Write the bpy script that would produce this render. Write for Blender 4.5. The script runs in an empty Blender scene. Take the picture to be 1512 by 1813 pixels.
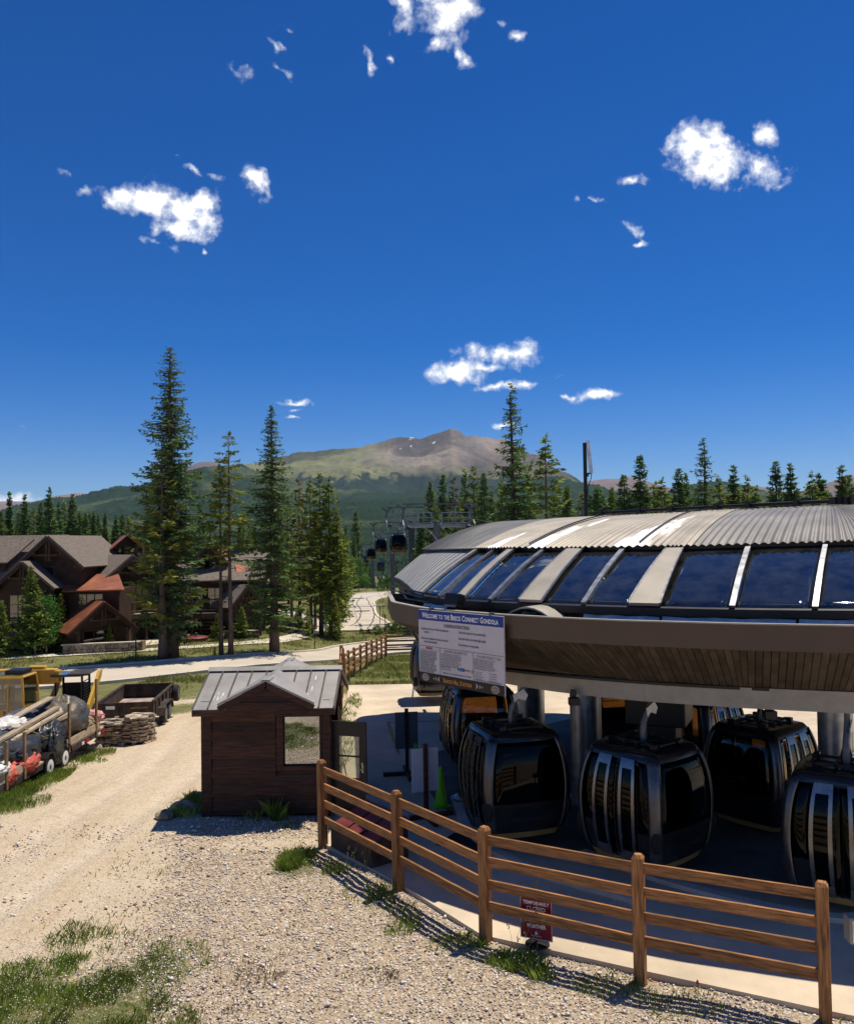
import bpy, math, random
import numpy as np
from math import sin, cos, pi, radians, hypot, atan2, sqrt
from mathutils import Matrix, Vector

SC = bpy.context.scene
COL = SC.collection
RNG = np.random.default_rng(7)
random.seed(7)

# ------------------------------------------------------------------ camera
cam_d = bpy.data.cameras.new('camera')
cam = bpy.data.objects.new('camera', cam_d)
COL.objects.link(cam)
cam_d.sensor_fit = 'HORIZONTAL'
cam_d.sensor_width = 36.0
cam_d.lens = 36.0 * 1500.0 / 1512.0
cam_d.clip_start = 0.1
cam_d.clip_end = 60000
cam.matrix_world = (Matrix.Translation((0, 0, 6.2)) @ Matrix.Rotation(pi / 2 + radians(1.85), 4, 'X')
                    @ Matrix.Rotation(radians(-0.9), 4, 'Z'))
SC.camera = cam
SC.render.engine = 'CYCLES'
SC.cycles.max_bounces = 7
SC.cycles.diffuse_bounces = 3
SC.cycles.transparent_max_bounces = 24
SC.cycles.volume_bounces = 0
SC.cycles.caustics_reflective = False
SC.cycles.caustics_refractive = False
SC.cycles.sample_clamp_indirect = 6.0
SC.view_settings.view_transform = 'Standard'
SC.view_settings.look = 'None'
SC.view_settings.exposure = 0.42
SC.view_settings.gamma = 1.0
SC.view_settings.use_curve_mapping = False

# ------------------------------------------------------------------ sun and sky
SUN_EL, SUN_AZ = radians(69), radians(49)          # azimuth measured from +Y towards +X
sun_dir = Vector((sin(SUN_AZ) * cos(SUN_EL), cos(SUN_AZ) * cos(SUN_EL), sin(SUN_EL)))
sl = bpy.data.lights.new('sun', 'SUN')
sl.energy = 4.2
sl.angle = radians(0.53)
sl.color = (1.0, 0.925, 0.79)
sun = bpy.data.objects.new('sun', sl)
COL.objects.link(sun)
sun.rotation_euler = (-sun_dir).to_track_quat('-Z', 'Y').to_euler()

W = bpy.data.worlds.new('World')
SC.world = W
W.use_nodes = True
wt = W.node_tree
for n in list(wt.nodes):
    wt.nodes.remove(n)


def wn(kind, **kw):
    n = wt.nodes.new(kind)
    for k, v in kw.items():
        setattr(n, k, v)
    return n


def wl(a, b):
    wt.links.new(a, b)


def wmath(op, a, b=None, c=None, clamp=False):
    n = wn('ShaderNodeMath', operation=op, use_clamp=clamp)
    for i, x in enumerate((a, b, c)):
        if x is None:
            continue
        if isinstance(x, (int, float)):
            n.inputs[i].default_value = x
        else:
            wl(x, n.inputs[i])
    return n.outputs[0]


sky = wn('ShaderNodeTexSky', sky_type='NISHITA')
sky.sun_disc = False
sky.sun_elevation = SUN_EL
sky.sun_rotation = SUN_AZ
sky.altitude = 3000
sky.air_density = 1.0
sky.dust_density = 0.25
sky.ozone_density = 4.0
bg_sky = wn('ShaderNodeBackground')
bg_sky.inputs['Strength'].default_value = 0.080
hsv = wn('ShaderNodeHueSaturation')
hsv.inputs['Saturation'].default_value = 1.44
hsv.inputs['Hue'].default_value = 0.513
wl(sky.outputs[0], hsv.inputs['Color'])
wl(hsv.outputs[0], bg_sky.inputs['Color'])
# clouds: soft lumps placed by direction, broken up by noise, plus scattered ones over the rest of the sky
tc = wn('ShaderNodeTexCoord')
nrm = wn('ShaderNodeVectorMath', operation='NORMALIZE')
wl(tc.outputs['Generated'], nrm.inputs[0])
sep = wn('ShaderNodeSeparateXYZ')
wl(nrm.outputs[0], sep.inputs[0])
dx, dy, dz = sep.outputs
az = wmath('ARCTAN2', dx, dy)
el = wmath('ARCSINE', dz)
nz = wn('ShaderNodeTexNoise')
nz.inputs['Scale'].default_value = 16.0
nz.inputs['Detail'].default_value = 9.0
nz.inputs['Roughness'].default_value = 0.62
nz.inputs['Distortion'].default_value = 0.3
wl(nrm.outputs[0], nz.inputs['Vector'])
nz2 = wn('ShaderNodeTexNoise')
nz2.inputs['Scale'].default_value = 55.0
nz2.inputs['Detail'].default_value = 6.0
nz2.inputs['Roughness'].default_value = 0.6
wl(nrm.outputs[0], nz2.inputs['Vector'])
# azimuth, elevation, half width, half height, tilt, weight
CLOUDS = [(0.0188, 0.5584, 0.0509, 0.0236, -0.031, 1), (-0.0136, 0.5702, 0.0286, 0.012, -0.411, 0.9), (0.0394, 0.5678, 0.0373, 0.0219, -0.038, 1),
          (0.0588, 0.5242, 0.0149, 0.0105, -0.607, 0.9), (0.015, 0.5398, 0.0271, 0.0126, -0.024, 0.95), (0.1158, 0.5408, 0.0134, 0.008, -0.066, 0.9),
          (0.0966, 0.554, 0.0148, 0.004, -0.058, 0.6), (-0.06, 0.5215, 0.015, 0.0086, -1.143, 0.8), (-0.0335, 0.5232, 0.0086, 0.006, -1.144, 0.8),
          (-0.1534, 0.5487, 0.014, 0.0069, -0.217, 0.75), (-0.1702, 0.5291, 0.0152, 0.006, -0.536, 0.75), (-0.2032, 0.5037, 0.0275, 0.0114, 0.069, 0.72),
          (-0.1606, 0.5091, 0.0251, 0.0068, -0.308, 0.7), (-0.1871, 0.4891, 0.0158, 0.0074, 0.062, 0.7), (-0.3209, 0.3728, 0.0647, 0.0181, -0.01, 1),
          (-0.2747, 0.3656, 0.0393, 0.0239, 0.073, 1), (-0.3775, 0.3761, 0.0302, 0.0107, 0.274, 0.85), (-0.2904, 0.3453, 0.0263, 0.0115, 0.076, 0.95),
          (-0.4006, 0.389, 0.0151, 0.007, 0.13, 0.65), (-0.3046, 0.3285, 0.0208, 0.0059, -0.056, 0.7), (-0.1946, 0.398, 0.0188, 0.0128, -0.79, 0.9),
          (-0.2649, 0.4088, 0.0222, 0.0052, -0.155, 0.75), (-0.2855, 0.4207, 0.0113, 0.0038, 0.093, 0.6), (-0.2561, 0.3255, 0.0063, 0.0041, 0.064, 0.6),
          (-0.1854, 0.3478, 0.0105, 0.0047, 0.044, 0.55), (-0.3417, 0.4234, 0.0048, 0.0043, 0.118, 0.6), (0.3492, 0.3976, 0.0631, 0.0222, -0.34, 1),
          (0.3226, 0.4177, 0.0432, 0.0185, -0.068, 1), (0.3784, 0.3823, 0.0374, 0.0219, -0.621, 1), (0.3883, 0.4185, 0.0152, 0.0157, -0.168, 0.85),
          (0.4038, 0.3619, 0.0138, 0.0087, -0.158, 0.65), (0.2431, 0.3911, 0.0204, 0.0073, -0.105, 0.85), (0.1833, 0.3763, 0.0131, 0.0069, -0.079, 0.7),
          (0.2047, 0.3746, 0.0142, 0.0046, -0.087, 0.6), (0.2438, 0.3448, 0.0127, 0.0053, -0.726, 0.6), (0.2516, 0.3258, 0.0088, 0.0042, 0.07, 0.7),
          (0.0993, 0.2153, 0.0529, 0.0141, -0.041, 1), (0.0422, 0.1963, 0.0387, 0.0142, 0.058, 1), (0.0724, 0.2033, 0.0399, 0.0077, -0.033, 0.95),
          (0.0886, 0.1782, 0.0344, 0.0059, 0.051, 0.9), (0.1218, 0.1822, 0.0197, 0.0058, 0.098, 0.9), (0.1554, 0.1854, 0.0078, 0.0039, -0.045, 0.7),
          (0.203, 0.1626, 0.0306, 0.0071, 0.001, 0.95), (0.166, 0.1624, 0.0169, 0.0039, -0.044, 0.75), (-0.1489, 0.1637, 0.0158, 0.0032, 0.007, 0.85),
          (-0.149, 0.1553, 0.0092, 0.0032, 0.007, 0.75), (-0.151, 0.1449, 0.0131, 0.0033, -0.047, 0.85), (0.0963, 0.1322, 0.0251, 0.0033, -0.03, 0.8),
          (-0.4445, 0.1268, 0.0055, 0.0024, 0.042, 0.6), (-0.4591, 0.0482, 0.0327, 0.0108, 0.005, 1)]
azel = wn('ShaderNodeCombineXYZ')
wn_ = wn('ShaderNodeTexNoise')
wn_.inputs['Scale'].default_value = 26.0
wn_.inputs['Detail'].default_value = 7.0
wn_.inputs['Roughness'].default_value = 0.6
wl(nrm.outputs[0], wn_.inputs['Vector'])
wsep = wn('ShaderNodeSeparateColor')
wl(wn_.outputs['Color'], wsep.inputs[0])
wl(wmath('MULTIPLY_ADD', wmath('SUBTRACT', wsep.outputs[0], 0.5), 0.046, az), azel.inputs[0])
wl(wmath('MULTIPLY_ADD', wmath('SUBTRACT', wsep.outputs[1], 0.5), 0.030, el), azel.inputs[1])
acc = None
for (ca, ce, wa, we, tilt, wgt) in CLOUDS:
    mp = wn('ShaderNodeMapping', vector_type='TEXTURE')
    mp.inputs['Location'].default_value = (ca, ce, 0)
    mp.inputs['Rotation'].default_value = (0, 0, tilt)
    mp.inputs['Scale'].default_value = (wa, we, 1)
    wl(azel.outputs[0], mp.inputs['Vector'])
    ln = wn('ShaderNodeVectorMath', operation='LENGTH')
    wl(mp.outputs[0], ln.inputs[0])
    b = wmath('MULTIPLY_ADD', ln.outputs['Value'], -0.58 * wgt, wgt)
    acc = b if acc is None else wmath('MAXIMUM', acc, b)
nmix = wmath('ADD', wmath('MULTIPLY', nz.outputs[0], 0.6), wmath('MULTIPLY', nz2.outputs[0], 0.4))
n_c = wmath('MULTIPLY', wmath('SUBTRACT', nmix, 0.5), 2.9)
acc = wmath('MAXIMUM', acc, 0.0)
has = wmath('MULTIPLY', acc, 5.0, clamp=True)
m1 = wmath('MULTIPLY', wmath('MULTIPLY', wmath('SUBTRACT', wmath('ADD', acc, n_c), 0.43), 2.2, clamp=True), has)
# the rest of the sky: scattered fair-weather clouds, cover raised out of view as neutral fill light, thinning towards the part seen here
nz3 = wn('ShaderNodeTexNoise')
nz3.inputs['Scale'].default_value = 3.2
nz3.inputs['Detail'].default_value = 9.0
nz3.inputs['Roughness'].default_value = 0.58
cvec = wn('ShaderNodeCombineXYZ')
zc = wmath('ADD', wmath('MAXIMUM', dz, 0.02), 0.25)
wl(wmath('DIVIDE', dx, zc), cvec.inputs[0])
wl(wmath('DIVIDE', dy, zc), cvec.inputs[1])
wl(cvec.outputs[0], nz3.inputs['Vector'])
away = wmath('MULTIPLY', wmath('SUBTRACT', 1.1, wmath('MULTIPLY', wmath('ADD', wmath('MULTIPLY', dy, 1.0), wmath('MULTIPLY', dz, -0.2)), 1.6)), 1.0, clamp=True)
m2 = wmath('MULTIPLY', wmath('MULTIPLY', wmath('SUBTRACT', nz3.outputs[0], 0.54), 5.0, clamp=True), away)
up = wmath('MULTIPLY', wmath('ADD', dz, 0.0), 30.0, clamp=True)
m = wmath('MULTIPLY', wmath('MAXIMUM', m1, m2), up)
msoft = wmath('MULTIPLY', m, wmath('ADD', 0.55, wmath('MULTIPLY', m, 0.45)))
bg_cl = wn('ShaderNodeBackground')
ccol = wn('ShaderNodeMixRGB')
ccol.inputs[1].default_value = (0.62, 0.70, 0.84, 1)
ccol.inputs[2].default_value = (1.0, 1.0, 1.0, 1)
wl(m, ccol.inputs[0])
wl(ccol.outputs[0], bg_cl.inputs['Color'])
bg_cl.inputs['Strength'].default_value = 0.95
wmix = wn('ShaderNodeMixShader')
wl(msoft, wmix.inputs[0])
wl(bg_sky.outputs[0], wmix.inputs[1])
wl(bg_cl.outputs[0], wmix.inputs[2])
wout = wn('ShaderNodeOutputWorld')
wl(wmix.outputs[0], wout.inputs['Surface'])
W.cycles.sampling_method = 'MANUAL'
W.cycles.sample_map_resolution = 1024

# ------------------------------------------------------------------ mesh helpers
class MB:
    """Collects shapes, then links them as one mesh object."""

    def __init__(self):
        self.v, self.f, self.n = [], [], 0

    def add(self, verts, faces):
        self.v.extend(tuple(map(float, p)) for p in verts)
        self.f.extend(tuple(int(i) + self.n for i in f) for f in faces)
        self.n += len(verts)
        return self

    def box(self, c, s, rot=0.0, mat=None):
        hx, hy, hz = s[0] / 2, s[1] / 2, s[2] / 2
        pts = [(x, y, z) for z in (-hz, hz) for y in (-hy, hy) for x in (-hx, hx)]
        ca, sa = cos(rot), sin(rot)
        out = []
        for x, y, z in pts:
            if mat is not None:
                p = mat @ Vector((x, y, z))
                out.append((p.x + c[0], p.y + c[1], p.z + c[2]))
            else:
                out.append((c[0] + x * ca - y * sa, c[1] + x * sa + y * ca, c[2] + z))
        return self.add(out, [(0, 2, 3, 1), (4, 5, 7, 6), (0, 1, 5, 4), (2, 6, 7, 3), (0, 4, 6, 2), (1, 3, 7, 5)])

    def bar(self, p, q, w, h=None, up=(0, 0, 1)):
        """A box from p to q: w across, h along up."""
        h = w if h is None else h
        p, q = Vector(p), Vector(q)
        d = q - p
        L = d.length
        if L < 1e-6:
            return self
        d /= L
        u = Vector(up)
        s = d.cross(u)
        if s.length < 1e-4:
            s = d.cross(Vector((0, 1, 0)))
        s.normalize()
        u = s.cross(d)
        m = Matrix((d, s, u)).transposed()
        return self.box((p + q) / 2, (L, w, h), mat=m)

    def tube(self, pts, r, n=8, cap=True):
        pts = [Vector(p) for p in pts]
        k = len(pts)
        rr = r if isinstance(r, (list, tuple)) else [r] * k
        ref = None
        base = self.n
        vs, fs = [], []
        for i, p in enumerate(pts):
            d = (pts[min(i + 1, k - 1)] - pts[max(i - 1, 0)])
            if d.length < 1e-9:
                d = Vector((0, 0, 1))
            d.normalize()
            if ref is None:
                ref = d.cross(Vector((0, 0, 1)))
                if ref.length < 1e-3:
                    ref = Vector((1, 0, 0))
            a = (ref - d * ref.dot(d))
            if a.length < 1e-6:
                a = d.orthogonal()
            a.normalize()
            ref = a
            b = d.cross(a)
            for j in range(n):
                t = 2 * pi * j / n
                vs.append(p + a * (cos(t) * rr[i]) + b * (sin(t) * rr[i]))
        for i in range(k - 1):
            for j in range(n):
                j2 = (j + 1) % n
                fs.append((i * n + j, i * n + j2, (i + 1) * n + j2, (i + 1) * n + j))
        if cap:
            fs.append(tuple(range(n))[::-1])
            fs.append(tuple((k - 1) * n + j for j in range(n)))
        return self.add(vs, fs)

    def lathe(self, prof, n=16, c=(0, 0, 0), axis='Z'):
        vs, fs = [], []
        for (r, z) in prof:
            for j in range(n):
                t = 2 * pi * j / n
                if axis == 'Z':
                    vs.append((c[0] + r * cos(t), c[1] + r * sin(t), c[2] + z))
                elif axis == 'X':
                    vs.append((c[0] + z, c[1] + r * cos(t), c[2] + r * sin(t)))
                else:
                    vs.append((c[0] + r * cos(t), c[1] + z, c[2] + r * sin(t)))
        k = len(prof)
        for i in range(k - 1):
            for j in range(n):
                j2 = (j + 1) % n
                fs.append((i * n + j, i * n + j2, (i + 1) * n + j2, (i + 1) * n + j))
        fs.append(tuple(range(n))[::-1])
        fs.append(tuple((k - 1) * n + j for j in range(n)))
        return self.add(vs, fs)

    def prism(self, poly, p0, ex, ey, depth):
        """A polygon in the plane (p0, ex, ey) pushed along ex x ey by depth."""
        p0, ex, ey = Vector(p0), Vector(ex), Vector(ey)
        nn = ex.cross(ey).normalized() * depth
        a = [p0 + ex * x + ey * y for x, y in poly]
        b = [p + nn for p in a]
        k = len(poly)
        fs = [tuple(range(k))[::-1], tuple(range(k, 2 * k))]
        for i in range(k):
            j = (i + 1) % k
            fs.append((i, j, k + j, k + i))
        return self.add(a + b, fs)

    def grid(self, rows, closed=False):
        k = len(rows[0])
        vs = [p for r in rows for p in r]
        fs = []
        for i in range(len(rows) - 1):
            for j in range(k - (0 if closed else 1)):
                j2 = (j + 1) % k
                fs.append((i * k + j, i * k + j2, (i + 1) * k + j2, (i + 1) * k + j))
        return self.add(vs, fs)

    def plate(self, rows, th):
        """A thin curved plate: rows of points, thickened by th along -normal (approx)."""
        R = np.array([[list(p) for p in r] for r in rows], float)
        n1 = np.gradient(R, axis=0)
        n2 = np.gradient(R, axis=1)
        nn = np.cross(n1, n2)
        nn /= (np.linalg.norm(nn, axis=2, keepdims=True) + 1e-9)
        B = R - nn * th
        a, b = R.shape[:2]
        vs = list(R.reshape(-1, 3)) + list(B.reshape(-1, 3))
        o = a * b
        fs = []
        for i in range(a - 1):
            for j in range(b - 1):
                p, q, r, s = i * b + j, i * b + j + 1, (i + 1) * b + j + 1, (i + 1) * b + j
                fs.append((p, s, r, q))
                fs.append((o + p, o + q, o + r, o + s))
        edge = [(0, j) for j in range(b)] + [(i, b - 1) for i in range(1, a)] + [(a - 1, j) for j in range(b - 2, -1, -1)] + [(i, 0) for i in range(a - 2, 0, -1)]
        for t in range(len(edge)):
            (i1, j1), (i2, j2) = edge[t], edge[(t + 1) % len(edge)]
            p, q = i1 * b + j1, i2 * b + j2
            fs.append((p, q, o + q, o + p))
        return self.add(vs, fs)

    def mesh(self, name):
        me = bpy.data.meshes.new(name)
        me.from_pydata(self.v, [], self.f)
        me.update()
        return me

    def obj(self, name, mat, parent=None, world=False, smooth=False, bevel=0.0):
        me = self.mesh(name)
        if world and parent is not None:
            off = Vector((0, 0, 0))
            p = parent
            while p is not None:
                off += p.location
                p = p.parent
            me.transform(Matrix.Translation(-off))
        return link(name, me, mat, parent, smooth, bevel)


def link(name, me, mat=None, parent=None, smooth=False, bevel=0.0):
    if mat is not None:
        me.materials.clear()
        me.materials.append(mat)
    if smooth:
        me.polygons.foreach_set('use_smooth', np.ones(len(me.polygons), bool))
        if smooth != 'all' and hasattr(me, 'set_sharp_from_angle'):
            me.set_sharp_from_angle(angle=radians(38))
    o = bpy.data.objects.new(name, me)
    COL.objects.link(o)
    if parent is not None:
        o.parent = parent
    if bevel > 0:
        b = o.modifiers.new('bevel', 'BEVEL')
        b.width = bevel
        b.segments = 1
        b.limit_method = 'ANGLE'
        b.angle_limit = radians(50)
    return o


def arrays_mesh(name, V, Fq):
    """Fast mesh from numpy arrays; Fq: (n,k) faces of equal size."""
    me = bpy.data.meshes.new(name)
    V = np.asarray(V, np.float32)
    Fq = np.asarray(Fq, np.int32)
    k = Fq.shape[1]
    me.vertices.add(len(V))
    me.vertices.foreach_set('co', V.ravel())
    me.loops.add(Fq.size)
    me.loops.foreach_set('vertex_index', Fq.ravel())
    me.polygons.add(len(Fq))
    me.polygons.foreach_set('loop_start', np.arange(0, Fq.size, k, dtype=np.int32))
    me.polygons.foreach_set('loop_total', np.full(len(Fq), k, np.int32))
    me.update(calc_edges=True)
    me.validate()
    return me


def vcol(me, name, data):
    """Per-vertex colour attribute, data (n,3)."""
    a = me.color_attributes.new(name, 'FLOAT_COLOR', 'POINT')
    d = np.ones((len(me.vertices), 4), np.float32)
    d[:, :data.shape[1]] = data
    a.data.foreach_set('color', d.ravel())


def tag(o, label=None, cat=None, group=None, kind=None):
    if label:
        o['label'] = label
    if cat:
        o['category'] = cat
    if group:
        o['group'] = group
    if kind:
        o['kind'] = kind
    return o


def thing(name, label, cat, loc=(0, 0, 0), rz=0.0, group=None):
    o = bpy.data.objects.new(name, None)
    o.empty_display_size = 0.3
    COL.objects.link(o)
    o.location = loc
    o.rotation_euler = (0, 0, rz)
    return tag(o, label, cat, group)


def kids(o):
    return [c for c in bpy.data.objects if c.parent == o]


def copy_tree(o, parent=None, children=None):
    children = children or {}
    c = o.copy()
    COL.objects.link(c)
    if parent is not None:
        c.parent = parent
    for ch in children.get(o.name, ()):
        copy_tree(ch, c, children)
    return c


def child_map(root):
    m = {}
    st = [root]
    allo = list(bpy.data.objects)
    while st:
        r = st.pop()
        ks = [c for c in allo if c.parent == r]
        m[r.name] = ks
        st.extend(ks)
    return m


# ------------------------------------------------------------------ materials
def mat(name, base, rough=0.7, metal=0.0, var=0.18, scale=4.0, bump=0.0, bscale=40.0, spec=0.4, col2=None,
        stretch=None, detail=5.0, vc=None, island=0.0, coat=0.0, objvar=0.0):
    m = bpy.data.materials.new(name)
    m.use_nodes = True
    nt = m.node_tree
    b = nt.nodes['Principled BSDF']
    b.inputs['Roughness'].default_value = rough
    b.inputs['Metallic'].default_value = metal
    b.inputs['Specular IOR Level'].default_value = spec
    if coat:
        b.inputs['Coat Weight'].default_value = coat
        b.inputs['Coat Roughness'].default_value = 0.08
    tcn = nt.nodes.new('ShaderNodeTexCoord')
    vec = tcn.outputs['Object']
    if stretch:
        mp = nt.nodes.new('ShaderNodeMapping')
        mp.inputs['Scale'].default_value = stretch
        nt.links.new(vec, mp.inputs['Vector'])
        vec = mp.outputs[0]
    oi = nt.nodes.new('ShaderNodeObjectInfo')
    add = nt.nodes.new('ShaderNodeVectorMath')
    add.operation = 'ADD'
    sc = nt.nodes.new('ShaderNodeMath')
    sc.operation = 'MULTIPLY'
    sc.inputs[1].default_value = 37.0
    nt.links.new(oi.outputs['Random'], sc.inputs[0])
    nt.links.new(vec, add.inputs[0])
    nt.links.new(sc.outputs[0], add.inputs[1])
    vec = add.outputs[0]
    nz = nt.nodes.new('ShaderNodeTexNoise')
    nz.inputs['Scale'].default_value = scale
    nz.inputs['Detail'].default_value = detail
    nz.inputs['Roughness'].default_value = 0.62
    nt.links.new(vec, nz.inputs['Vector'])
    mix = nt.nodes.new('ShaderNodeMixRGB')
    c1 = tuple(base)
    c2 = tuple(col2) if col2 else tuple(max(0.0, x * (1 - 2.2 * var)) for x in c1)
    hi = c1 if col2 else tuple(min(1, x * (1 + var)) for x in c1)
    mix.inputs[1].default_value = c2 + (1,)
    mix.inputs[2].default_value = hi + (1,)
    mr = nt.nodes.new('ShaderNodeMapRange')
    mr.inputs[1].default_value = 0.30
    mr.inputs[2].default_value = 0.66
    nt.links.new(nz.outputs[0], mr.inputs[0])
    nt.links.new(mr.outputs[0], mix.inputs[0])
    out = mix.outputs[0]
    if vc:
        at = nt.nodes.new('ShaderNodeVertexColor')
        at.layer_name = vc
        mu = nt.nodes.new('ShaderNodeMixRGB')
        mu.blend_type = 'MULTIPLY'
        mu.inputs[0].default_value = 1.0
        nt.links.new(out, mu.inputs[1])
        nt.links.new(at.outputs[0], mu.inputs[2])
        out = mu.outputs[0]
    if island or objvar:
        hs = nt.nodes.new('ShaderNodeHueSaturation')
        src = None
        if island:
            ge = nt.nodes.new('ShaderNodeNewGeometry')
            src = ge.outputs['Random Per Island']
            amt = island
        else:
            src = oi.outputs['Random']
            amt = objvar
        mm = nt.nodes.new('ShaderNodeMapRange')
        mm.inputs[3].default_value = 1 - amt
        mm.inputs[4].default_value = 1 + amt
        nt.links.new(src, mm.inputs[0])
        nt.links.new(mm.outputs[0], hs.inputs['Value'])
        if island and objvar:
            m3 = nt.nodes.new('ShaderNodeMapRange')
            m3.inputs[3].default_value = 0.5 - objvar * 0.12
            m3.inputs[4].default_value = 0.5 + objvar * 0.05
            nt.links.new(oi.outputs['Random'], m3.inputs[0])
            nt.links.new(m3.outputs[0], hs.inputs['Hue'])
        nt.links.new(out, hs.inputs['Color'])
        out = hs.outputs[0]
    nt.links.new(out, b.inputs['Base Color'])
    # roughness wanders a little
    rr = nt.nodes.new('ShaderNodeMapRange')
    rr.inputs[3].default_value = max(0.02, rough - 0.08)
    rr.inputs[4].default_value = min(1.0, rough + 0.1)
    nt.links.new(nz.outputs[0], rr.inputs[0])
    nt.links.new(rr.outputs[0], b.inputs['Roughness'])
    if bump:
        bn = nt.nodes.new('ShaderNodeTexNoise')
        bn.inputs['Scale'].default_value = bscale
        bn.inputs['Detail'].default_value = 4.0
        nt.links.new(vec, bn.inputs['Vector'])
        bu = nt.nodes.new('ShaderNodeBump')
        bu.inputs['Strength'].default_value = min(1.0, bump)
        bu.inputs['Distance'].default_value = 0.02
        nt.links.new(bn.outputs[0], bu.inputs['Height'])
        nt.links.new(bu.outputs[0], b.inputs['Normal'])
    return m


def leafmat(name, base, island=0.35, trans=0.36, objvar=0.0, rough=0.6):
    """Foliage: base colour varied per leaf, some light passing through."""
    m = mat(name, base, rough=rough, var=0.22, scale=0.9, island=island, objvar=objvar, spec=0.2)
    nt = m.node_tree
    b = nt.nodes['Principled BSDF']
    src = b.inputs['Base Color'].links[0].from_socket
    tr = nt.nodes.new('ShaderNodeBsdfTranslucent')
    nt.links.new(src, tr.inputs['Color'])
    mx = nt.nodes.new('ShaderNodeMixShader')
    mx.inputs[0].default_value = trans
    nt.links.new(b.outputs[0], mx.inputs[1])
    nt.links.new(tr.outputs[0], mx.inputs[2])
    nt.links.new(mx.outputs[0], nt.nodes['Material Output'].inputs['Surface'])
    return m


def glassmat(name, tint=(0.3, 0.26, 0.2), ior=1.5, boost=0.0, rough=0.01, wavy=0.0, dust=0.0):
    """Thin tinted pane: lets tinted light through and mirrors by angle."""
    m = bpy.data.materials.new(name)
    m.use_nodes = True
    nt = m.node_tree
    nt.nodes.remove(nt.nodes['Principled BSDF'])
    tr = nt.nodes.new('ShaderNodeBsdfTransparent')
    tr.inputs[0].default_value = tuple(tint) + (1,)
    gl = nt.nodes.new('ShaderNodeBsdfGlossy')
    gl.inputs['Roughness'].default_value = rough
    gl.inputs[0].default_value = (0.9, 0.93, 0.95, 1)
    fr = nt.nodes.new('ShaderNodeFresnel')
    fr.inputs['IOR'].default_value = ior
    ad = nt.nodes.new('ShaderNodeMath')
    ad.operation = 'ADD'
    ad.use_clamp = True
    ad.inputs[1].default_value = boost
    nt.links.new(fr.outputs[0], ad.inputs[0])
    mx = nt.nodes.new('ShaderNodeMixShader')
    nt.links.new(ad.outputs[0], mx.inputs[0])
    nt.links.new(tr.outputs[0], mx.inputs[1])
    nt.links.new(gl.outputs[0], mx.inputs[2])
    if wavy:
        tcn = nt.nodes.new('ShaderNodeTexCoord')
        nz = nt.nodes.new('ShaderNodeTexNoise')
        nz.inputs['Scale'].default_value = 0.9
        nz.inputs['Detail'].default_value = 2
        nt.links.new(tcn.outputs['Object'], nz.inputs['Vector'])
        bu = nt.nodes.new('ShaderNodeBump')
        bu.inputs['Strength'].default_value = wavy
        bu.inputs['Distance'].default_value = 0.1
        nt.links.new(nz.outputs[0], bu.inputs['Height'])
        nt.links.new(bu.outputs[0], gl.inputs['Normal'])
        nt.links.new(bu.outputs[0], fr.inputs['Normal'])
    out = mx.outputs[0]
    if dust:
        df = nt.nodes.new('ShaderNodeBsdfDiffuse')
        df.inputs[0].default_value = (.42, .42, .40, 1)
        t2 = nt.nodes.new('ShaderNodeTexCoord')
        n2 = nt.nodes.new('ShaderNodeTexNoise')
        n2.inputs['Scale'].default_value = 2.2
        n2.inputs['Detail'].default_value = 9
        n2.inputs['Roughness'].default_value = .72
        nt.links.new(t2.outputs['Object'], n2.inputs['Vector'])
        r2 = nt.nodes.new('ShaderNodeMapRange')
        r2.inputs[1].default_value = .38
        r2.inputs[2].default_value = .75
        r2.inputs[3].default_value = dust * .35
        r2.inputs[4].default_value = dust * 2.4
        nt.links.new(n2.outputs[0], r2.inputs[0])
        m2 = nt.nodes.new('ShaderNodeMixShader')
        nt.links.new(r2.outputs[0], m2.inputs[0])
        nt.links.new(out, m2.inputs[1])
        nt.links.new(df.outputs[0], m2.inputs[2])
        out = m2.outputs[0]
    nt.links.new(out, nt.nodes['Material Output'].inputs['Surface'])
    return m


M = {}
M['wood_new'] = mat('stained_wood', (0.34, 0.15, 0.048), rough=0.66, var=0.36, scale=3.0, stretch=(0.9, 12, 12), bump=0.35, bscale=9, objvar=0.2)
M['wood_far'] = mat('orange_wood', (0.34, 0.155, 0.06), rough=0.7, var=0.25, scale=3.0, stretch=(0.6, 7, 7), objvar=0.12)
M['hut_wood'] = mat('dark_brown_stain', (0.064, 0.027, 0.016), rough=0.75, var=0.36, scale=3.0, stretch=(0.7, 8, 8), bump=0.45, bscale=10, objvar=0.38)
M['hut_roof'] = mat('grey_metal_roof', (0.33, 0.31, 0.285), rough=0.45, metal=0.15, var=0.10, scale=1.6, bump=0.05, bscale=6)
M['white_mark'] = mat('white_scuff', (0.75, 0.74, 0.7), rough=0.8)
M['black_metal'] = mat('black_metal', (0.012, 0.012, 0.013), rough=0.4, var=0.15, metal=0.2)
M['floor_shade'] = mat('floor_shade_tone', (0.15, 0.135, 0.115), rough=0.8, var=0.25, scale=0.8)  # dark tone put in for the floor shade under the station
M['dark_metal'] = mat('dark_brown_metal', (0.030, 0.026, 0.023), rough=0.45, metal=0.3, var=0.12)
M['galv'] = mat('galvanised_steel', (0.36, 0.37, 0.38), rough=0.38, metal=0.85, var=0.16, scale=5)
M['galv_dark'] = mat('weathered_steel', (0.16, 0.165, 0.17), rough=0.5, metal=0.6, var=0.2, scale=5)
M['seam'] = mat('dark_roof_seam', (0.09, 0.085, 0.082), rough=0.5, metal=0.3)
M['silver'] = mat('brushed_aluminium', (0.24, 0.245, 0.255), rough=0.26, metal=0.95, var=0.08)
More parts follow.
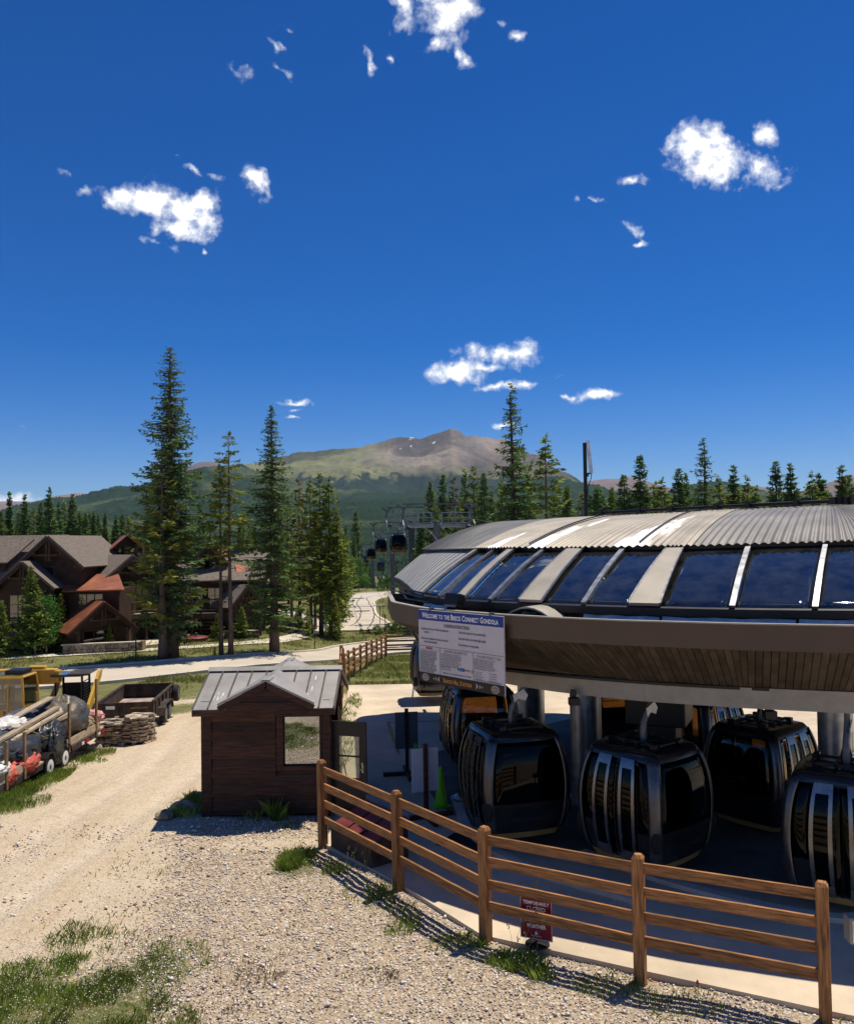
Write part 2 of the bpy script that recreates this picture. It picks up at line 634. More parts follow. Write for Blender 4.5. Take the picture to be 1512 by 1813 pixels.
M['flash'] = mat('pale_flashing', (0.62, 0.64, 0.66), rough=0.4, metal=0.4, var=0.15)
M['fascia'] = mat('brown_fascia_metal', (0.092, 0.062, 0.044), rough=0.42, metal=0.25, var=0.08, scale=0.7, bump=0.02, bscale=2)
M['soffit'] = mat('brown_soffit_wood', (0.072, 0.056, 0.038), rough=0.7, var=0.25, scale=2.5, objvar=0.22)
M['beam_paint'] = mat('grey_beige_paint', (0.34, 0.315, 0.265), rough=0.55, var=0.08)
M['rib'] = mat('beige_roof_cap', (0.37, 0.33, 0.265), rough=0.5, metal=0.15, var=0.07, scale=1.5)
M['dome_beige'] = mat('beige_roof_sheet', (0.335, 0.30, 0.245), rough=0.5, metal=0.2, var=0.10, scale=1.2)
M['dome_grey'] = mat('grey_roof_sheet', (0.225, 0.205, 0.178), rough=0.46, metal=0.3, var=0.10, scale=1.2)
M['end_grey'] = mat('slate_roof_sheet', (0.36, 0.35, 0.315), rough=0.5, metal=0.08, var=0.10, scale=1.2)
M['skylight'] = glassmat('dark_skylight', (0.02, 0.025, 0.03), ior=1.62, boost=0.09, rough=0.03, wavy=0.12, dust=0.028)
M['cabin_glass'] = glassmat('dark_cabin_glass', (0.10, 0.085, 0.065), ior=1.27, boost=0.0)
M['bronze_glass'] = glassmat('bronze_cabin_glass', (0.56, 0.45, 0.31), ior=1.5, boost=0.0)
M['clear_glass'] = glassmat('clear_glass', (0.72, 0.76, 0.72), ior=1.5, boost=0.06)
M['mirror_glass'] = glassmat('reflecting_glass', (0.12, 0.13, 0.12), ior=1.6, boost=0.42, rough=0.015, wavy=0.03)
M['house_glass'] = glassmat('dark_house_glass', (0.12, 0.13, 0.13), ior=1.5, boost=0.10)
M['post_metal'] = mat('dark_pewter_metal', (0.12, 0.125, 0.135), rough=0.3, metal=0.8, var=0.12)
M['cabin_body'] = mat('black_cabin_paint', (0.010, 0.011, 0.014), rough=0.16, var=0.1, coat=0.5)
M['cabin_gold'] = mat('tan_cabin_paint', (0.34, 0.235, 0.085), rough=0.35, var=0.1)
M['rubber'] = mat('black_rubber', (0.016, 0.016, 0.016), rough=0.85, var=0.2)
M['concrete'] = mat('pale_concrete', (0.58, 0.475, 0.345), rough=0.9, var=0.12, scale=0.7, bump=0.15, bscale=30, detail=9)
M['road'] = mat('pale_road_asphalt', (0.50, 0.435, 0.345), rough=0.93, var=0.08, scale=0.25, bump=0.2, bscale=18)
M['kerb'] = mat('kerb_concrete', (0.60, 0.53, 0.43), rough=0.9, var=0.12, scale=1.2)
M['seal'] = mat('tar_crack_seal', (0.02, 0.02, 0.02), rough=0.7)
M['yellow_line'] = mat('worn_yellow_paint', (0.50, 0.30, 0.045), rough=0.8, var=0.3, scale=6)
M['lime'] = mat('lime_green_plastic', (0.16, 0.62, 0.006), rough=0.42, var=0.06)
M['white_board'] = mat('white_board', (0.62, 0.64, 0.68), rough=0.55, var=0.04)
M['maroon'] = mat('maroon_panel', (0.17, 0.035, 0.035), rough=0.45, var=0.15)
M['yellow'] = mat('yellow_machine_paint', (0.55, 0.32, 0.05), rough=0.42, var=0.12, scale=2, objvar=0.04)
M['blue_roof'] = mat('faded_blue_panel', (0.06, 0.13, 0.24), rough=0.4, var=0.2)
M['rust'] = mat('rusty_dark_steel', (0.055, 0.035, 0.026), rough=0.8, var=0.4, scale=3, bump=0.2, bscale=20)
M['dirty_bed'] = mat('dusty_trailer_floor', (0.38, 0.29, 0.235), rough=0.9, var=0.3, scale=1.6)
M['tarp'] = mat('black_plastic_sheet', (0.030, 0.033, 0.038), rough=0.36, var=0.25, scale=3, bump=0.5, bscale=5)
M['tarp_grey'] = mat('grey_plastic_sheet', (0.085, 0.10, 0.118), rough=0.4, var=0.3, scale=3, bump=0.5, bscale=5)
M['tan_cloth'] = mat('tan_burlap_cloth', (0.30, 0.225, 0.13), rough=0.9, var=0.25, scale=3, bump=0.4, bscale=8)
M['red_cloth'] = mat('faded_red_cloth', (0.50, 0.045, 0.03), rough=0.8, var=0.3, scale=3, col2=(0.62, 0.20, 0.15), bump=0.5, bscale=6)
M['white_cloth'] = mat('white_cloth', (0.62, 0.60, 0.57), rough=0.85, var=0.2, scale=3, bump=0.4, bscale=6)
M['pink_cloth'] = mat('pink_cloth', (0.62, 0.32, 0.30), rough=0.85, var=0.2)
M['lumber'] = mat('weathered_lumber', (0.42, 0.335, 0.235), rough=0.85, var=0.25, scale=3, stretch=(8, .7, 8), objvar=0.2)
M['stake'] = mat('brown_stake_wood', (0.24, 0.145, 0.065), rough=0.8, var=0.2, scale=4)
M['strap'] = mat('yellow_strap', (0.42, 0.30, 0.05), rough=0.8)
M['red_refl'] = mat('red_reflector', (0.5, 0.02, 0.02), rough=0.3)
M['white_paint'] = mat('white_paint', (0.72, 0.72, 0.70), rough=0.4, var=0.06)
M['stone'] = mat('flat_field_stone', (0.36, 0.285, 0.20), rough=0.92, var=0.35, scale=4, bump=0.5, bscale=12, objvar=0.35)
M['log_dark'] = mat('dark_stained_logs', (0.052, 0.024, 0.013), rough=0.75, var=0.3, scale=2.0, objvar=0.2)
M['log_trim'] = mat('log_trim', (0.085, 0.047, 0.026), rough=0.75, var=0.3, scale=2.0, objvar=0.2)
M['shingle'] = mat('grey_brown_shingles', (0.175, 0.142, 0.115), rough=0.92, var=0.25, scale=7, detail=8, bump=0.4, bscale=5)
M['red_metal'] = mat('rusted_copper_roof', (0.30, 0.10, 0.052), rough=0.55, metal=0.2, var=0.2, scale=1.0)
M['chinking'] = mat('pale_chinking', (0.34, 0.27, 0.20), rough=0.9)
M['house_stone'] = mat('brown_masonry', (0.22, 0.155, 0.10), rough=0.92, var=0.4, scale=2.4, bump=0.6, bscale=3)
M['curtain'] = mat('pale_curtain', (0.16, 0.18, 0.18), rough=0.9)
M['bark'] = mat('conifer_bark', (0.155, 0.105, 0.075), rough=0.95, var=0.3, scale=3, stretch=(4, 4, 0.6), bump=0.5, bscale=6)
M['bark_dark'] = mat('dark_bark', (0.095, 0.070, 0.055), rough=0.95, var=0.3, scale=3, stretch=(4, 4, 0.6))
M['bark_pale'] = mat('aspen_bark', (0.36, 0.34, 0.27), rough=0.9, var=0.3, scale=3)
M['spruce'] = leafmat('spruce_needles', (0.13, 0.215, 0.058), objvar=0.3)
M['bluespruce'] = leafmat('blue_green_needles', (0.125, 0.205, 0.068), objvar=0.2)
M['pine'] = leafmat('lodgepole_needles', (0.205, 0.265, 0.045), objvar=0.3)
M['youngspruce'] = leafmat('young_spruce_needles', (0.20, 0.265, 0.045), objvar=0.2)
M['browntree'] = leafmat('browning_needles', (0.16, 0.12, 0.04), objvar=0.2)
M['aspen'] = leafmat('aspen_leaves', (0.12, 0.26, 0.05), objvar=0.2, trans=0.35)
M['shrub'] = leafmat('shrub_leaves', (0.085, 0.17, 0.03), objvar=0.2)
M['grass'] = leafmat('green_grass', (0.225, 0.30, 0.05), island=0.5, trans=0.35)
M['drygrass'] = leafmat('dry_meadow_grass', (0.30, 0.27, 0.10), island=0.5, trans=0.3)
M['flower'] = mat('pale_clover_flower', (0.62, 0.52, 0.46), rough=0.8, island=0.2)
M['weed'] = leafmat('reddish_weed', (0.24, 0.165, 0.115), island=0.5)
M['redflower'] = mat('red_flower', (0.60, 0.03, 0.08), rough=0.6)

# ------------------------------------------------------------------ terrain
GY = [-60, 20, 26, 32, 40, 50, 57, 65, 75, 100, 130, 165, 200, 240, 300, 400, 600, 20000]
GZ = [0, 0, -.25, -.7, -1.25, -1.9, -2.3, -2.8, -3.05, -3.5, -3.9, -4.3, -5, -9, -22, -45, -60, -60]
LY = [-60, 20, 26, 32, 40, 50, 57, 65, 75, 100, 150, 200, 260, 400, 600, 20000]
LZ = [0, 0, -.3, -.75, -1.3, -1.85, -2.1, -2.1, -1.9, -1.7, -2, -5, -12, -45, -60, -60]


def sstep(a, b, x):
    t = np.clip((np.asarray(x, float) - a) / (b - a), 0, 1)
    return t * t * (3 - 2 * t)


def terrain(x, y):
    x = np.asarray(x, float)
    y = np.asarray(y, float)
    zr = sum(np.interp(y + d, GY, GZ) for d in (-1.5, 0, 1.5)) / 3
    zl = sum(np.interp(y + d, LY, LZ) for d in (-1.5, 0, 1.5)) / 3
    x0 = -6 - 0.09 * np.maximum(0, y - 62)
    w = sstep(0, -8, x - x0)
    z = zl * w + zr * (1 - w)
    z = z - 0.04 * np.clip(-x - 5, 0, 10) * sstep(18, 24, y) * sstep(60, 40, y)
    p = sstep(-5.2, -3.8, x) * sstep(43, 36, y)
    z = z * (1 - p)
    far = sstep(120, 700, np.abs(x)) * sstep(-200, 60, y)
    return z * (1 - far) + (-60) * far * sstep(150, 700, np.hypot(x, y)) + z * far * (1 - sstep(150, 700, np.hypot(x, y)))


def tz(x, y):
    return float(terrain(x, y))

# ------------------------------------------------------------------ noise in numpy
def vnoise(x, y, seed=0):
    xi, yi = np.floor(x).astype(np.int64), np.floor(y).astype(np.int64)
    fx, fy = x - xi, y - yi
    fx, fy = fx * fx * (3 - 2 * fx), fy * fy * (3 - 2 * fy)

    def h(a, b):
        n = (a * 374761393 + b * 668265263 + seed * 982451653) & 0x7fffffff
        n = ((n ^ (n >> 13)) * 1274126177) & 0x7fffffff
        return ((n ^ (n >> 16)) & 0xffff) / 65535.0
    return (h(xi, yi) * (1 - fx) + h(xi + 1, yi) * fx) * (1 - fy) + (h(xi, yi + 1) * (1 - fx) + h(xi + 1, yi + 1) * fx) * fy


def fbm(x, y, octv=5, seed=0, ridged=False):
    s, a, t = 0, 1.0, 0
    for o in range(octv):
        n = vnoise(x * 2 ** o + 17.3 * o, y * 2 ** o - 9.1 * o, seed + o)
        if ridged:
            n = 1 - np.abs(2 * n - 1)
        s = s + a * n
        t += a
        a *= 0.5
    return s / t


# ------------------------------------------------------------------ the ground, one sheet to the horizon
def geo(a, b, n):
    return list(np.geomspace(a, b, n))


gx = sorted(set([-v for v in geo(62, 16000, 30)] + list(np.arange(-60, -14, .8)) + list(np.arange(-14, 8, .16)) + list(np.arange(8, 60, 1.5)) + geo(62, 16000, 30)))
gy = sorted(set([-v for v in geo(14, 16000, 16)] + list(np.arange(-12, 7, 2)) + list(np.arange(7, 31, .16)) + list(np.arange(31, 92, .7)) + list(np.arange(92, 262, 5)) + geo(266, 16000, 32)))
GXX, GYY = np.meshgrid(np.array(gx), np.array(gy))
xx, yy = GXX.ravel(), GYY.ravel()
zz = terrain(xx, yy)
near = sstep(45, 25, yy) * sstep(-16, -10, xx) * sstep(6, 3, xx)
inplaza = sstep(-2.3, -1.9, xx) * sstep(17, 19, yy)
rough = (fbm(xx * 1.3, yy * 1.3, 4, 3) - .5) * .10 + near * 0 + (fbm(xx * 5, yy * 5, 3, 8) - .5) * .04
# wheel ruts of the dirt track
tcx = np.interp(yy, [5, 12, 18, 25, 32, 40, 48], [-9.8, -8.6, -7.6, -7.4, -8.6, -10.6, -12.6])
rut = np.exp(-((np.abs(xx - tcx) - .8) / .28) ** 2) * sstep(50, 42, yy)
zz = zz + near * rough * (1 - inplaza) - .07 * rut * near + .03 * np.exp(-((np.abs(xx - tcx) - 1.25) / .2) ** 2) * near * sstep(50, 42, yy) - .015
# zones: gravel, grass, dirt is what is left
wob = (fbm(xx * .9, yy * .9, 4, 11) - .5) * 2.2
gravel = sstep(-5.6, -4.2, xx + wob * .8 + .12 * (yy - 14)) * sstep(20.5, 19, yy + wob * .3)
gravel = np.maximum(gravel, .55 * sstep(-9.2, -10.6, xx - wob) * sstep(24.5, 22.5, yy))
gravel = np.maximum(gravel, .30 * sstep(.5, .7, fbm(xx * .7 + 5, yy * .7, 4, 31)) * (yy < 40))
gravel = gravel * (1 - .75 * np.exp(-((yy - 17.6) / .5) ** 2) * sstep(-5, -4, xx) * sstep(-1.9, -2.6, xx))
grass = sstep(40, 48, yy + wob * 2)
grass = np.maximum(grass, sstep(33, 36, yy) * sstep(-5.2, -4.2, xx))
for (cx_, cy_, rx_, ry_, w_) in [(-5.2, 11.2, 2.0, 1.6, 1), (-4.2, 12.4, 1.0, 1.0, .8), (-11.4, 24.2, 1.0, 2.6, .9), (-11.0, 21.6, 1.6, 1.4, .8), (-2.6, 16.3, .7, .6, .9),
                                  (-11.2, 28.2, .8, 1.2, .8), (-.9, 14.6, .5, .8, .5), (.6, 12.7, .5, .4, .5), (1.5, 12.0, .5, .4, .5), (-12, 40, 2.2, 3, .9), (-5.8, 20.8, .7, 1.2, .7)]:
    grass = np.maximum(grass, w_ * np.clip(1.25 - np.hypot((xx - cx_) / rx_, (yy - cy_) / ry_) + wob * .12, 0, 1))
V = np.stack([xx, yy, zz], 1)
nx_, ny_ = len(gx), len(gy)
ii = (np.arange(ny_ - 1)[:, None] * nx_ + np.arange(nx_ - 1)[None, :]).ravel()
me = arrays_mesh('ground', V, np.stack([ii, ii + 1, ii + nx_ + 1, ii + nx_], 1))
vcol(me, 'zone', np.stack([gravel, grass, rut * near], 1))

gm = bpy.data.materials.new('earth_gravel_grass')
gm.use_nodes = True
gt = gm.node_tree
gb = gt.nodes['Principled BSDF']
gb.inputs['Roughness'].default_value = .95
gb.inputs['Specular IOR Level'].default_value = .1


def gn(kind, **kw):
    n = gt.nodes.new(kind)
    for k, v in kw.items():
        setattr(n, k, v)
    return n


def gmix(fac, a, b, mode='MIX'):
    n = gn('ShaderNodeMixRGB', blend_type=mode)
    for i, x in enumerate((fac, a, b)):
        if isinstance(x, (int, float)):
            n.inputs[i].default_value = x
        elif isinstance(x, tuple):
            n.inputs[i].default_value = x + (1,)
        else:
            gt.links.new(x, n.inputs[i])
    return n.outputs[0]


def gnoise(scale, detail=6, rough=.6):
    n = gn('ShaderNodeTexNoise')
    n.inputs['Scale'].default_value = scale
    n.inputs['Detail'].default_value = detail
    n.inputs['Roughness'].default_value = rough
    gt.links.new(gpos, n.inputs['Vector'])
    return n.outputs[0]


def gramp(src, stops):
    n = gn('ShaderNodeValToRGB')
    r = n.color_ramp
    while len(r.elements) < len(stops):
        r.elements.new(.5)
    for e, (p, c) in zip(r.elements, stops):
        e.position = p
        e.color = tuple(c) + (1,)
    gt.links.new(src, n.inputs[0])
    return n.outputs[0]


gpos = gn('ShaderNodeNewGeometry').outputs['Position']
zone = gn('ShaderNodeVertexColor')
zone.layer_name = 'zone'
zs = gn('ShaderNodeSeparateColor')
gt.links.new(zone.outputs[0], zs.inputs[0])
dirt = gramp(gnoise(.55, 8), [(.28, (.47, .34, .215)), (.5, (.56, .45, .31)), (.72, (.62, .54, .42))])
tv = gn('ShaderNodeMapping')
tv.inputs['Rotation'].default_value = (0, 0, -.15)
tv.inputs['Scale'].default_value = (2.6, .28, 1)
gt.links.new(gpos, tv.inputs['Vector'])
tn = gn('ShaderNodeTexNoise')
tn.inputs['Scale'].default_value = 1.0
tn.inputs['Detail'].default_value = 7
tn.inputs['Roughness'].default_value = .65
gt.links.new(tv.outputs[0], tn.inputs['Vector'])
dirt = gmix(.45, dirt, gramp(tn.outputs[0], [(.34, (.36, .24, .14)), (.44, (.52, .39, .25)), (.56, (.64, .55, .43)), (.7, (.54, .43, .30))]))
dirt = gmix(.5, dirt, gramp(gnoise(9, 6, .7), [(.3, (.34, .25, .16)), (.5, (.57, .46, .32)), (.75, (.72, .63, .50))]))
rutm = gn('ShaderNodeMath', operation='MULTIPLY')
gt.links.new(zs.outputs[2], rutm.inputs[0])
rutm.inputs[1].default_value = .55
dirt = gmix(rutm.outputs[0], dirt, gramp(gnoise(3.0, 7, .7), [(.35, (.50, .39, .27)), (.6, (.70, .61, .49))]))
pv = gn('ShaderNodeTexVoronoi')
pv.inputs['Scale'].default_value = 21
gt.links.new(gpos, pv.inputs['Vector'])
psep = gn('ShaderNodeSeparateColor')
gt.links.new(pv.outputs['Color'], psep.inputs[0])
stones = gramp(psep.outputs[0], [(0, (.28, .20, .125)), (.25, (.46, .36, .25)), (.5, (.60, .50, .375)), (.75, (.76, .68, .57)), (1, (.46, .36, .28))])
stones = gmix(gramp(pv.outputs['Distance'], [(.30, (0, 0, 0)), (.62, (1, 1, 1))]), stones, (.42, .32, .215))
# grains scattered in the dirt
spk = gramp(psep.outputs[1], [(.80, (0, 0, 0)), (.82, (1, 1, 1))])
dirt = gmix(spk, dirt, gmix(.55, dirt, stones))
gedge = gn('ShaderNodeMath', operation='ADD')
gt.links.new(zs.outputs[0], gedge.inputs[0])
ofs = gn('ShaderNodeMath', operation='MULTIPLY_ADD')
gt.links.new(gnoise(6, 6, .75), ofs.inputs[0])
ofs.inputs[1].default_value = 1.6
ofs.inputs[2].default_value = -.8
gt.links.new(ofs.outputs[0], gedge.inputs[1])
gfac = gramp(gedge.outputs[0], [(.38, (0, 0, 0)), (.56, (1, 1, 1))])
col = gmix(gfac, dirt, stones)
turf = gramp(gnoise(1.1, 8, .7), [(.30, (.075, .10, .022)), (.48, (.14, .145, .045)), (.64, (.24, .205, .10)), (.8, (.33, .26, .15))])
turf = gmix(.4, turf, gramp(gnoise(14, 5, .7), [(.3, (.05, .065, .02)), (.7, (.26, .25, .11))]))
tedge = gn('ShaderNodeMath', operation='ADD')
gt.links.new(zs.outputs[1], tedge.inputs[0])
gt.links.new(ofs.outputs[0], tedge.inputs[1])
tfac = gramp(tedge.outputs[0], [(.40, (0, 0, 0)), (.62, (1, 1, 1))])
col = gmix(tfac, col, turf)
gt.links.new(col, gb.inputs['Base Color'])
bu = gn('ShaderNodeBump')
bu.inputs['Strength'].default_value = .8
bu.inputs['Distance'].default_value = .05
hgt = gn('ShaderNodeMath', operation='MULTIPLY_ADD')
gt.links.new(pv.outputs['Distance'], hgt.inputs[0])
hgt.inputs[1].default_value = -.5
gt.links.new(gnoise(22, 6, .7), hgt.inputs[2])
gt.links.new(hgt.outputs[0], bu.inputs['Height'])
gt.links.new(bu.outputs[0], gb.inputs['Normal'])
ground = link('ground', me, gm, None, smooth='all')
tag(ground, 'pale dirt, gravel and meadow ground running out to the valley', kind='structure')


# ------------------------------------------------------------------ roads, paths, plaza
def resample(pts, step):
    pts = np.array(pts, float)
    d = np.r_[0, np.cumsum(np.hypot(*np.diff(pts[:, :2], axis=0).T))]
    n = max(2, int(d[-1] / step) + 1)
    t = np.linspace(0, d[-1], n)
    # smooth with a cubic through the points
    out = []
    for k in range(pts.shape[1]):
        m = np.gradient(pts[:, k], d)
        i = np.clip(np.searchsorted(d, t, side='right') - 1, 0, len(d) - 2)
        h = d[i + 1] - d[i]
        s = (t - d[i]) / h
        out.append((2 * s**3 - 3 * s**2 + 1) * pts[i, k] + (s**3 - 2 * s**2 + s) * h * m[i] + (-2 * s**3 + 3 * s**2) * pts[i + 1, k] + (s**3 - s**2) * h * m[i + 1])
    return np.stack(out, 1)


def strip(name, left, right, lift, m, n=60, cross=5, label=None):
    def rs(p):
        q = resample(p, .5)
        return q[np.linspace(0, len(q) - 1, n).round().astype(int)]
    A, B = rs(left), rs(right)
    mb = MB()
    rows = []
    for a, b in zip(A, B):
        rows.append([(a[0] + (b[0] - a[0]) * t, a[1] + (b[1] - a[1]) * t, 0) for t in np.linspace(0, 1, cross)])
    rows = [[(x, y, tz(x, y) + lift) for x, y, _ in r] for r in rows]
    mb.grid(rows)
    o = mb.obj(name, m, smooth='all')
    return tag(o, label, kind='structure')


def kerb(name, line, lift, label, w=.32, h=.14):
    q = resample(line, 1.0)
    mb = MB()
    rows = []
    for i, p in enumerate(q):
        d = q[min(i + 1, len(q) - 1)] - q[max(i - 1, 0)]
        d = d / (np.hypot(d[0], d[1]) + 1e-9)
        nx, ny = -d[1], d[0]
        z = tz(p[0], p[1]) + lift
        rows.append([(p[0] + nx * a, p[1] + ny * a, z + b) for a, b in ((-w / 2, -.25), (-w / 2, h), (w / 2, h), (w / 2, -.25))])
    mb.grid(rows)
    return tag(mb.obj(name, M['kerb']), label, kind='structure')


main_top = [(-75, 44), (-48, 49.5), (-30, 54.8), (-22.5, 57.5), (-18.2, 59.8), (-11.8, 63.8), (-9.3, 68.0), (-7.4, 74.5)]
main_top2 = [(-2.6, 79.5), (6, 81), (34, 86)]
main_bot = [(-75, 36), (-48, 41), (-30, 46), (-19.6, 50.2), (-14.8, 54.0), (-8.0, 60.6), (-6.3, 62.9), (-3, 67.2), (6, 69), (34, 73)]
road_o = strip('road', main_top + [(-5, 77.3)] + main_top2, main_bot, .06, M['road'], n=90, label='pale sunlit asphalt road passing behind the hut')
br_l = [(-34, 99.5), (-20, 97.5), (-13.5, 99), (-11.2, 106), (-11.3, 118), (-13.4, 138), (-14.2, 158), (-12, 171), (-6.3, 176), (4, 180), (30, 184)]
br_r = [(-34, 92.5), (-20, 90), (-12, 88.6), (-6.4, 89.2), (-4.5, 92), (-4.6, 98), (-6.2, 107), (-8.2, 130), (-8.9, 142), (-8.0, 150), (-5, 157), (4, 163), (30, 168)]
strip('branch_road', br_l, br_r, .068, M['road'], n=90, label='winding side road climbing away towards the gondola line')
kerb('kerb', main_top + [(-5, 77.3)] + main_top2, .03, 'concrete kerb along the far side of the road')
kerb('kerb', main_bot, .03, 'concrete kerb along the near side of the road')
kerb('kerb', br_l, .03, 'kerb along the outer bend of the winding side road')
kerb('kerb', br_r, .03, 'kerb round the grass island of the winding side road')
strip('path', [(-40, 59.2), (-25.5, 64.0), (-20.3, 65.9), (-16.2, 67.6), (-13.0, 69.4), (-11.4, 74), (-10.7, 80), (-10.9, 95)],
      [(-40, 60.6), (-25.5, 65.6), (-20.3, 67.5), (-16.6, 69.1), (-14.2, 71), (-12.8, 75), (-12.2, 80), (-12.3, 95)], .05, M['kerb'], n=60,
      label='narrow pale footpath across the lawn by the lodges')
strip('driveway', [(-27.0, 66.4), (-24, 67.4), (-21.5, 69.5)], [(-29.5, 69.3), (-25, 71.0), (-22.5, 73)], .058, M['kerb'], n=12, label='concrete drive in front of the lodge garage')


def seal_line(pts, w=.07, nm='crack_sealing'):
    q = resample(pts, 1.0)
    mb = MB()
    rows = []
    for i, p in enumerate(q):
        d = q[min(i + 1, len(q) - 1)] - q[max(i - 1, 0)]
        d = d / (np.hypot(d[0], d[1]) + 1e-9)
        j = (vnoise(np.array([i * .7]), np.array([p[0]]))[0] - .5) * .25
        rows.append([(p[0] - d[1] * (a + j), p[1] + d[0] * (a + j), tz(p[0], p[1]) + .0735 + .008 * (nm[0] != 'c')) for a in (-w, w)])
    mb.grid(rows)
    o = mb.obj(nm, M['seal'], road_o)
    return o


seal_line([(-9.2, 91), (-8.6, 98), (-9.4, 118), (-11.6, 138), (-12.3, 158)], .07)
seal_line([(-6.6, 91), (-6.6, 98), (-7.6, 118), (-9.8, 140), (-10.6, 156), (-6, 166)], .07)
seal_line([(-11.8, 132), (-8.7, 132)], .14)
seal_line([(-10.8, 124), (-7.6, 124)], .12)
seal_line([(-8.9, 103), (-5.6, 103)], .08)

slab_front = [(-2.18, 17.38), (-1.82, 16.88), (-.60, 15.34), (.74, 13.33), (1.81, 12.77), (2.91, 12.19), (5.06, 11.09), (9, 9.2), (14, 6.8)]
slab_poly = slab_front + [(34, 8), (34, 36.6), (-3.5, 36.2), (-3.38, 35.3), (-2.75, 26), (-2.14, 22), (-2.14, 19)]
mb = MB()
mb.prism([(x, y) for x, y in slab_poly], (0, 0, -.25), (1, 0, 0), (0, 1, 0), .31)
plaza = mb.obj('plaza', M['concrete'])
tag(plaza, 'pale concrete plaza round the gondola station', kind='structure')
# saw-cut joints, a hair proud strip of darker filler
for a, b in [((-.4, 15.3), (10.5, 36)), ((2.2, 12.8), (14, 36)), ((-3.0, 29.9), (20, 27)), ((-2.3, 21), (20, 18.2)), ((6, 10.9), (20, 34)), ((-2.8, 25.5), (20, 22.4))]:
    q = np.linspace(0, 1, 2)
    mj = MB().bar((a[0], a[1], .0615), (b[0], b[1], .0615), .02, .003)
    mj.obj('slab_joint', M['kerb'], plaza)
ly = MB()
for a, b in [((-1.42, 28.7), (-.92, 24.5)), ((-1.42, 28.7), (1.6, 28.9))]:
    ly.bar((a[0], a[1], .064), (b[0], b[1], .064), .10, .004)
ly.obj('painted_line', M['yellow_line'], plaza)
for c_, s_ in [((-1.3, 27.0), (1.7, .04)), ]:
    MB().box((c_[0], c_[1], .064), (s_[0], s_[1], .004)).obj('chalk_line', M['white_mark'], plaza)

# ------------------------------------------------------------------ mountains
def ridge_sheet(name, sky, D, r0, zb, amp, nscale, rows, cols, power, matfn, m, label, jag=0.0, azr=0.78, seed=1):
    sky = sorted(sky)
    az_ = np.linspace(-azr, azr, cols)
    el_ = np.interp(az_, [s[0] for s in sky], [s[1] for s in sky])
    k = np.ones(5) / 5
    el_ = .55 * el_ + .45 * np.convolve(np.pad(el_, 2, mode='edge'), k, 'valid')
    Hh = 6.2 + D * np.tan(el_)
    Hn = (fbm(az_ * 60 + 5, az_ * 0 + 2, 4, seed) - .5) * amp * .18
    t = np.linspace(0, 1, rows)
    T, A = np.meshgrid(t, az_, indexing='ij')
    R = r0 + (D - r0) * T
    X, Y = R * np.sin(A), R * np.cos(A)
    nse = fbm(X * nscale, Y * nscale, 6, seed, ridged=True) - .55
    env = np.sin(np.pi * np.clip(T, 0, 1)) ** .8
    Z = zb + (Hh[None, :] - zb) * T ** power + nse * amp * env + Hn[None, :] * T ** 9
    if jag:
        Z[-1] += (RNG.random(cols) - .3) * jag
    # never stand above the skyline of the ridge itself
    lim = 6.2 + R * ((Hh[None, :] + Hn[None, :] * T ** 9 - 6.2) / D) * (.55 + .45 * T ** 1.5)
    Z = np.where(T < .999, np.minimum(Z, lim), Z)
    # back side
    X = np.vstack([X, X[-1:] * 1.25, X[-1:] * 1.6])
    Y = np.vstack([Y, Y[-1:] * 1.25, Y[-1:] * 1.6])
    Z = np.vstack([Z, Z[-1:] * .45 + zb * .3, np.full_like(Z[-1:], zb)])
    n, c = X.shape
    ids = (np.arange(n - 1)[:, None] * c + np.arange(c - 1)[None, :]).ravel()
    me_ = arrays_mesh(name, np.stack([X.ravel(), Y.ravel(), Z.ravel()], 1), np.stack([ids, ids + c, ids + c + 1, ids + 1], 1))
    vcol(me_, 'col', matfn(X.ravel(), Y.ravel(), Z.ravel(), np.arctan2(X, Y).ravel()))
    o = link(name, me_, m, None, smooth='all')
    return tag(o, label, kind='structure')


def mtmat(name, bump, bs, speck):
    m = bpy.data.materials.new(name)
    m.use_nodes = True
    nt = m.node_tree
    b = nt.nodes['Principled BSDF']
    b.inputs['Roughness'].default_value = .95
    b.inputs['Specular IOR Level'].default_value = .05
    v = nt.nodes.new('ShaderNodeVertexColor')
    v.layer_name = 'col'
    g = nt.nodes.new('ShaderNodeNewGeometry')
    nz_ = nt.nodes.new('ShaderNodeTexNoise')
    nz_.inputs['Scale'].default_value = bs
    nz_.inputs['Detail'].default_value = 7
    nz_.inputs['Roughness'].default_value = .68
    nt.links.new(g.outputs['Position'], nz_.inputs['Vector'])
    mr = nt.nodes.new('ShaderNodeMapRange')
    mr.inputs[1].default_value = .3
    mr.inputs[2].default_value = .7
    mr.inputs[3].default_value = 1 - speck
    mr.inputs[4].default_value = 1 + speck * .6
    nt.links.new(nz_.outputs[0], mr.inputs[0])
    mx = nt.nodes.new('ShaderNodeMixRGB')
    mx.blend_type = 'MULTIPLY'
    mx.inputs[0].default_value = 1
    nt.links.new(v.outputs[0], mx.inputs[1])
    nt.links.new(mr.outputs[0], mx.inputs[2])
    nt.links.new(mx.outputs[0], b.inputs['Base Color'])
    bu_ = nt.nodes.new('ShaderNodeBump')
    bu_.inputs['Strength'].default_value = bump
    bu_.inputs['Distance'].default_value = 14
    nt.links.new(nz_.outputs[0], bu_.inputs['Height'])
    nt.links.new(bu_.outputs[0], b.inputs['Normal'])
    return m


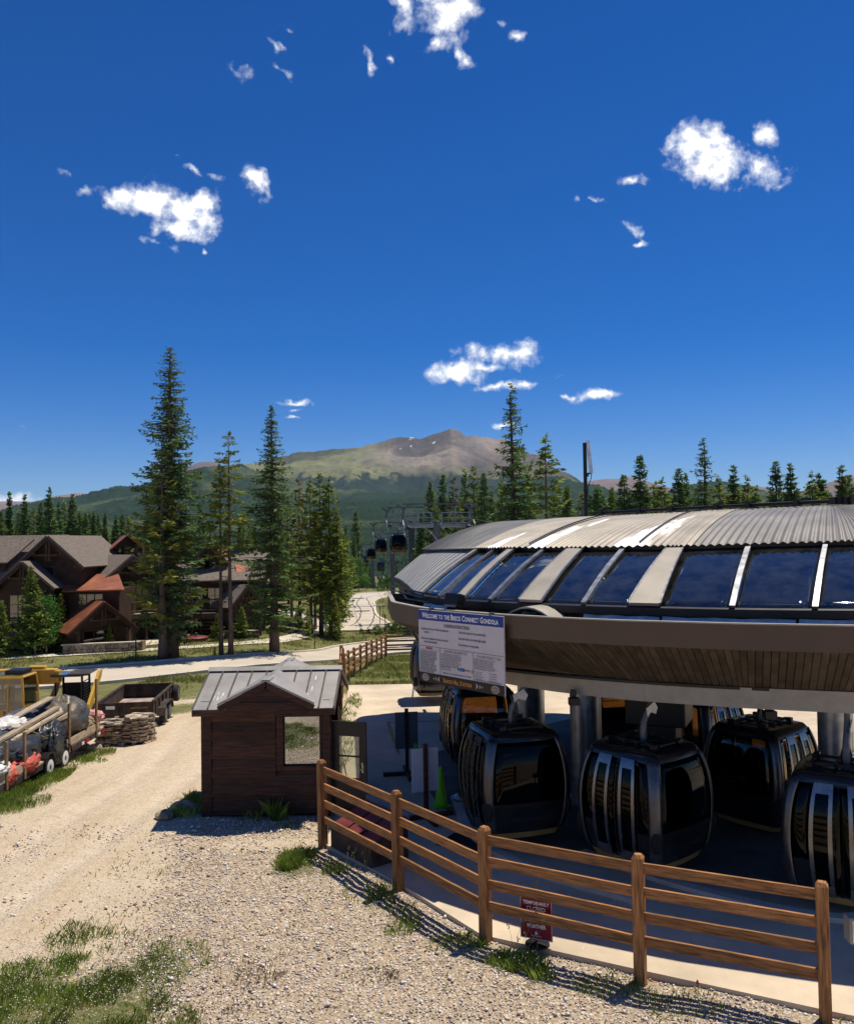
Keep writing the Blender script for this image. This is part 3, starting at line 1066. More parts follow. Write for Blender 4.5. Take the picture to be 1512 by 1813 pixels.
SKY_A = [(-0.5677, 0.01684), (-0.2769, 0.03631), (-0.2455, 0.07166), (-0.2315, 0.08592), (-0.2175, 0.09051), (-0.1866, 0.09581), (-0.1554, 0.10239), (-0.1292, 0.10565), (-0.1028, 0.10753), (-0.0762, 0.11068), (-0.0635, 0.11454), (-0.0454, 0.11768), (-0.0281, 0.11815), (-0.008, 0.11655), (0.0007, 0.12105), (0.0209, 0.12799), (0.0296, 0.12881), (0.0389, 0.12566), (0.0495, 0.11949), (0.0609, 0.12056), (0.0715, 0.12031), (0.0914, 0.11585), (0.1169, 0.1033), (0.1365, 0.09221), (0.1558, 0.08048), (0.177, 0.06806), (0.2068, 0.04567), (0.2875, 0.01149), (0.5612, 7e-05)]
SKY_B = [(-0.6138, 0.03626), (-0.4671, 0.03858), (-0.4385, 0.04586), (-0.413, 0.05145), (-0.3847, 0.05467), (-0.3521, 0.06419), (-0.3266, 0.06624), (-0.2951, 0.07467), (-0.2679, 0.08315), (-0.2491, 0.08712), (-0.2156, 0.08922), (-0.1881, 0.08079), (-0.1557, 0.07087), (-0.1296, 0.06478), (-0.0901, 0.05913), (-0.037, 0.05583), (0.0031, 0.05924), (0.0431, 0.05855), (0.0963, 0.06281), (0.136, 0.06981), (0.1557, 0.07128), (0.1769, 0.06282), (0.2026, 0.05753), (0.226, 0.05232), (0.2635, 0.04286), (0.2824, 0.05385), (0.3069, 0.05814), (0.3335, 0.06034), (0.3459, 0.05862), (0.3714, 0.05018), (0.3868, 0.04405), (0.4173, 0.04175), (0.4674, 0.03753), (0.6085, 0.03202)]
SKY_C = [(-0.6137, 0.03081), (-0.4671, 0.03263), (-0.2953, 0.03642), (-0.1035, 0.04601), (-0.0371, 0.04784), (0.096, 0.04291), (0.2256, 0.03218), (0.4669, 0.02266), (0.6081, 0.01835)]
SKY_D = [(-0.6138, 0.04444), (-0.4347, 0.04709), (-0.413, 0.05267), (-0.3955, 0.05584), (-0.3847, 0.05615), (-0.3668, 0.05226), (-0.2951, 0.07148), (-0.2722, 0.08825), (-0.2641, 0.09216), (-0.2459, 0.0923), (-0.2359, 0.0872), (-0.201, 0.07166), (0.0958, 0.03495), (0.1618, 0.05336), (0.1841, 0.06485), (0.2034, 0.06664), (0.2206, 0.06612), (0.234, 0.06894), (0.2447, 0.0673), (0.2614, 0.0603), (0.2781, 0.05463), (0.3188, 0.04886), (0.3486, 0.05037), (0.3715, 0.05328), (0.3835, 0.04912), (0.3977, 0.0449), (0.4174, 0.04662), (0.4419, 0.05352), (0.4643, 0.05971), (0.4933, 0.06125), (0.609, 0.04842)]


def col_bald(X, Y, Z, A):
    n1 = fbm(X * .0011, Y * .0011, 5, 21)
    n2 = fbm(X * .004 + 3, Y * .0008, 5, 5)
    rock = np.array([.235, .185, .140])
    rock2 = np.array([.155, .132, .118])
    mead = np.array([.145, .145, .060])
    c = rock * n2[:, None] + rock2 * (1 - n2[:, None])
    # green shoulder on the left, thinning upwards and to the right
    g = sstep(.02, -.13, A) * .9 + sstep(900, 520, Z) * .75 + (n1 - .5) * 1.6 - sstep(-.07, .05, A) * sstep(700, 1000, Z)
    g = np.clip(g, 0, 1)[:, None]
    c = c * (1 - g) + mead * g
    gully_shade = fbm(X * .00075, Y * .00075, 6, 3, ridged=True)
    c = c * (.58 + .75 * sstep(.40, .72, gully_shade))[:, None]  # gullies darkened in the colour to add shading contrast
    n3 = fbm(X * .012, Y * .012, 4, 9)
    tr = sstep(.45, .60, n3 + sstep(760, 480, Z) * .7 - .32)[:, None]
    c = c * (1 - tr) + np.array([.022, .038, .018]) * tr
    sn = (sstep(.83, .86, fbm(X * .010 + 40, Y * .010, 3, 77)) * sstep(900, 1050, Z))[:, None]
    return c * (1 - sn) + np.array([.75, .76, .78]) * sn


def col_forest(X, Y, Z, A):
    n = fbm(X * .02, Y * .02, 4, 4)[:, None]
    c = np.array([.020, .042, .016]) * (.55 + .9 * n)
    md = sstep(.64, .72, fbm(X * .0022, Y * .0022, 4, 15)) * .8
    el_ = Z / np.hypot(X, Y)
    md = np.maximum(md, .9 * np.exp(-((el_ - .0235) / .0018) ** 2) * sstep(-.12, -.10, A) * sstep(.0, -.03, A) * (fbm(X * .01, Y * .01, 3, 8) > .42))[:, None]
    return c * (1 - md) + np.array([.085, .105, .045]) * md


def col_purple(X, Y, Z, A):
    n = fbm(X * .001, Y * .001, 5, 4)[:, None]
    return np.array([.19, .13, .11]) * (.6 + .8 * n)


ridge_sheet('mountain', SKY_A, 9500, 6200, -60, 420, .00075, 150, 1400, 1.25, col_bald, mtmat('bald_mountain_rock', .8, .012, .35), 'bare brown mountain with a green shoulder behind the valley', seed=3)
ridge_sheet('mountain', SKY_D, 13500, 10500, -60, 250, .0006, 16, 500, 1.2, col_purple, mtmat('far_purple_rock', .5, .006, .25), 'far purple peaks to the side of the bare mountain', seed=12)
ridge_sheet('forest_ridge', SKY_B, 5600, 3600, -62, 160, .0016, 40, 1500, 1.0, col_forest, mtmat('conifer_slope', 1.0, .035, .75), 'long dark forested ridge below the bare mountain', jag=11, seed=6)
ridge_sheet('valley_hill', SKY_C, 3600, 1500, -64, 60, .002, 40, 900, 1.15, col_forest, mtmat('conifer_valley', 1.0, .06, .7), 'forested valley side beyond the gondola line', jag=5, seed=9)

# the far wood: tens of thousands of small conifers on the valley floor and its far side
NT = 15000
fr = 420 * (8.2 ** RNG.random(NT))
fa = RNG.uniform(-.5, .5, NT)
fx_, fy_ = fr * np.sin(fa), fr * np.cos(fa)
tt = np.clip((fr - 1500) / 2100, 0, 1)
hc = 6.2 + 3600 * np.tan(np.interp(fa, [s[0] for s in SKY_C], [s[1] for s in SKY_C]))
fz = np.where(fr > 1500, -64 + (hc + 64) * tt ** 1.15, terrain(fx_, fy_)) - 2
keep = (fbm(fx_ * .006, fy_ * .006, 3, 40) > .40) & ~((np.abs(fx_ + .1 * fy_ - 7) < 14) & (fr < 900)) & ((fr > 700) | (RNG.random(NT) < .9))
fx_, fy_, fz, fr = fx_[keep], fy_[keep], fz[keep], fr[keep]
NT = len(fx_)
K = 6
hh = RNG.uniform(9, 19, NT) * np.where(fr < 600, .8, 1)
wr = hh * RNG.uniform(.13, .19, NT)
ang = np.arange(K) * 2 * pi / K
ca = np.cos(ang)[None, :] * (wr[:, None] * RNG.uniform(.7, 1.2, (NT, K)))
sa = np.sin(ang)[None, :] * (wr[:, None] * RNG.uniform(.7, 1.2, (NT, K)))
ring = np.stack([fx_[:, None] + ca, fy_[:, None] + sa, np.repeat((fz + hh * .1)[:, None], K, 1)], 2)
ring2 = np.stack([fx_[:, None] + ca * .45, fy_[:, None] + sa * .45, np.repeat((fz + hh * .6)[:, None], K, 1)], 2)
apex = np.stack([fx_, fy_, fz + hh], 1)[:, None, :]
Vf = np.concatenate([ring, ring2, apex], 1).reshape(-1, 3)
base = np.arange(NT)[:, None] * (2 * K + 1)
fcs = []
for j in range(K):
    j2 = (j + 1) % K
    fcs.append(np.concatenate([base + j, base + j2, base + K + j2], 1))
    fcs.append(np.concatenate([base + j, base + K + j2, base + K + j], 1))
    fcs.append(np.concatenate([base + K + j, base + K + j2, base + 2 * K], 1))
fw = arrays_mesh('far_wood', Vf, np.concatenate(fcs, 0))
tag(link('far_wood', fw, leafmat('far_conifers', (.035, .066, .024), island=.55, trans=.1)), 'dark conifer wood covering the valley far behind', kind='stuff')

# ------------------------------------------------------------------ gondola station
def text_mesh(s, size, small_caps=False, extrude=0.0, align='LEFT', bold=0.0, spacing=1.0, line=1.0, width=0.0):
    cu = bpy.data.curves.new('lettering', 'FONT')
    cu.body = s
    cu.size = size
    cu.align_x = align
    cu.extrude = extrude
    cu.resolution_u = 2
    cu.offset = bold
    cu.space_character = spacing
    cu.space_line = line
    if width:
        cu.text_boxes[0].width = width
    if small_caps:
        cu.small_caps_scale = 0.78
        for i in range(len(cu.body)):
            cu.body_format[i].use_small_caps = True
    o = bpy.data.objects.new('lettering', cu)
    COL.objects.link(o)
    dg = bpy.context.evaluated_depsgraph_get()
    me_ = bpy.data.meshes.new_from_object(o.evaluated_get(dg))
    bpy.data.objects.remove(o)
    bpy.data.curves.remove(cu)
    return me_


E_C = [(5.2, 29.2, 4.95), (2.6, 29.45, 4.95), (-.85, 29.5, 4.95), (-1.09, 28.6, 4.95), (-.85, 26.0, 4.95), (-.52, 22.6, 4.95), (-.14, 18.83, 4.95), (.24, 17.77, 4.95), (.60, 17.12, 4.95),
       (.74, 16.93, 4.95), (1.20, 16.42, 4.95), (1.72, 15.98, 4.95), (2.09, 15.68, 4.95), (2.78, 15.19, 4.95), (3.48, 14.74, 4.95), (3.94, 14.49, 4.95), (5.0, 13.99, 4.95), (6.18, 13.59, 4.95), (7.4, 13.32, 4.95),
       (8.65, 13.2, 4.95), (9.9, 13.3, 4.95), (11.5, 14.0, 4.95), (13, 15.6, 4.95), (13.9, 18, 4.95), (13.6, 20.7, 4.95), (12, 22.8, 4.95), (9.5, 24.9, 4.95), (7.4, 26.9, 4.95), (6.2, 29.0, 4.95)]
R_C = [(4.4, 29.0, 5.78), (2.6, 29.3, 5.76), (.75, 29.4, 5.75), (.03, 29.3, 5.75), (.16, 28.2, 5.76), (.55, 25.2, 5.81), (1.25, 20.9, 5.87), (1.61, 19.85, 5.88), (1.90, 19.25, 5.89),
       (2.0, 19.08, 5.89), (2.57, 18.5, 5.89), (3.05, 18.1, 5.90), (3.30, 17.84, 5.90), (4.03, 17.35, 5.90), (4.80, 16.86, 5.90), (5.06, 16.73, 5.90), (6.14, 16.2, 5.93), (7.42, 15.8, 5.95), (8.3, 15.6, 5.96),
       (9.1, 15.6, 5.96), (9.9, 15.7, 5.96), (10.8, 16.2, 5.95), (11.5, 17.0, 5.93), (11.8, 18.3, 5.92), (11.6, 19.7, 5.9), (10.6, 20.9, 5.9), (8.2, 22.9, 5.85), (6.1, 25.0, 5.8), (4.8, 27.6, 5.8)]
K = 1.05


def kz(z):
    return 6.2 - (6.2 - z) * K


def kpts(P):
    return [(x * K, y * K) + tuple(kz(z) for z in r) for x, y, *r in P]


S_C = []
for (x, y, z) in R_C:
    # nearest spine point for a straight spine from the far left end to the near right end
    a, b = np.array([2.7, 27.0]), np.array([9.0, 19.0])
    d = b - a
    # ribs all run the same way in plan, so follow that direction to the spine line
    t = np.clip(((np.array([x, y]) + 4.4 * np.array([.53, .85])) - a) @ d / (d @ d), 0, 1)
    if y > 23 or x > 8.6:
        t = np.clip((np.array([x, y]) - a) @ d / (d @ d), 0, 1)
    p = a + d * t
    S_C.append((p[0], p[1], 6.74 + .08 * t))
E_C, R_C, S_C = (np.array(kpts(P)) for P in (E_C, R_C, S_C))
sC = np.r_[0, np.cumsum(np.hypot(*np.diff(E_C[:, :2], axis=0).T))]
SMAX = sC[-1]


def herm(Cp, s):
    s = np.atleast_1d(s)
    i = np.clip(np.searchsorted(sC, s, side='right') - 1, 0, len(sC) - 2)
    h = sC[i + 1] - sC[i]
    t = (s - sC[i]) / h
    d = np.diff(Cp, axis=0) / np.diff(sC)[:, None]
    m = np.vstack([d[:1], (d[1:] + d[:-1]) / 2, d[-1:]])
    t, h = t[:, None], h[:, None]
    return (2 * t**3 - 3 * t**2 + 1) * Cp[i] + (t**3 - 2 * t**2 + t) * h * m[i] + (-2 * t**3 + 3 * t**2) * Cp[i + 1] + (t**3 - t**2) * h * m[i + 1]


def band(s, t, lift=0.0):
    """Point on the lower curved roof band; t=0 eave, t=1 upper rim."""
    E, R = herm(E_C, s)[0], herm(R_C, s)[0]
    p = E * (1 - t) + R * t
    d = R - E
    n = np.array([-d[0], -d[1], 0])
    n = n / (np.linalg.norm(n) + 1e-9)
    hz = hypot(d[0], d[1])
    nrm_ = np.array([n[0] * d[2], n[1] * d[2], hz]) / np.linalg.norm(d)
    return p + nrm_ * ((.03 + .03 * min(1, max(0, (s - 8) / 5))) * sin(pi * t) + lift)


def dome(s, t, lift=0.0):
    R, S = herm(R_C, s)[0], herm(S_C, s)[0]
    E = herm(E_C, s)[0]
    o = (E - R)[:2]
    o = o / (np.linalg.norm(o) + 1e-9)
    p = R * (1 - t) + S * t
    z = R[2] + .10 + (S[2] - R[2] - .10) * (1 - (1 - t) ** 2)
    k = .16 * (1 - t) ** 3
    return np.array([p[0] + o[0] * k, p[1] + o[1] * k, z + lift])


SX, SY = 6.5, 23.0
station = thing('gondola_station', 'large gondola station with a domed metal roof and a band of dark curved skylights', 'station', (SX, SY, 0.06))


def sob(mb, name, m, smooth=False, bevel=0, label=None):
    o = mb.obj(name, m, station, world=True, smooth=smooth, bevel=bevel)
    if label:
        o['label'] = label
    return o


def patch(s0, s1, t0=0, t1=1, lift=0.0, th=.02, nt=9, ns=None, f=band):
    ns = ns or max(2, int(abs(s1 - s0) / .25) + 1)
    mb = MB()
    mb.plate([[tuple(f(s, t, lift)) for s in np.linspace(s0, s1, ns)] for t in np.linspace(t0, t1, nt)], th)
    return mb


# lower band: sheets at the left end, skylights and caps in front
s_of = lambda k: sC[k]
wide = [(sC[6] - .02, sC[6] + .20), (sC[8], sC[9]), (sC[11], sC[12]), (sC[14], sC[15])]
thin = [sC[7], sC[10], sC[13], sC[16], sC[17], sC[18], sC[19]]
for a, b in wide:
    sob(patch(a, b, 0, 1, .055, .06, ns=3), 'roof_cap', M['rib'], smooth=True)
    for e in (a - .012, b + .012):
        sob(patch(e - .016, e + .016, 0, .99, .075, .05, ns=2), 'cap_edge', M['galv'], smooth=True)
for c in thin:
    sob(patch(c - .048, c + .048, 0, 1, .05, .05, ns=2), 'skylight_bar', M['galv'], smooth=True)
    sob(patch(c - .018, c + .018, 0, 1, .068, .03, ns=2), 'bar_ridge', M['silver'], smooth=True)
cuts = [sC[6] + .20, sC[7], sC[8], sC[9], sC[10], sC[11], sC[12], sC[13], sC[14], sC[15], sC[16], sC[17], sC[18], sC[19], sC[20]]
for a, b in zip(cuts[:-1], cuts[1:]):
    if any(abs(a - w[0]) < .01 for w in wide):
        continue
    sob(patch(a + .01, b - .01, .012, .985, .02, .015, ns=6, nt=12), 'skylight', M['skylight'], smooth='all')
# the dark room under the skylights: a liner a little below the glass
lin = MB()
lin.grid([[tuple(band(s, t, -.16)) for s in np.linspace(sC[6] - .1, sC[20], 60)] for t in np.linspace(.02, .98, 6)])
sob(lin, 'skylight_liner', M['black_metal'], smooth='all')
sheets = list(np.arange(sC[1], sC[6] - .05, .62))
for i, a in enumerate(sheets):
    b = sheets[i + 1] if i + 1 < len(sheets) else sC[6] - .03
    sob(patch(a + .012, b - .012, 0, 1, 0.0, .03, ns=3), 'roof_sheet', M['end_grey'], smooth=True)
    sob(patch(a - .016, a + .016, 0, 1, .012, .03, ns=2), 'sheet_seam', M['seam'], smooth=True)
for a, b in zip(np.linspace(sC[20], SMAX, 9)[:-1], np.linspace(sC[20], SMAX, 9)[1:]):
    sob(patch(a, b, 0, 1, 0.0, .03, ns=12), 'roof_sheet', M['end_grey'], smooth=True)

# drip edge along the eave
dr = MB()
ss = np.linspace(sC[1], sC[21], 140)
dr.grid([[tuple(herm(E_C, s)[0] + np.array([0, 0, dz_])) for s in ss] for dz_ in (-.10, .05)])
rows = []
for off, z in ((-.05, kz(4.84)), (-.05, kz(4.97)), (.04, kz(5.0)), (.04, kz(4.84))):
    r = []
    for s in ss:
        E, R = herm(E_C, s)[0], herm(R_C, s)[0]
        o = (E - R)[:2]
        o /= np.linalg.norm(o)
        r.append((E[0] + o[0] * -off, E[1] + o[1] * -off, z))
    rows.append(r)
de = MB()
de.grid(rows + [rows[0]])
sob(de, 'drip_edge', M['dark_metal'])


# upper dome: corrugated sheets
def dome_mat(name, base, rough=.5):
    m = mat(name, base, rough=rough, metal=.2, var=.10, scale=1.1)
    nt = m.node_tree
    b = nt.nodes['Principled BSDF']
    v = nt.nodes.new('ShaderNodeVertexColor')
    v.layer_name = 'paint'
    sp_ = nt.nodes.new('ShaderNodeSeparateColor')
    nt.links.new(v.outputs[0], sp_.inputs[0])
    mx = nt.nodes.new('ShaderNodeMixRGB')
    src = b.inputs['Base Color'].links[0].from_socket
    nt.links.new(sp_.outputs[0], mx.inputs[0])
    nt.links.new(src, mx.inputs[1])
    mx.inputs[2].default_value = (.82, .80, .76, 1)
    nt.links.new(mx.outputs[0], b.inputs['Base Color'])
    return m


DM = {'beige': dome_mat('beige_corrugated_sheet', (.345, .305, .245)), 'grey': dome_mat('grey_corrugated_sheet', (.215, .198, .175), .45), 'slate': dome_mat('slate_corrugated_sheet', (.155, .152, .138), .45)}
streaks = [(sC[7] + .1, .34, .26), (sC[9] + .6, .30, .60), (sC[13] + .3, .40, .64)]


def dome_piece(s0, s1, m, name='dome_sheet', tmax=1.0, lift=0.0):
    n = max(8, int((s1 - s0) / .032))
    sv = np.linspace(s0, s1, n)
    tv = np.linspace(0, tmax, 30)
    R, S, E = herm(R_C, sv), herm(S_C, sv), herm(E_C, sv)
    o = (E - R)[:, :2]
    o /= np.linalg.norm(o, axis=1, keepdims=True)
    k = .16 * (1 - tv) ** 3
    P = R[None] * (1 - tv)[:, None, None] + S[None] * tv[:, None, None]
    P[:, :, :2] += o[None] * k[:, None, None]
    cor = .021 * np.sin(sv * 2 * pi / .155)
    P[:, :, 2] = (R[:, 2] + .10)[None] + (S[:, 2] - R[:, 2] - .10)[None] * (1 - (1 - tv[:, None]) ** 2) + cor[None] * (1 - tv[:, None] * .75) + lift
    a, b = len(tv), n
    ids = (np.arange(a - 1)[:, None] * b + np.arange(b - 1)[None, :]).ravel()
    V_ = P.reshape(-1, 3) - np.array([SX, SY, .06])
    me_ = arrays_mesh(name, V_, np.stack([ids, ids + 1, ids + b + 1, ids + b], 1))
    pm = np.zeros((a, b))
    nz_ = fbm(sv[None] * 5 + tv[:, None] * 3, tv[:, None] * 6 + sv[None] * 0, 4, 61)
    fine = fbm(sv[None] * 13, tv[:, None] * 22 + sv[None] * 0, 3, 62)
    for (sc_, w_, tm) in streaks:
        wv = w_ * np.clip(1 - tv / tm, 0, 1) ** .7
        dd = (sc_ + .55 * tv[:, None] - sv[None])
        inside = np.clip((wv[:, None] - np.abs(dd - wv[:, None] * .4) + (nz_ - .5) * .6) / .08, 0, 1) * (tv[:, None] < tm) * (wv[:, None] > .02)
        pm = np.maximum(pm, inside * (fine + .35 > .62))
    vcol(me_, 'paint', np.repeat(pm.reshape(-1, 1), 3, 1))
    return link(name, me_, m, station, smooth='all')


bounds = [(0, sC[2], 'slate'), (sC[2], sC[4], 'slate'), (sC[4], sC[6], 'slate'), (sC[6], sC[9] + .35, 'beige'), (sC[9] + .35, sC[13] + .3, 'beige'), (sC[13] + .3, sC[15] + .25, 'beige'), (sC[15] + .25, sC[17] + .3, 'grey'),
          (sC[17] + .3, sC[20], 'grey'), (sC[20], sC[22], 'grey'), (sC[22], sC[25], 'grey'), (sC[25], SMAX, 'slate')]
for i, (a, b, k) in enumerate(bounds):
    dome_piece(a - .03, b, DM[k], lift=.012 * (i % 2))
# overlap ribs where sheets meet
for s0 in (sC[9] + .35, sC[13] + .3):
    sob(patch(s0 - .012, s0 + .012, .02, .9, .045, .03, nt=16, ns=2, f=dome), 'sheet_overlap', M['dark_metal'], smooth=True)
# dark closure under the dome edge
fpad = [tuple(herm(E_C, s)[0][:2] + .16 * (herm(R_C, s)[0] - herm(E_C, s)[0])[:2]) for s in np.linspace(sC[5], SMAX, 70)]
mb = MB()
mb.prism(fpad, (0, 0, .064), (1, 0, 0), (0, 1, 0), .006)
sob(mb, 'floor_shade_pad', M['floor_shade'])  # dark pad under the roof footprint, added to paint deeper shade on the floor
cl = MB()
cl.grid([[tuple(herm(R_C, s)[0] * np.array([1, 1, 0]) + np.array([0, 0, herm(R_C, s)[0][2] + d_])) for s in np.linspace(0, SMAX, 200)] for d_ in (-.12, .11)])
sob(cl, 'edge_closure', M['black_metal'])  # its black also paints the shadow gap below the overhang
# pipe along the crest
pp = []
for s in np.linspace(sC[8], sC[21], 40):
    p = dome(s, .80, .10)
    pp.append(tuple(p))
sob(MB().tube(pp, .045, 8), 'ridge_pipe', M['black_metal'], smooth=True)
for s in np.linspace(sC[9], sC[20], 10):
    p = dome(s, .80, .06)
    mb = MB().box((p[0], p[1], p[2] + .05), (.16, .12, .16), .6)
    mb.box((p[0] + .14, p[1], p[2] + .09), (.05, .05, .14))
    sob(mb, 'pipe_bracket', M['dark_metal'])

# ------------------------------------------------------------------ canopy round the front
C_C = [(-1.03, 21.6), (-.80, 18.57), (-.15, 16.90), (.58, 15.92), (1.31, 15.08), (2.28, 14.27), (3.04, 13.75), (4.65, 12.96), (6.18, 12.40), (6.78, 12.22)]
C_C = kpts(C_C)
_c = np.array(C_C)
_d = np.r_[0, np.cumsum(np.hypot(*np.diff(_c, axis=0).T))]
_t = np.linspace(0, _d[-1], int(_d[-1] / .12))
cq = np.stack([np.interp(_t, _d, _c[:, 0]), np.interp(_t, _d, _c[:, 1])], 1)
cn = np.gradient(cq, axis=0)
for _ in range(2):
    cn[1:-1] = (cn[:-2] + 2 * cn[1:-1] + cn[2:]) / 4
cn /= np.linalg.norm(cn, axis=1, keepdims=True)
nin = np.stack([-cn[:, 1], cn[:, 0]], 1)
ZT, ZB, ZI = kz(4.83), kz(4.44), kz(3.66)


def coff(i, d):
    return cq[i] + nin[i] * d


def ring_plate(i0, i1, prof, step=3):
    """Sweep a closed profile [(inset, z)] along the canopy line."""
    idx = sorted(set(list(range(i0, i1, step)) + [i1]))
    rows = [[(*coff(i, a), z) for (a, z) in prof] for i in idx]
    mb = MB()
    mb.grid(rows, closed=True)
    k = len(prof)
    mb.f.append(tuple(range(k))[::-1])
    mb.f.append(tuple((len(idx) - 1) * k + j for j in range(k)))
    return mb


NQ = len(cq) - 1
seg = [0, int(NQ * .22), int(NQ * .42), int(np.argmin(np.hypot(cq[:, 0] - 3.17 * K, cq[:, 1] - 13.68 * K))), NQ]
for a, b in zip(seg[:-1], seg[1:]):
    sob(ring_plate(a, b, [(0, ZB), (0, ZT), (.07, ZT), (.07, ZB)]), 'fascia', M['fascia'], smooth=True)
    sob(ring_plate(a, b, [(-.015, ZT), (-.015, ZT + .022), (.09, ZT + .022), (.09, ZT)]), 'fascia_cap', M['beam_paint'])
jt = cq[seg[4]]
sob(MB().box((jt[0] - .01, jt[1] - .012, kz(4.64)), (.02, .03, .40), .3), 'fascia_joint', M['black_metal'])
sob(MB().box((jt[0] - .02, jt[1] - .018, kz(4.72)), (.018, .03, .14), .3), 'joint_tape', M['white_paint'])
# boarded soffit: one board after another, a dark gap between
i = 0
while i < NQ - 1:
    j = min(NQ, i + 1)
    for (t0, t1) in ((0, 1),):
        mb = MB()
        a0, a1 = np.array([*coff(i, .02), ZB]), np.array([*coff(i, 1.42), ZI])
        b0, b1 = np.array([*coff(j, .02), ZB]), np.array([*coff(j, 1.42), ZI])
        g0, g1 = (b0 - a0) * .05, (b1 - a1) * .05
        up_ = np.array([0, 0, .02])
        jit = np.array([0, 0, RNG.uniform(-.006, .006)])
        q = [a0 + g0 + jit, b0 - g0 + jit, b1 - g1 + jit, a1 + g1 + jit]
        mb.add([tuple(p) for p in q] + [tuple(p + up_) for p in q], [(0, 1, 2, 3), (7, 6, 5, 4), (0, 4, 5, 1), (1, 5, 6, 2), (2, 6, 7, 3), (3, 7, 4, 0)])
        sob(mb, 'soffit_board', M['soffit'])
    i = j
sob(ring_plate(0, NQ, [(.04, ZB + .06), (1.40, ZI + .06), (1.40, ZI + .09), (.04, ZB + .09)]), 'soffit_backing', M['black_metal'])
for a, b in zip(seg[:-1], seg[1:]):
    sob(ring_plate(a, b, [(1.40, kz(3.31)), (1.40, ZI - .01), (1.66, ZI - .01), (1.66, kz(3.31))]), 'ring_beam', M['beam_paint'], smooth=True)
# return of the fascia at its left end
re_ = coff(0, 1.5)
sob(MB().bar((*coff(0, .0), (ZT + ZB) / 2), (*re_, (ZT + ZB) / 2), .07, ZT - ZB), 'fascia', M['fascia'])
for zz_ in (.28, .55):
    sob(MB().tube([(*coff(2, .1), ZT + zz_ * .4), (*coff(30, .6), ZT + zz_ * .4), (*coff(60, 1.1), ZT + .1)], .018, 6), 'guard_rail', M['black_metal'])
# roof deck between fascia and eave, and the low wall under the eave
idx = list(range(0, NQ + 1, 3))
sob(ring_plate(0, NQ, [(.07, ZB + .10), (1.3, ZB + .10), (1.3, ZB + .04), (.07, ZB + .04)]), 'gutter_deck', M['dark_metal'])
wl_rows = []
for z in (3.56, kz(4.92)):
    wl_rows.append([(*(herm(E_C, s)[0][:2] + .12 * (herm(R_C, s)[0] - herm(E_C, s)[0])[:2]), z) for s in np.linspace(0, SMAX, 160)])
mb = MB()
mb.grid(wl_rows)
sob(mb, 'eave_wall', M['fascia'], smooth='all')
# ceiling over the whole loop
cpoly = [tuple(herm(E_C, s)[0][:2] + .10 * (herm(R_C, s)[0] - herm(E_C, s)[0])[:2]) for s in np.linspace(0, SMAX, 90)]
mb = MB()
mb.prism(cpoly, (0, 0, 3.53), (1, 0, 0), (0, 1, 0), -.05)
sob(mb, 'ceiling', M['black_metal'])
# braces from fascia to wall
for k in list(range(10, NQ, 11)):
    a = (*coff(k, .05), ZT - .03)
    b = (*coff(k + 1, 1.3), ZT - .15)
    sob(MB().bar(a, b, .05, .04), 'brace', M['lumber'] if k > NQ * .55 else M['dark_metal'])
for d_, z_ in ((.35, ZT + .07), (.85, ZT + .10)):
    sob(MB().tube([(*coff(k, d_), z_) for k in range(2, int(NQ * .36), 6)], .02, 6), 'gutter_cable', M['black_metal'])
# pale flashing tucked under the eave
for (a, b) in ((sC[6] + .25, sC[7] + .35), (sC[11], sC[12] - .1), (sC[13], sC[15]), (sC[15] + .05, sC[17] - .3), (sC[17] - .25, sC[19])):
    mb = MB()
    rows = []
    for off, z in ((.02, kz(4.83)), (.10, kz(4.70)), (.16, kz(4.69))):
        rows.append([(*(herm(E_C, s)[0][:2] - off * np.array([.5, .86])), z - .02 * (i % 2)) for i, s in enumerate(np.linspace(a, b, 6))])
    mb.plate(rows, .012)
    sob(mb, 'flashing', M['flash'])
# small arched hood by the sign
mb = MB()
hc_ = np.array([1.78, 15.22]) * K
dv, nv = np.array([.82, -.57]), np.array([.57, .82])
rows = []
for t in np.linspace(0, 1, 9):
    x = (t - .5) * 1.25
    z = kz(4.66) + .32 * sin(pi * t) ** .8
    rows.append([(*(hc_ + dv * x + nv * w), z) for w in np.linspace(-.05, .55, 4)])
mb.plate(rows, .03)
sob(mb, 'arched_hood', M['rib'], smooth=True)
# columns and cross beams
for (x, y, r, nm) in ((3.62, 19.9, .36, 'column'), (3.15, 26.6, .42, 'column'), (7.85, 16.6, .30, 'column'), (11.5, 24, .36, 'column')):
    mb = MB().lathe([(r, .06), (r, 3.6)], 28, (x, y, 0))
    mb.lathe([(r + .16, .05), (r + .16, .11)], 28, (x, y, 0))
    sob(mb, nm, M['galv'], smooth=True)
mb = MB()
mb.prism([(-1.0, 0), (-.55, -.42), (.72, -.46), (.95, 0)], (3.45, 17.3, 3.56), (.92, -.38, 0), (0, 0, 1), -.55)
sob(mb, 'bracket_beam', M['beam_paint'])
sob(MB().box((5.0, 18.6, 2.9), (1.25, 1.1, 1.5), -.45), 'drive_housing', M['dark_metal'], bevel=.03)
sob(MB().box((5.0, 18.6, 1.1), (.8, .8, 2.2), -.45), 'pedestal', M['dark_metal'], bevel=.03)
sob(MB().bar((1.6, 27, 3.35), (9.0, 15.4, 3.35), .4, .5), 'cross_beam', M['galv_dark'])
sob(MB().bar((.8, 21, 3.4), (12, 23, 3.4), .35, .4), 'cross_beam', M['galv_dark'])
rl = [(.35, 31), (.9, 26), (1.25, 22), (1.62, 18.6), (2.3, 16.75), (3.7, 15.3), (5.4, 14.35), (7.2, 14.15), (9.2, 15.2), (10.6, 17.5), (11.2, 21), (11.3, 27)]
rq = resample(rl, .4)
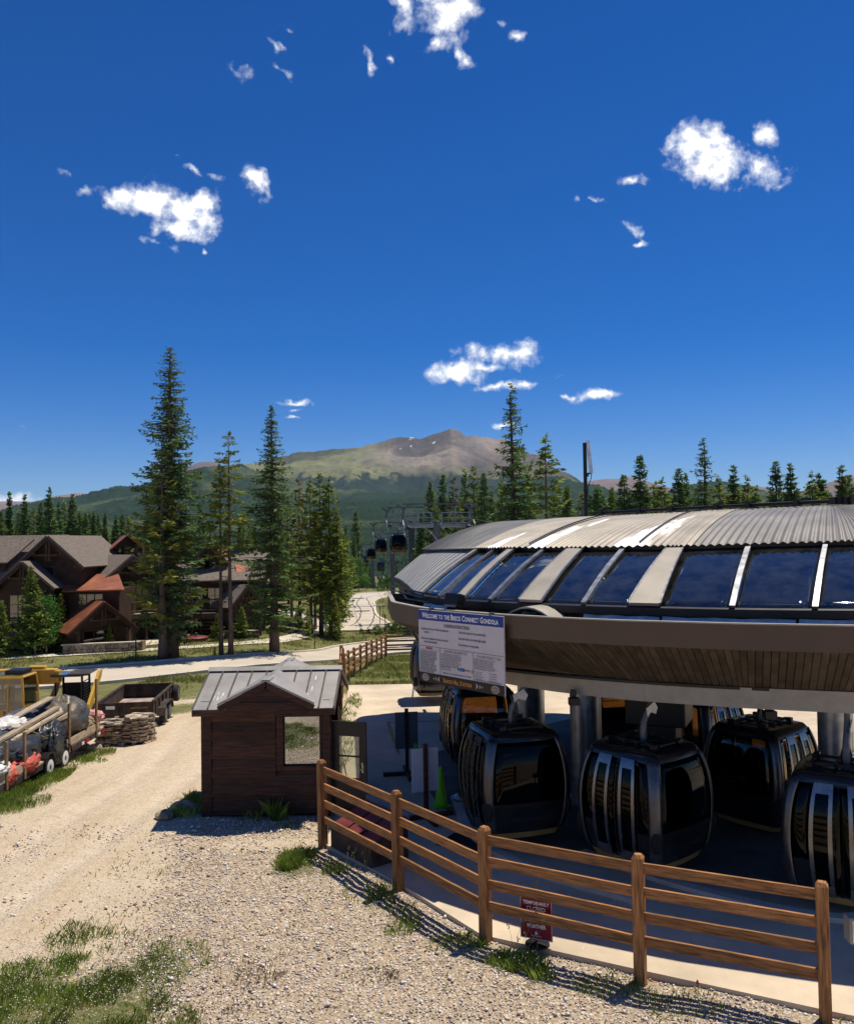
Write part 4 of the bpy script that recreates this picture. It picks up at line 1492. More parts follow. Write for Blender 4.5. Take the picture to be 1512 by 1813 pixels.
sob(MB().tube([(x + .4, y + .65, 3.40) for x, y in rq], .05, 8), 'guide_rail', M['galv'], smooth=True)
sob(MB().tube([(x + .4, y + .65, 3.48) for x, y in rq], .05, 6), 'guide_rail', M['galv_dark'], smooth=True)
rl2 = [(4.6, 24.5), (5.6, 20.5), (6.9, 18.1), (8.6, 16.8), (10.5, 16.6)]
sob(MB().tube([(x, y, 3.02) for x, y in resample(rl2, .4)], .05, 8), 'storage_rail', M['galv'], smooth=True)
for x, y in ((2.75, 16.35), (5.9, 14.9)):
    mb = MB().box((x, y, 3.20), (.10, .10, .14))
    mb.box((x, y - .06, 3.06), (.20, .18, .13))
    sob(mb, 'spot_lamp', M['black_metal'])
# low kerbs beside the cabin lane
for pts in ([(2.9, 16.6), (4.35, 14.95), (6.0, 13.75), (8.2, 13.3)], [(.55, 20.2), (.95, 17.3), (1.9, 15.7), (3.4, 14.4)]):
    q = resample(pts, .4)
    mb = MB()
    rows = []
    for i, p in enumerate(q):
        d = q[min(i + 1, len(q) - 1)] - q[max(i - 1, 0)]
        d /= np.hypot(*d)
        rows.append([(p[0] - d[1] * a, p[1] + d[0] * a, z) for a, z in ((-.1, .055), (-.1, .14), (.1, .14), (.1, .055))])
    mb.grid(rows)
    sob(mb, 'lane_kerb', M['kerb'])
# red notice on the far end wall
sob(MB().box((-.72, 26.4, 4.46), (.03, .32, .64), -.1), 'wall_notice', M['red_cloth'])

# ------------------------------------------------------------------ antenna mast standing on the roof
ant = thing('antenna_mast', 'black mast with a grey panel antenna standing on the dome roof', 'antenna', (4.62 * K, 24.6 * K, kz(6.72)))
ant.scale = (K, K, K)
MB().lathe([(.055, 0), (.055, 2.22)], 10).obj('mast', M['black_metal'], ant, smooth=True)
mb = MB().box((0, 0, .03), (.55, .35, .06))
for a in (-.2, .2):
    mb.box((a, 0, -.06), (.05, .3, .18))
mb.obj('mount_base', M['black_metal'], ant)
p = MB()
p.tube([(.09, -.03, 2.28), (.17, -.05, 1.32)], .055, 10)
p.obj('panel_antenna', M['flash'], ant, smooth=True)
mb = MB()
mb.bar((0, 0, 2.16), (.10, -.03, 2.16), .05).bar((0, 0, 1.30), (.16, -.05, 1.33), .05).box((.02, 0, 1.28), (.13, .13, .10))
mb.obj('clamp', M['black_metal'], ant)
MB().tube([(.17, -.05, 1.32), (.16, -.05, 1.18), (.07, -.03, .95), (.05, -.02, .6)], .012, 5).obj('cable', M['black_metal'], ant)

# ------------------------------------------------------------------ welcome sign on the canopy edge
A_, B_ = np.array([-.20, 16.80]), np.array([1.31, 14.93])
ux = (B_ - A_) / np.linalg.norm(B_ - A_)
WS, HS = float(np.linalg.norm(B_ - A_)), 1.40
sign = thing('welcome_sign', 'large welcome board with a blue header hung on the station canopy', 'sign', (A_[0] * K, A_[1] * K, kz(3.42)), atan2(ux[1], ux[0]))
sign.scale = (K, K, K)
Mprint = {}


def flat(name, col, rough=.6):
    if name not in Mprint:
        Mprint[name] = mat(name, col, rough=rough, var=.03)
    return Mprint[name]


def panel(name, x0, z0, x1, z1, y, m, parent=sign, th=.006):
    return MB().box(((x0 + x1) / 2, y + th / 2, (z0 + z1) / 2), (x1 - x0, th, z1 - z0)).obj(name, m, parent)


panel('board', 0, 0, WS, HS, 0, flat('sign_white', (.60, .57, .58)), th=.03)
panel('header_band', 0, HS - .195, WS, HS, -.005, flat('sign_blue', (.010, .045, .26)), th=.004)
panel('footer_band', 0, 0, WS, .185, -.005, flat('sign_brown', (.028, .018, .012)), th=.004)


def letter(s, size, x, z, m, y=-.008, parent=sign, name='lettering', sx=1.0, **kw):
    me_ = text_mesh(s, size, **kw)
    me_.transform(Matrix.Translation((x, y, z)) @ Matrix.Rotation(pi / 2, 4, 'X') @ Matrix.Diagonal((sx, 1, 1, 1)))
    o = link(name, me_, m, parent)
    o['kind'] = 'stuff'
    return o


Wt, Nv, Bk, Rd, Og = flat('print_white', (.85, .85, .85)), flat('print_navy', (.03, .04, .14)), flat('print_grey', (.06, .06, .07)), flat('print_red', (.45, .02, .05)), flat('print_orange', (.72, .33, .04))


def fit(s, size, cx_, z, m, target, **kw):
    me_ = text_mesh(s, size, align='CENTER', **kw)
    xs = [v.co.x for v in me_.vertices]
    w = max(xs) - min(xs)
    k = target / w
    me_.transform(Matrix.Translation((cx_, -.008, z)) @ Matrix.Rotation(pi / 2, 4, 'X') @ Matrix.Diagonal((k, 1, 1, 1)))
    o = link('lettering', me_, m, sign)
    o['kind'] = 'stuff'
    return o


fit('Welcome to the Breck Connect Gondola', .145, WS * .5, HS - .150, Wt, WS * .90, small_caps=True, bold=.0035)
fit('LOADING INSTRUCTIONS', .085, WS * .475, HS - .30, Nv, WS * .30, bold=.0012)
c1 = ['If unfamiliar with the use of this lift, ask attendant for', '        assistance.', '', 'Remove skis, snowboards and poles and carry them', '        inside the Gondola cabin.']
for i, s in enumerate(c1):
    if s:
        letter(s, .062, .09 * WS / 2.4, HS - .385 - i * .062, Nv, sx=.62, bold=.0008)
for i, s in enumerate(['Cabin doors open and close automatically.', 'Each cabin will accommodate eight people.', 'Do not bounce or swing cabins.']):
    letter(s, .066, WS * .50, HS - .385 - i * .115, Nv, sx=.66, bold=.0008)
for x0, z0, x1, z1 in ((0, HS - .705, WS, HS - .699), (WS * .27, .185, WS * .273, HS - .70), (WS * .665, .185, WS * .668, HS - .70), (.02, HS - .765, WS * .26, HS - .762)):
    panel('rule_line', x0, z0, x1, z1, -.006, Bk, th=.002)
fit('WARNING', .055, WS * .135, HS - .755, Rd, WS * .085, bold=.002)
fit('COLORADO SKI SAFETY ACT', .068, WS * .46, HS - .775, Bk, WS * .28)
cc = [flat('print_blue', (.05, .12, .35)), Og, Bk]
fit('YOUR RESPONSIBILITY CODE', .068, WS * .835, HS - .785, flat('print_mixed', (.30, .20, .16)), WS * .27)
warn = ['Under Colorado law, a skier assumes the risk', 'of any injury to person or property resulting', 'from any of the inherent dangers and risks of', 'skiing and may not recover from any ski area', 'operator for any injury resulting from any of', 'the inherent dangers and risks of skiing,', 'including: changing weather conditions;', 'existing and changing snow conditions; bare', 'spots; rocks; stumps; trees; collisions with', 'natural objects, man-made objects, or other', 'skiers; variations in terrain; and the failure of', 'skiers to ski within their own abilities.']
for i, s in enumerate(warn):
    letter(s, .047, .035, HS - .815 - i * .0352, Bk, sx=.60, bold=.0006)
act = ['It is unlawful for any person to move uphill or to', 'use a lift without the ability to use it safely, and every', 'skier must stay in control at all times and be able to', 'stop or avoid other people or objects on the slope.', 'People ahead of you have the right of way. You', 'must not stop where you obstruct a trail or are not', 'visible from above, and must observe all posted', 'signs and warnings and keep off closed trails.', 'Know how to load, ride and unload every lift']
for i, s in enumerate(act):
    letter(s, .040, WS * .283, HS - .815 - i * .029, Bk, sx=.70)
for i, s in enumerate(['Trail signs show how hard', 'each run is to ski or ride', 'Please read and follow them']):
    letter(s, .038, WS * .283, .345 - i * .028, Bk, sx=.7)
fit('READ ALL THE SIGNS BEFORE YOU RIDE', .036, WS * .47, .222, Bk, WS * .33, bold=.0006)
for k, (shape, col) in enumerate((('o', (.02, .25, .08)), ('s', (.02, .10, .50)), ('s', (.01, .05, .30)))):
    x = WS * (.495 + .028 * k)
    mb = MB()
    if shape == 'o':
        mb.lathe([(.028, 0), (.028, .002)], 14, (x, -.010, .345), axis='Y')
    else:
        mb.box((x, -.008, .345), (.044, .003, .062))
    mb.obj('trail_symbol', flat('print_sym%d' % k, col), sign)
for k in range(3):
    x = WS * (.572 + .022 * k)
    mb = MB()
    mb.prism([(-.018, 0), (0, -.02), (.018, 0), (0, .02)], (x, -.006, .345), (1, 0, 0), (0, 0, 1), .003)
    mb.obj('trail_symbol', Bk, sign)
MB().lathe([(.030, 0), (.030, .002)], 14, (WS * .650, -.010, .342), axis='Y').obj('trail_symbol', Og, sign)
resp = ['Skiing can be enjoyed in many ways. At ski areas', 'you may see people using alpine, snowboard,', 'telemark, cross country and other equipment.', 'Regardless of how you decide to enjoy the', 'slopes, always show courtesy to others and be', 'aware that there are elements of risk that common', 'sense and personal awareness can help reduce.']
for i, s in enumerate(resp):
    letter(s, .040, WS * .678, HS - .825 - i * .029, Bk, sx=.70)
for i, s in enumerate(['Always stay in control', 'People ahead go first', 'Stop where you are seen', 'Look uphill and yield']):
    letter(s, .036, WS * .680, .345 - i * .042, Bk, sx=.62)
for i, s in enumerate(['Prevent runaway gear', 'Obey all posted signs', 'Keep off closed trails', 'Know how to use lifts']):
    letter(s, .036, WS * .840, .345 - i * .042, Bk, sx=.62)
fit('KNOW THE CODE. IT\'S YOUR RESPONSIBILITY.', .032, WS * .83, .196, Bk, WS * .29, bold=.0006)
fit('Shock Hill Station', .115, WS * .475, .052, Og, WS * .335, small_caps=True, bold=.002)
for k, x in enumerate((.195, .225, .262)):
    s_ = .018 + .009 * k
    for sgn, xx0 in ((-1, WS * x), (1, WS * (.955 - x) )):
        mb = MB()
        mb.prism([(0, -s_ * 1.5), (s_ * 1.6, 0), (0, s_ * 1.5), (s_ * .45, 0)], (xx0, -.006, .092), (sgn, 0, 0), (0, 0, 1), .003 * sgn)
        mb.obj('arrow_mark', flat('print_cream', (.62, .60, .45)), sign)
for x in (.085, .905):
    mb = MB()
    pts = [(WS * x + .105 * cos(t), .092 + .068 * sin(t)) for t in np.linspace(0, 2 * pi, 25)[:-1]]
    mb.prism(pts, (0, -.005, 0), (1, 0, 0), (0, 0, 1), .004)
    mb.obj('oval_badge', flat('print_badge', (.48, .46, .43)), sign)
    mb = MB()
    pts = [(WS * x + .088 * cos(t), .092 + .052 * sin(t)) for t in np.linspace(0, 2 * pi, 25)[:-1]]
    mb.prism(pts, (0, -.009, 0), (1, 0, 0), (0, 0, 1), .003)
    mb.obj('badge_face', flat('print_badge2', (.20, .18, .16)), sign)
    mb = MB()
    mb.prism([(-.07, -.012), (-.02, .030), (.01, .008), (.03, .022), (.07, -.012)], (WS * x, -.0125, .088), (1, 0, 0), (0, 0, 1), .003)
    mb.obj('badge_mark', flat('print_tan', (.50, .36, .20)), sign)
for x in (.35, WS - .35):
    MB().box((x, .055, HS - .2), (.06, .09, .5)).obj('bracket', M['galv_dark'], sign)

# floodlight on the canopy top
fl = thing('floodlight', 'black box floodlight on the canopy edge above the welcome sign', 'light', (.50 * K, 16.35 * K, kz(4.86)), -.75)
MB().box((0, 0, .17), (.36, .24, .26), mat=Matrix.Rotation(-.25, 3, 'X')).obj('housing', M['black_metal'], fl, bevel=.02)
MB().box((0, .10, .02), (.10, .10, .10)).obj('foot', M['black_metal'], fl)
MB().box((0, -.125, .14), (.31, .01, .20), mat=Matrix.Rotation(-.25, 3, 'X')).obj('lens', M['galv_dark'], fl)

# ------------------------------------------------------------------ gondola cabins
PZ = [0, .10, .30, .62, 1.0, 1.35, 1.70, 1.98, 2.12, 2.2]
PX = [.72, .82, .89, .93, .95, .94, .90, .83, .78, .72]
PY = [.68, .79, .87, .92, .95, .94, .89, .81, .76, .70]


def sm(z, P):
    return float(np.interp(z, PZ, P)) if True else 0


_pzf = np.linspace(0, 2.2, 45)
_pxf = np.convolve(np.pad(np.interp(_pzf, PZ, PX), 3, mode='edge'), np.ones(7) / 7, 'valid')
_pyf = np.convolve(np.pad(np.interp(_pzf, PZ, PY), 3, mode='edge'), np.ones(7) / 7, 'valid')


def hx(z):
    return float(np.interp(z, _pzf, _pxf))


def hy(z):
    return float(np.interp(z, _pzf, _pyf))


RC = .13


def face(side, u, z, out=0.0):
    """Side 0 front +x, 1 left +y, 2 back -x, 3 right -y; u in -1..1 across the flat part."""
    a, b = hx(z), hy(z)
    if side in (0, 2):
        s = 1 if side == 0 else -1
        y = u * (b - RC)
        x = a + .05 * (1 - u * u) + out
        return (s * x, s * y, z)
    s = 1 if side == 1 else -1
    x = -u * (a - RC)
    y = b + .03 * (1 - u * u) + out
    return (s * x, s * y, z)


def corner(k, t, z, out=0.0):
    """Corner k between side k and k+1, t in 0..1 round the arc."""
    a, b = hx(z) - RC, hy(z) - RC
    cx_, cy_ = ((a, b), (-a, b), (-a, -b), (a, -b))[k]
    th = k * pi / 2 + t * pi / 2
    return (cx_ + (RC + out) * cos(th), cy_ + (RC + out) * sin(th), z)


def ringpts(z, out=0.0, n=7, m=5):
    pts = []
    for k in range(4):
        pts += [face(k, u, z, out) for u in np.linspace(-1, 1, n)]
        pts += [corner(k, t, z, out) for t in np.linspace(0, 1, m)[1:-1]]
    return pts


def fpatch(side, u0, u1, z0, z1, out, th, nu=4, nz=14):
    mb = MB()
    mb.plate([[face(side, u, z, out) for u in np.linspace(u0, u1, nu)] for z in np.linspace(z0, z1, nz)], th)
    return mb


def make_cabin():
    c = thing('gondola_cabin', 'x', 'gondola', (0, 0, 0))
    mb = MB()
    zs = np.linspace(.0, .13, 4)
    mb.grid([ringpts(z) for z in zs], closed=True)
    mb.f.append(tuple(range(len(ringpts(0))))[::-1])
    mb.obj('base_rim', M['cabin_gold'], c, smooth=True)
    mb = MB()
    zs = np.linspace(.13, .74, 8)
    mb.grid([ringpts(z) for z in zs], closed=True)
    mb.grid([ringpts(z, -.03) for z in zs[::-1]], closed=True)
    mb.obj('lower_shell', M['cabin_body'], c, smooth=True)
    mb = MB()
    zs = [2.02, 2.08, 2.14, 2.19, 2.2]
    ins = [.015, .02, .01, -.03, -.12]
    mb.grid([ringpts(z, o) for z, o in zip(zs, ins)], closed=True)
    k = len(ringpts(2.2))
    mb.f.append(tuple(mb.n - k + j for j in range(k)))
    mb.obj('roof', M['cabin_body'], c, smooth=True)
    mb = MB()
    mb.grid([ringpts(1.99, -.05), ringpts(2.06, -.04)], closed=True)
    k = len(ringpts(2.2))
    mb.f.append(tuple(mb.n - k + j for j in range(k)))
    mb.obj('ceiling_liner', M['cabin_body'], c)
    mb = MB()
    k = len(ringpts(.2))
    mb.add(ringpts(.2, -.04), [tuple(range(k))])
    mb.obj('floor', M['rubber'], c)
    for s in (0, 2):
        fpatch(s, -1, 1, .74, 2.02, 0, .012, nu=9, nz=12).obj('window', M['cabin_glass'], c, smooth='all')
        fpatch(s, -1, 1, .70, .78, .012, .02, nu=9, nz=3).obj('window_rail', M['black_metal'], c, smooth=True)
    for s in (1, 3):
        for (a, b) in ((-1, -.64), (.64, 1)):
            fpatch(s, a, b, .74, 2.02, 0, .012, nu=3, nz=12).obj('side_window', M['cabin_glass'], c, smooth='all')
        for (a, b) in ((-.62, -.02), (.02, .62)):
            dr_ = fpatch(s, a, b, .16, 2.0, .022, .012, nu=6, nz=16).obj('door', M['cabin_glass'], c, smooth='all')
            w = .085
            e = (a, a + w) if a < -.3 else (b - w, b)
            g = (b - w, b) if a < -.3 else (a, a + w)
            for (p, q) in (e, (g[0] - (.14 if a < -.3 else -.14), g[1] - (.14 if a < -.3 else -.14))):
                fpatch(s, p, q, .16, 2.04, .034, .022, nu=2, nz=16).obj('door_edge', M['silver'], dr_, smooth=True)
            lo, hi = min(e[0], g[0] - (.14 if a < -.3 else -.14)), max(e[1], g[1] - (.14 if a < -.3 else -.14))
            fpatch(s, lo, hi, 1.88, 2.05, .036, .02, nu=3, nz=4).obj('door_head', M['silver'], dr_, smooth=True)
            fpatch(s, lo, hi, .14, .34, .036, .02, nu=3, nz=4).obj('door_foot', M['galv_dark'], dr_, smooth=True)
    for k in range(4):
        mb = MB()
        mb.plate([[corner(k, t, z, .012) for t in np.linspace(-.05, 1.05, 6)] for z in np.linspace(.16, 2.08, 18)], .03)
        mb.obj('corner_post', M['post_metal'], c, smooth='all')
        p = corner(k, .5, .62, .01)
        mb = MB().lathe([(.01, -.20), (.075, -.17), (.10, -.06), (.10, .08), (.07, .19), (.01, .22)], 10, (p[0], p[1], .62))
        mb.obj('bumper', M['rubber'], c, smooth='all')
    for s in (-1, 1):
        mb = MB().box((0, s * .0, 0), (0, 0, 0)) if False else MB()
        mb.box((s * .62, 0, .46), (.36, 1.25, .07)).box((s * .62, 0, .33), (.10, 1.1, .24))
        mb.obj('bench', M['rubber'], c)
        MB().tube([(s * .93, -.6, 1.0), (s * .95, 0, 1.0), (s * .93, .6, 1.0)], .012, 5).obj('rail', M['galv_dark'], c)
    mb = MB()
    for y in (-.30, .30):
        mb.bar((-.62, y, 2.25), (.62, y, 2.25), .05, .05)
    for x in (-.55, -.15, .15, .55):
        mb.bar((x, -.45, 2.245), (x, .45, 2.245), .05, .035)
    for x in (-.55, .55):
        mb.box((x, .42, 2.25), (.10, .12, .08)).box((x, -.42, 2.25), (.10, .12, .08))
    mb.obj('roof_rack', M['black_metal'], c)
    hp = [(0, 0, 2.2), (0, 0, 2.42), (0, .02, 2.60), (0, .16, 2.80), (0, .28, 2.98), (0, .30, 3.2), (0, .30, 3.36)]
    hg = MB().tube(hp, [.075, .07, .06, .055, .055, .055, .055], 8).obj('hanger_arm', M['galv_dark'], c, smooth=True)
    MB().box((0, .30, 3.42), (.5, .16, .16)).box((.22, .30, 3.50), (.10, .1, .14)).box((-.22, .30, 3.50), (.10, .1, .14)).obj('grip', M['galv_dark'], hg)
    for x in (.085, -.085):
        MB().tube([(x, 0, 2.22), (x, .0, 2.4), (x * .6, .03, 2.52)], .015, 5).obj('damper', M['black_metal'], hg)
    mb = MB().prism([(-.16, .05), (.10, .16), (.20, .02), (.14, -.10), (-.02, -.04), (-.12, -.12)], (.065, .17, 2.82), (0, 1, 0), (0, 0, 1), .02)
    mb.obj('hanger_plate', M['flash'], hg)
    for s in (0, 2):
        me_ = text_mesh('BRECKENRIDGE', .115, align='CENTER', extrude=.002)
        sg = 1 if s == 0 else -1
        me_.transform(Matrix.Translation((sg * (hx(.42) + .052), 0, .40)) @ Matrix.Rotation(pi / 2 * (1 if s == 0 else -1), 4, 'Z') @ Matrix.Rotation(pi / 2 - .12, 4, 'X'))
        o = link('lettering', me_, M['dark_metal'], c)
        o['kind'] = 'stuff'
    return c


cab0 = make_cabin()
cab_map = child_map(cab0)
# yaw: +x is the way the cabin travels, +y its inner side
CABS = [((1.66, 17.45, .36), -74, 'black cabin with a dark end window beside the silver column, below the welcome sign'),
        ((3.97, 15.92, .32), -51, 'black cabin with two silver-edged doors between the silver column and the drive housing'),
        ((6.95, 14.3, .26), -33, 'black cabin cut off by the edge of the photo behind the last fence post'),
        ((1.28, 22.3, .36), -79, 'black cabin half hidden behind the one below the welcome sign'),
        ((.22, 32.6, .34), -84, 'tan-bottomed cabin at the far plaza end, half hidden by the welcome sign'),
        ((7.05, 18.25, .16), -141, 'see-through cabin with bronze windows parked inside the loop on the storage rail'),
        ((6.75, 21.6, .16), -141, 'cabin in deep shade behind the see-through one on the storage rail'),
        ((5.35, 24.9, .30), -80, 'cabin beyond the drive housing with only its curved edge showing')]
for i, (p, yaw, lab) in enumerate(CABS):
    o = cab0 if i == 0 else copy_tree(cab0, None, cab_map)
    o.location = p
    o.rotation_euler = (0, 0, radians(yaw))
    o.scale = (.92,) * 3 if i not in (1, 2) else (.93,) * 3
    tag(o, lab, 'gondola', 'gondola cabins inside the station')
    if i in (3, 5, 6, 7):
        st_ = [o]
        while st_:
            q_ = st_.pop()
            ks_ = [c_ for c_ in q_.children]
            st_.extend(ks_)
            if q_.type == 'MESH' and q_.data.materials and q_.data.materials[0] == M['cabin_glass']:
                q_.material_slots[0].link = 'OBJECT'
                q_.material_slots[0].material = M['bronze_glass']

# ------------------------------------------------------------------ the line: towers, cables, cabins on the cable
lx = lambda y: .85 - .112 * (y - 75)
CZ = [(31, 3.7), (45, 5.6), (75, 8.05), (98, 8.35), (129, 7.6), (200, 3.0), (300, -14), (480, -42), (900, -48)]


def cable_z(y):
    return float(np.interp(y, [c[0] for c in CZ], [c[1] for c in CZ]))


def make_tower(y, h, label, fw=3.0):
    x = lx(y)
    zb = tz(x, y)
    t = thing('lift_tower', label, 'tower', (x, y, zb), atan2(-.112, 1) * -0 + .111, 'towers of the gondola line')
    H_ = h - zb
    MB().box((0, 0, H_ / 2 - .3), (.62, .62, H_ - .6)).obj('post', M['galv_dark'], t, bevel=.03)
    mb = MB()
    for k in range(int(H_ / .45)):
        mb.box((-.55, 0, .6 + k * .45), (.42, .03, .03))
    for s in (-.76, -.34):
        mb.box((s, 0, H_ / 2), (.05, .05, H_ - .4))
    mb.obj('ladder', M['galv_dark'], t)
    MB().box((0, 0, H_ - .95), (2 * fw, .45, .34)).obj('cross_arm', M['galv'], t, bevel=.02)
    for s in (-1, 1):
        mb = MB()
        for yy_ in (-.45, .45):
            for z in (.10, .55, 1.0):
                mb.bar((s * .45, yy_, H_ - .8 + z), (s * (fw - .1), yy_, H_ - .8 + z), .04, .05)
            for q in (.45, (fw + .3) / 2, fw - .1):
                mb.bar((s * q, yy_, H_ - .75), (s * q, yy_, H_ + .25), .045)
        mb.obj('catwalk_rail', M['galv'], t)
        MB().box((s * (fw / 2 + .2), 0, H_ - .76), (fw - .4, .9, .04)).obj('catwalk', M['galv_dark'], t)
        mb = MB()
        mb.bar((s * fw, 0, H_ - .9), (s * (fw - .05), 0, H_ + .55), .22, .22).bar((s * (fw - .1), 0, H_ + .5), (s * (fw + .55), 0, H_ + .95), .2, .2).bar((s * (fw - .0), 0, H_ + .5), (s * (fw - .6), 0, H_ + .95), .2, .2)
        mb.obj('lifting_frame', M['galv_dark'], t)
        mb = MB()
        for k in range(8):
            yk = -2.1 + k * .6
            mb.lathe([(.21, -.05), (.21, .05)], 12, (s * (fw - .35), yk, H_ - 1.05 - .012 * (k - 3.5) ** 2), axis='X')
        mb.bar((s * (fw - .22), -2.2, H_ - 1.15), (s * (fw - .22), 2.2, H_ - 1.15), .06, .16)
        mb.obj('sheave_train', M['black_metal'], t)
        mb = MB()
        mb.tube([(s * (fw + .05), -2.4, H_ - 1.9), (s * (fw + .1), -1.9, H_ - .9), (s * (fw + .1), -1.2, H_ - .5), (s * fw, -.3, H_ - .4)], .035, 6)
        mb.obj('work_platform', M['galv'], t)
    MB().bar((-fw, 0, H_ + .98), (fw, 0, H_ + .98), .16, .12).obj('top_beam', M['galv_dark'], t)
    MB().bar((-fw * .45, -.3, H_ + .95), (fw * .5, -.4, H_ - 2.4), .05).obj('stay_rod', M['galv'], t)
    return t


make_tower(75, 8.35, 'grey steel line tower with catwalks, directly behind the left end of the station roof')
make_tower(99, 9.0, 'second grey line tower, its frame showing just beyond the first one', 2.9)
make_tower(131, 7.9, 'third line tower, its slim grey post beneath the large hanging cabin', 2.9)
make_tower(196, 4.2, 'small far line tower where the cable starts down to the valley', 2.9)
for s, lb in ((-2.65, 'thin steel haul cable of the arriving cabins'), (2.65, 'thin steel haul cable of the leaving cabins')):
    pts = []
    for y in list(np.arange(33, 200, 6)) + [230, 300, 400, 550]:
        y = float(y)
        f = (1.2 if s < 0 else 9.5) if y < 40 else 0
        xx_ = lx(y) + s
        if y < 75:
            k = (75 - y) / 42
            xx_ = xx_ * (1 - k) + (.45 if s < 0 else 9.0) * k
        pts.append((xx_, y, cable_z(y)))
    tag(MB().tube(pts, .028, 5).obj('haul_cable', M['galv_dark']), lb, 'cable')

far = [(-1, 89, 'large hanging cabin on the cable just left of the line towers, nearest of its row', 1),
       (-1, 121, 'second hanging cabin down the line, overlapped by the nearest one', 1),
       (-1, 152, 'third hanging cabin down the line on the arriving cable', 1),
       (-1, 184, 'fourth hanging cabin down the line on the arriving cable', 0),
       (-1, 222, 'fifth hanging cabin down the line, dropping towards the valley', 0),
       (-1, 268, 'sixth hanging cabin down the line, small against the trees', 0),
       (1, 108, 'cabin on the leaving cable seen behind the first tower post', 1),
       (1, 205, 'small cabin on the leaving cable beyond the third tower', 0),
       (1, 262, 'smallest cabin on the leaving cable, low against the valley wood', 0)]
simple = None
for s, y, lab, full in far:
    if full:
        o = copy_tree(cab0, None, cab_map)
    elif simple is None:
        mb = MB()
        zs = np.linspace(0, 2.2, 9)
        mb.grid([ringpts(z) for z in zs], closed=True)
        k = len(ringpts(0))
        mb.f.append(tuple(mb.n - k + j for j in range(k)))
        mb.tube([(0, 0, 2.2), (0, .02, 2.6), (0, .28, 2.98), (0, .30, 3.4)], .06, 6)
        simple = mb.obj('gondola_cabin', M['cabin_body'], None, smooth=True)
        o = simple
    else:
        o = simple.copy()
        COL.objects.link(o)
    o.location = (lx(y) + s * 2.65 - .3 * s, y, cable_z(y) - 3.45)
    o.rotation_euler = (0, 0, radians(-84 if s < 0 else 96))
    tag(o, lab, 'gondola', 'gondola cabins hanging on the line')
# lamp mast and floodlight poles behind the station
for x, y, h, lb in ((7.5, 61, 8.4, 'slim grey pole behind the roof, nearer the tower'), (11.2, 61, 8.4, 'slim grey pole behind the roof, nearer the tall spruce')):
    z0 = tz(x, y)
    t = thing('light_pole', lb, 'pole', (x, y, z0))
    MB().tube([(0, 0, 0), (0, 0, h - z0 - .4), (0, -.12, h - z0)], .09, 8).obj('shaft', M['galv_dark'], t, smooth=True)
    MB().box((0, -.2, h - z0), (.2, .4, .1)).obj('lamp_head', M['galv_dark'], t)

# ------------------------------------------------------------------ timber fences
def fence(name, label, pts, group=None, h=1.75, m='wood_new', lean=0.0, pw=.15, skip_first=False):
    f = thing(name, label, 'fence', (pts[0][0], pts[0][1], pts[0][2]), 0, group)
    o0 = Vector(pts[0])
    post_me = None
    for i, p in enumerate(pts):
        d = Vector(pts[min(i + 1, len(pts) - 1)]) - Vector(pts[max(i - 1, 0)])
        if post_me is None:
            mb = MB()
            # local X runs up the post so that the grain follows it
            w = pw / 2
            prof = [(-.35, w), (h - .05, w), (h, w * .62)]
            rows = [[(x, -a, -a), (x, a, -a), (x, a, a), (x, -a, a)] for x, a in prof]
            mb.grid(rows, closed=True)
            mb.f.append((mb.n - 4, mb.n - 3, mb.n - 2, mb.n - 1))
            post_me = mb.mesh('post')
            post_me.materials.append(M[m])
        po = bpy.data.objects.new('post', post_me)
        COL.objects.link(po)
        po.parent = f
        po.location = Vector(p) - o0
        po.rotation_euler = (0, -pi / 2, atan2(d.y, d.x) + pi + RNG.uniform(-.03, .03))
        po.rotation_euler = (Matrix.Rotation(atan2(d.y, d.x) + RNG.uniform(-.02, .02), 3, 'Z') @ Matrix.Rotation(RNG.uniform(-.012, .012), 3, 'X') @ Matrix.Rotation(-pi / 2, 3, 'Y')).to_euler()
    for i in range(len(pts) - 1):
        a, b = Vector(pts[i]), Vector(pts[i + 1])
        d = b - a
        L = d.length
        yaw = atan2(d.y, d.x)
        pit = -atan2(d.z, hypot(d.x, d.y))
        for k in range(4):
            z = h - .19 - k * .335
            g = pw / 2 + .002
            mb = MB().box((L / 2, 0, 0), (L - 2 * g + .02, .042, .142))
            ro = mb.obj('rail', M[m], f)
            ro.location = a - o0 + Vector((0, 0, z + RNG.uniform(-.008, .008)))
            ro.rotation_euler = (Matrix.Rotation(yaw, 3, 'Z') @ Matrix.Rotation(pit + RNG.uniform(-.003, .003), 3, 'Y')).to_euler()
    return f


fence('timber_fence', 'stained four-rail timber fence curving along the gravel in front of the station',
      [(-2.21, 17.37, 0), (-.61, 15.19, 0), (.80, 13.23, 0), (2.87, 12.0, 0), (4.97, 10.98, 0)])
fl_pts = [(-2.62, 24.0)]
for k in range(1, 10):
    t = k / 9
    fl_pts.append((-2.62 - 2.0 * t, 24 + 22.2 * t))
for x, y in [(-4.62, 48.6), (-4.5, 51.0), (-4.32, 53.4), (-4.12, 55.8), (-3.92, 58.2), (-3.72, 60.6), (-3.52, 63), (-3.34, 65.4)]:
    fl_pts.append((x, y))
for k in range(1, 7):
    fl_pts.append((-3.34 + 2.4 * k, 65.6 + .12 * k))
fence('timber_fence', 'orange timber fence running down the grass slope behind the hut to the road', [(x, y, tz(x, y)) for x, y in fl_pts], m='wood_far')
br_pts = [(9 + 2.3 * k, 44 - 1.2 * k) for k in range(9)]
fence('timber_fence', 'timber fence glimpsed through the dark station behind the parked cabins', [(x, y, tz(x, y)) for x, y in br_pts], m='wood_far')

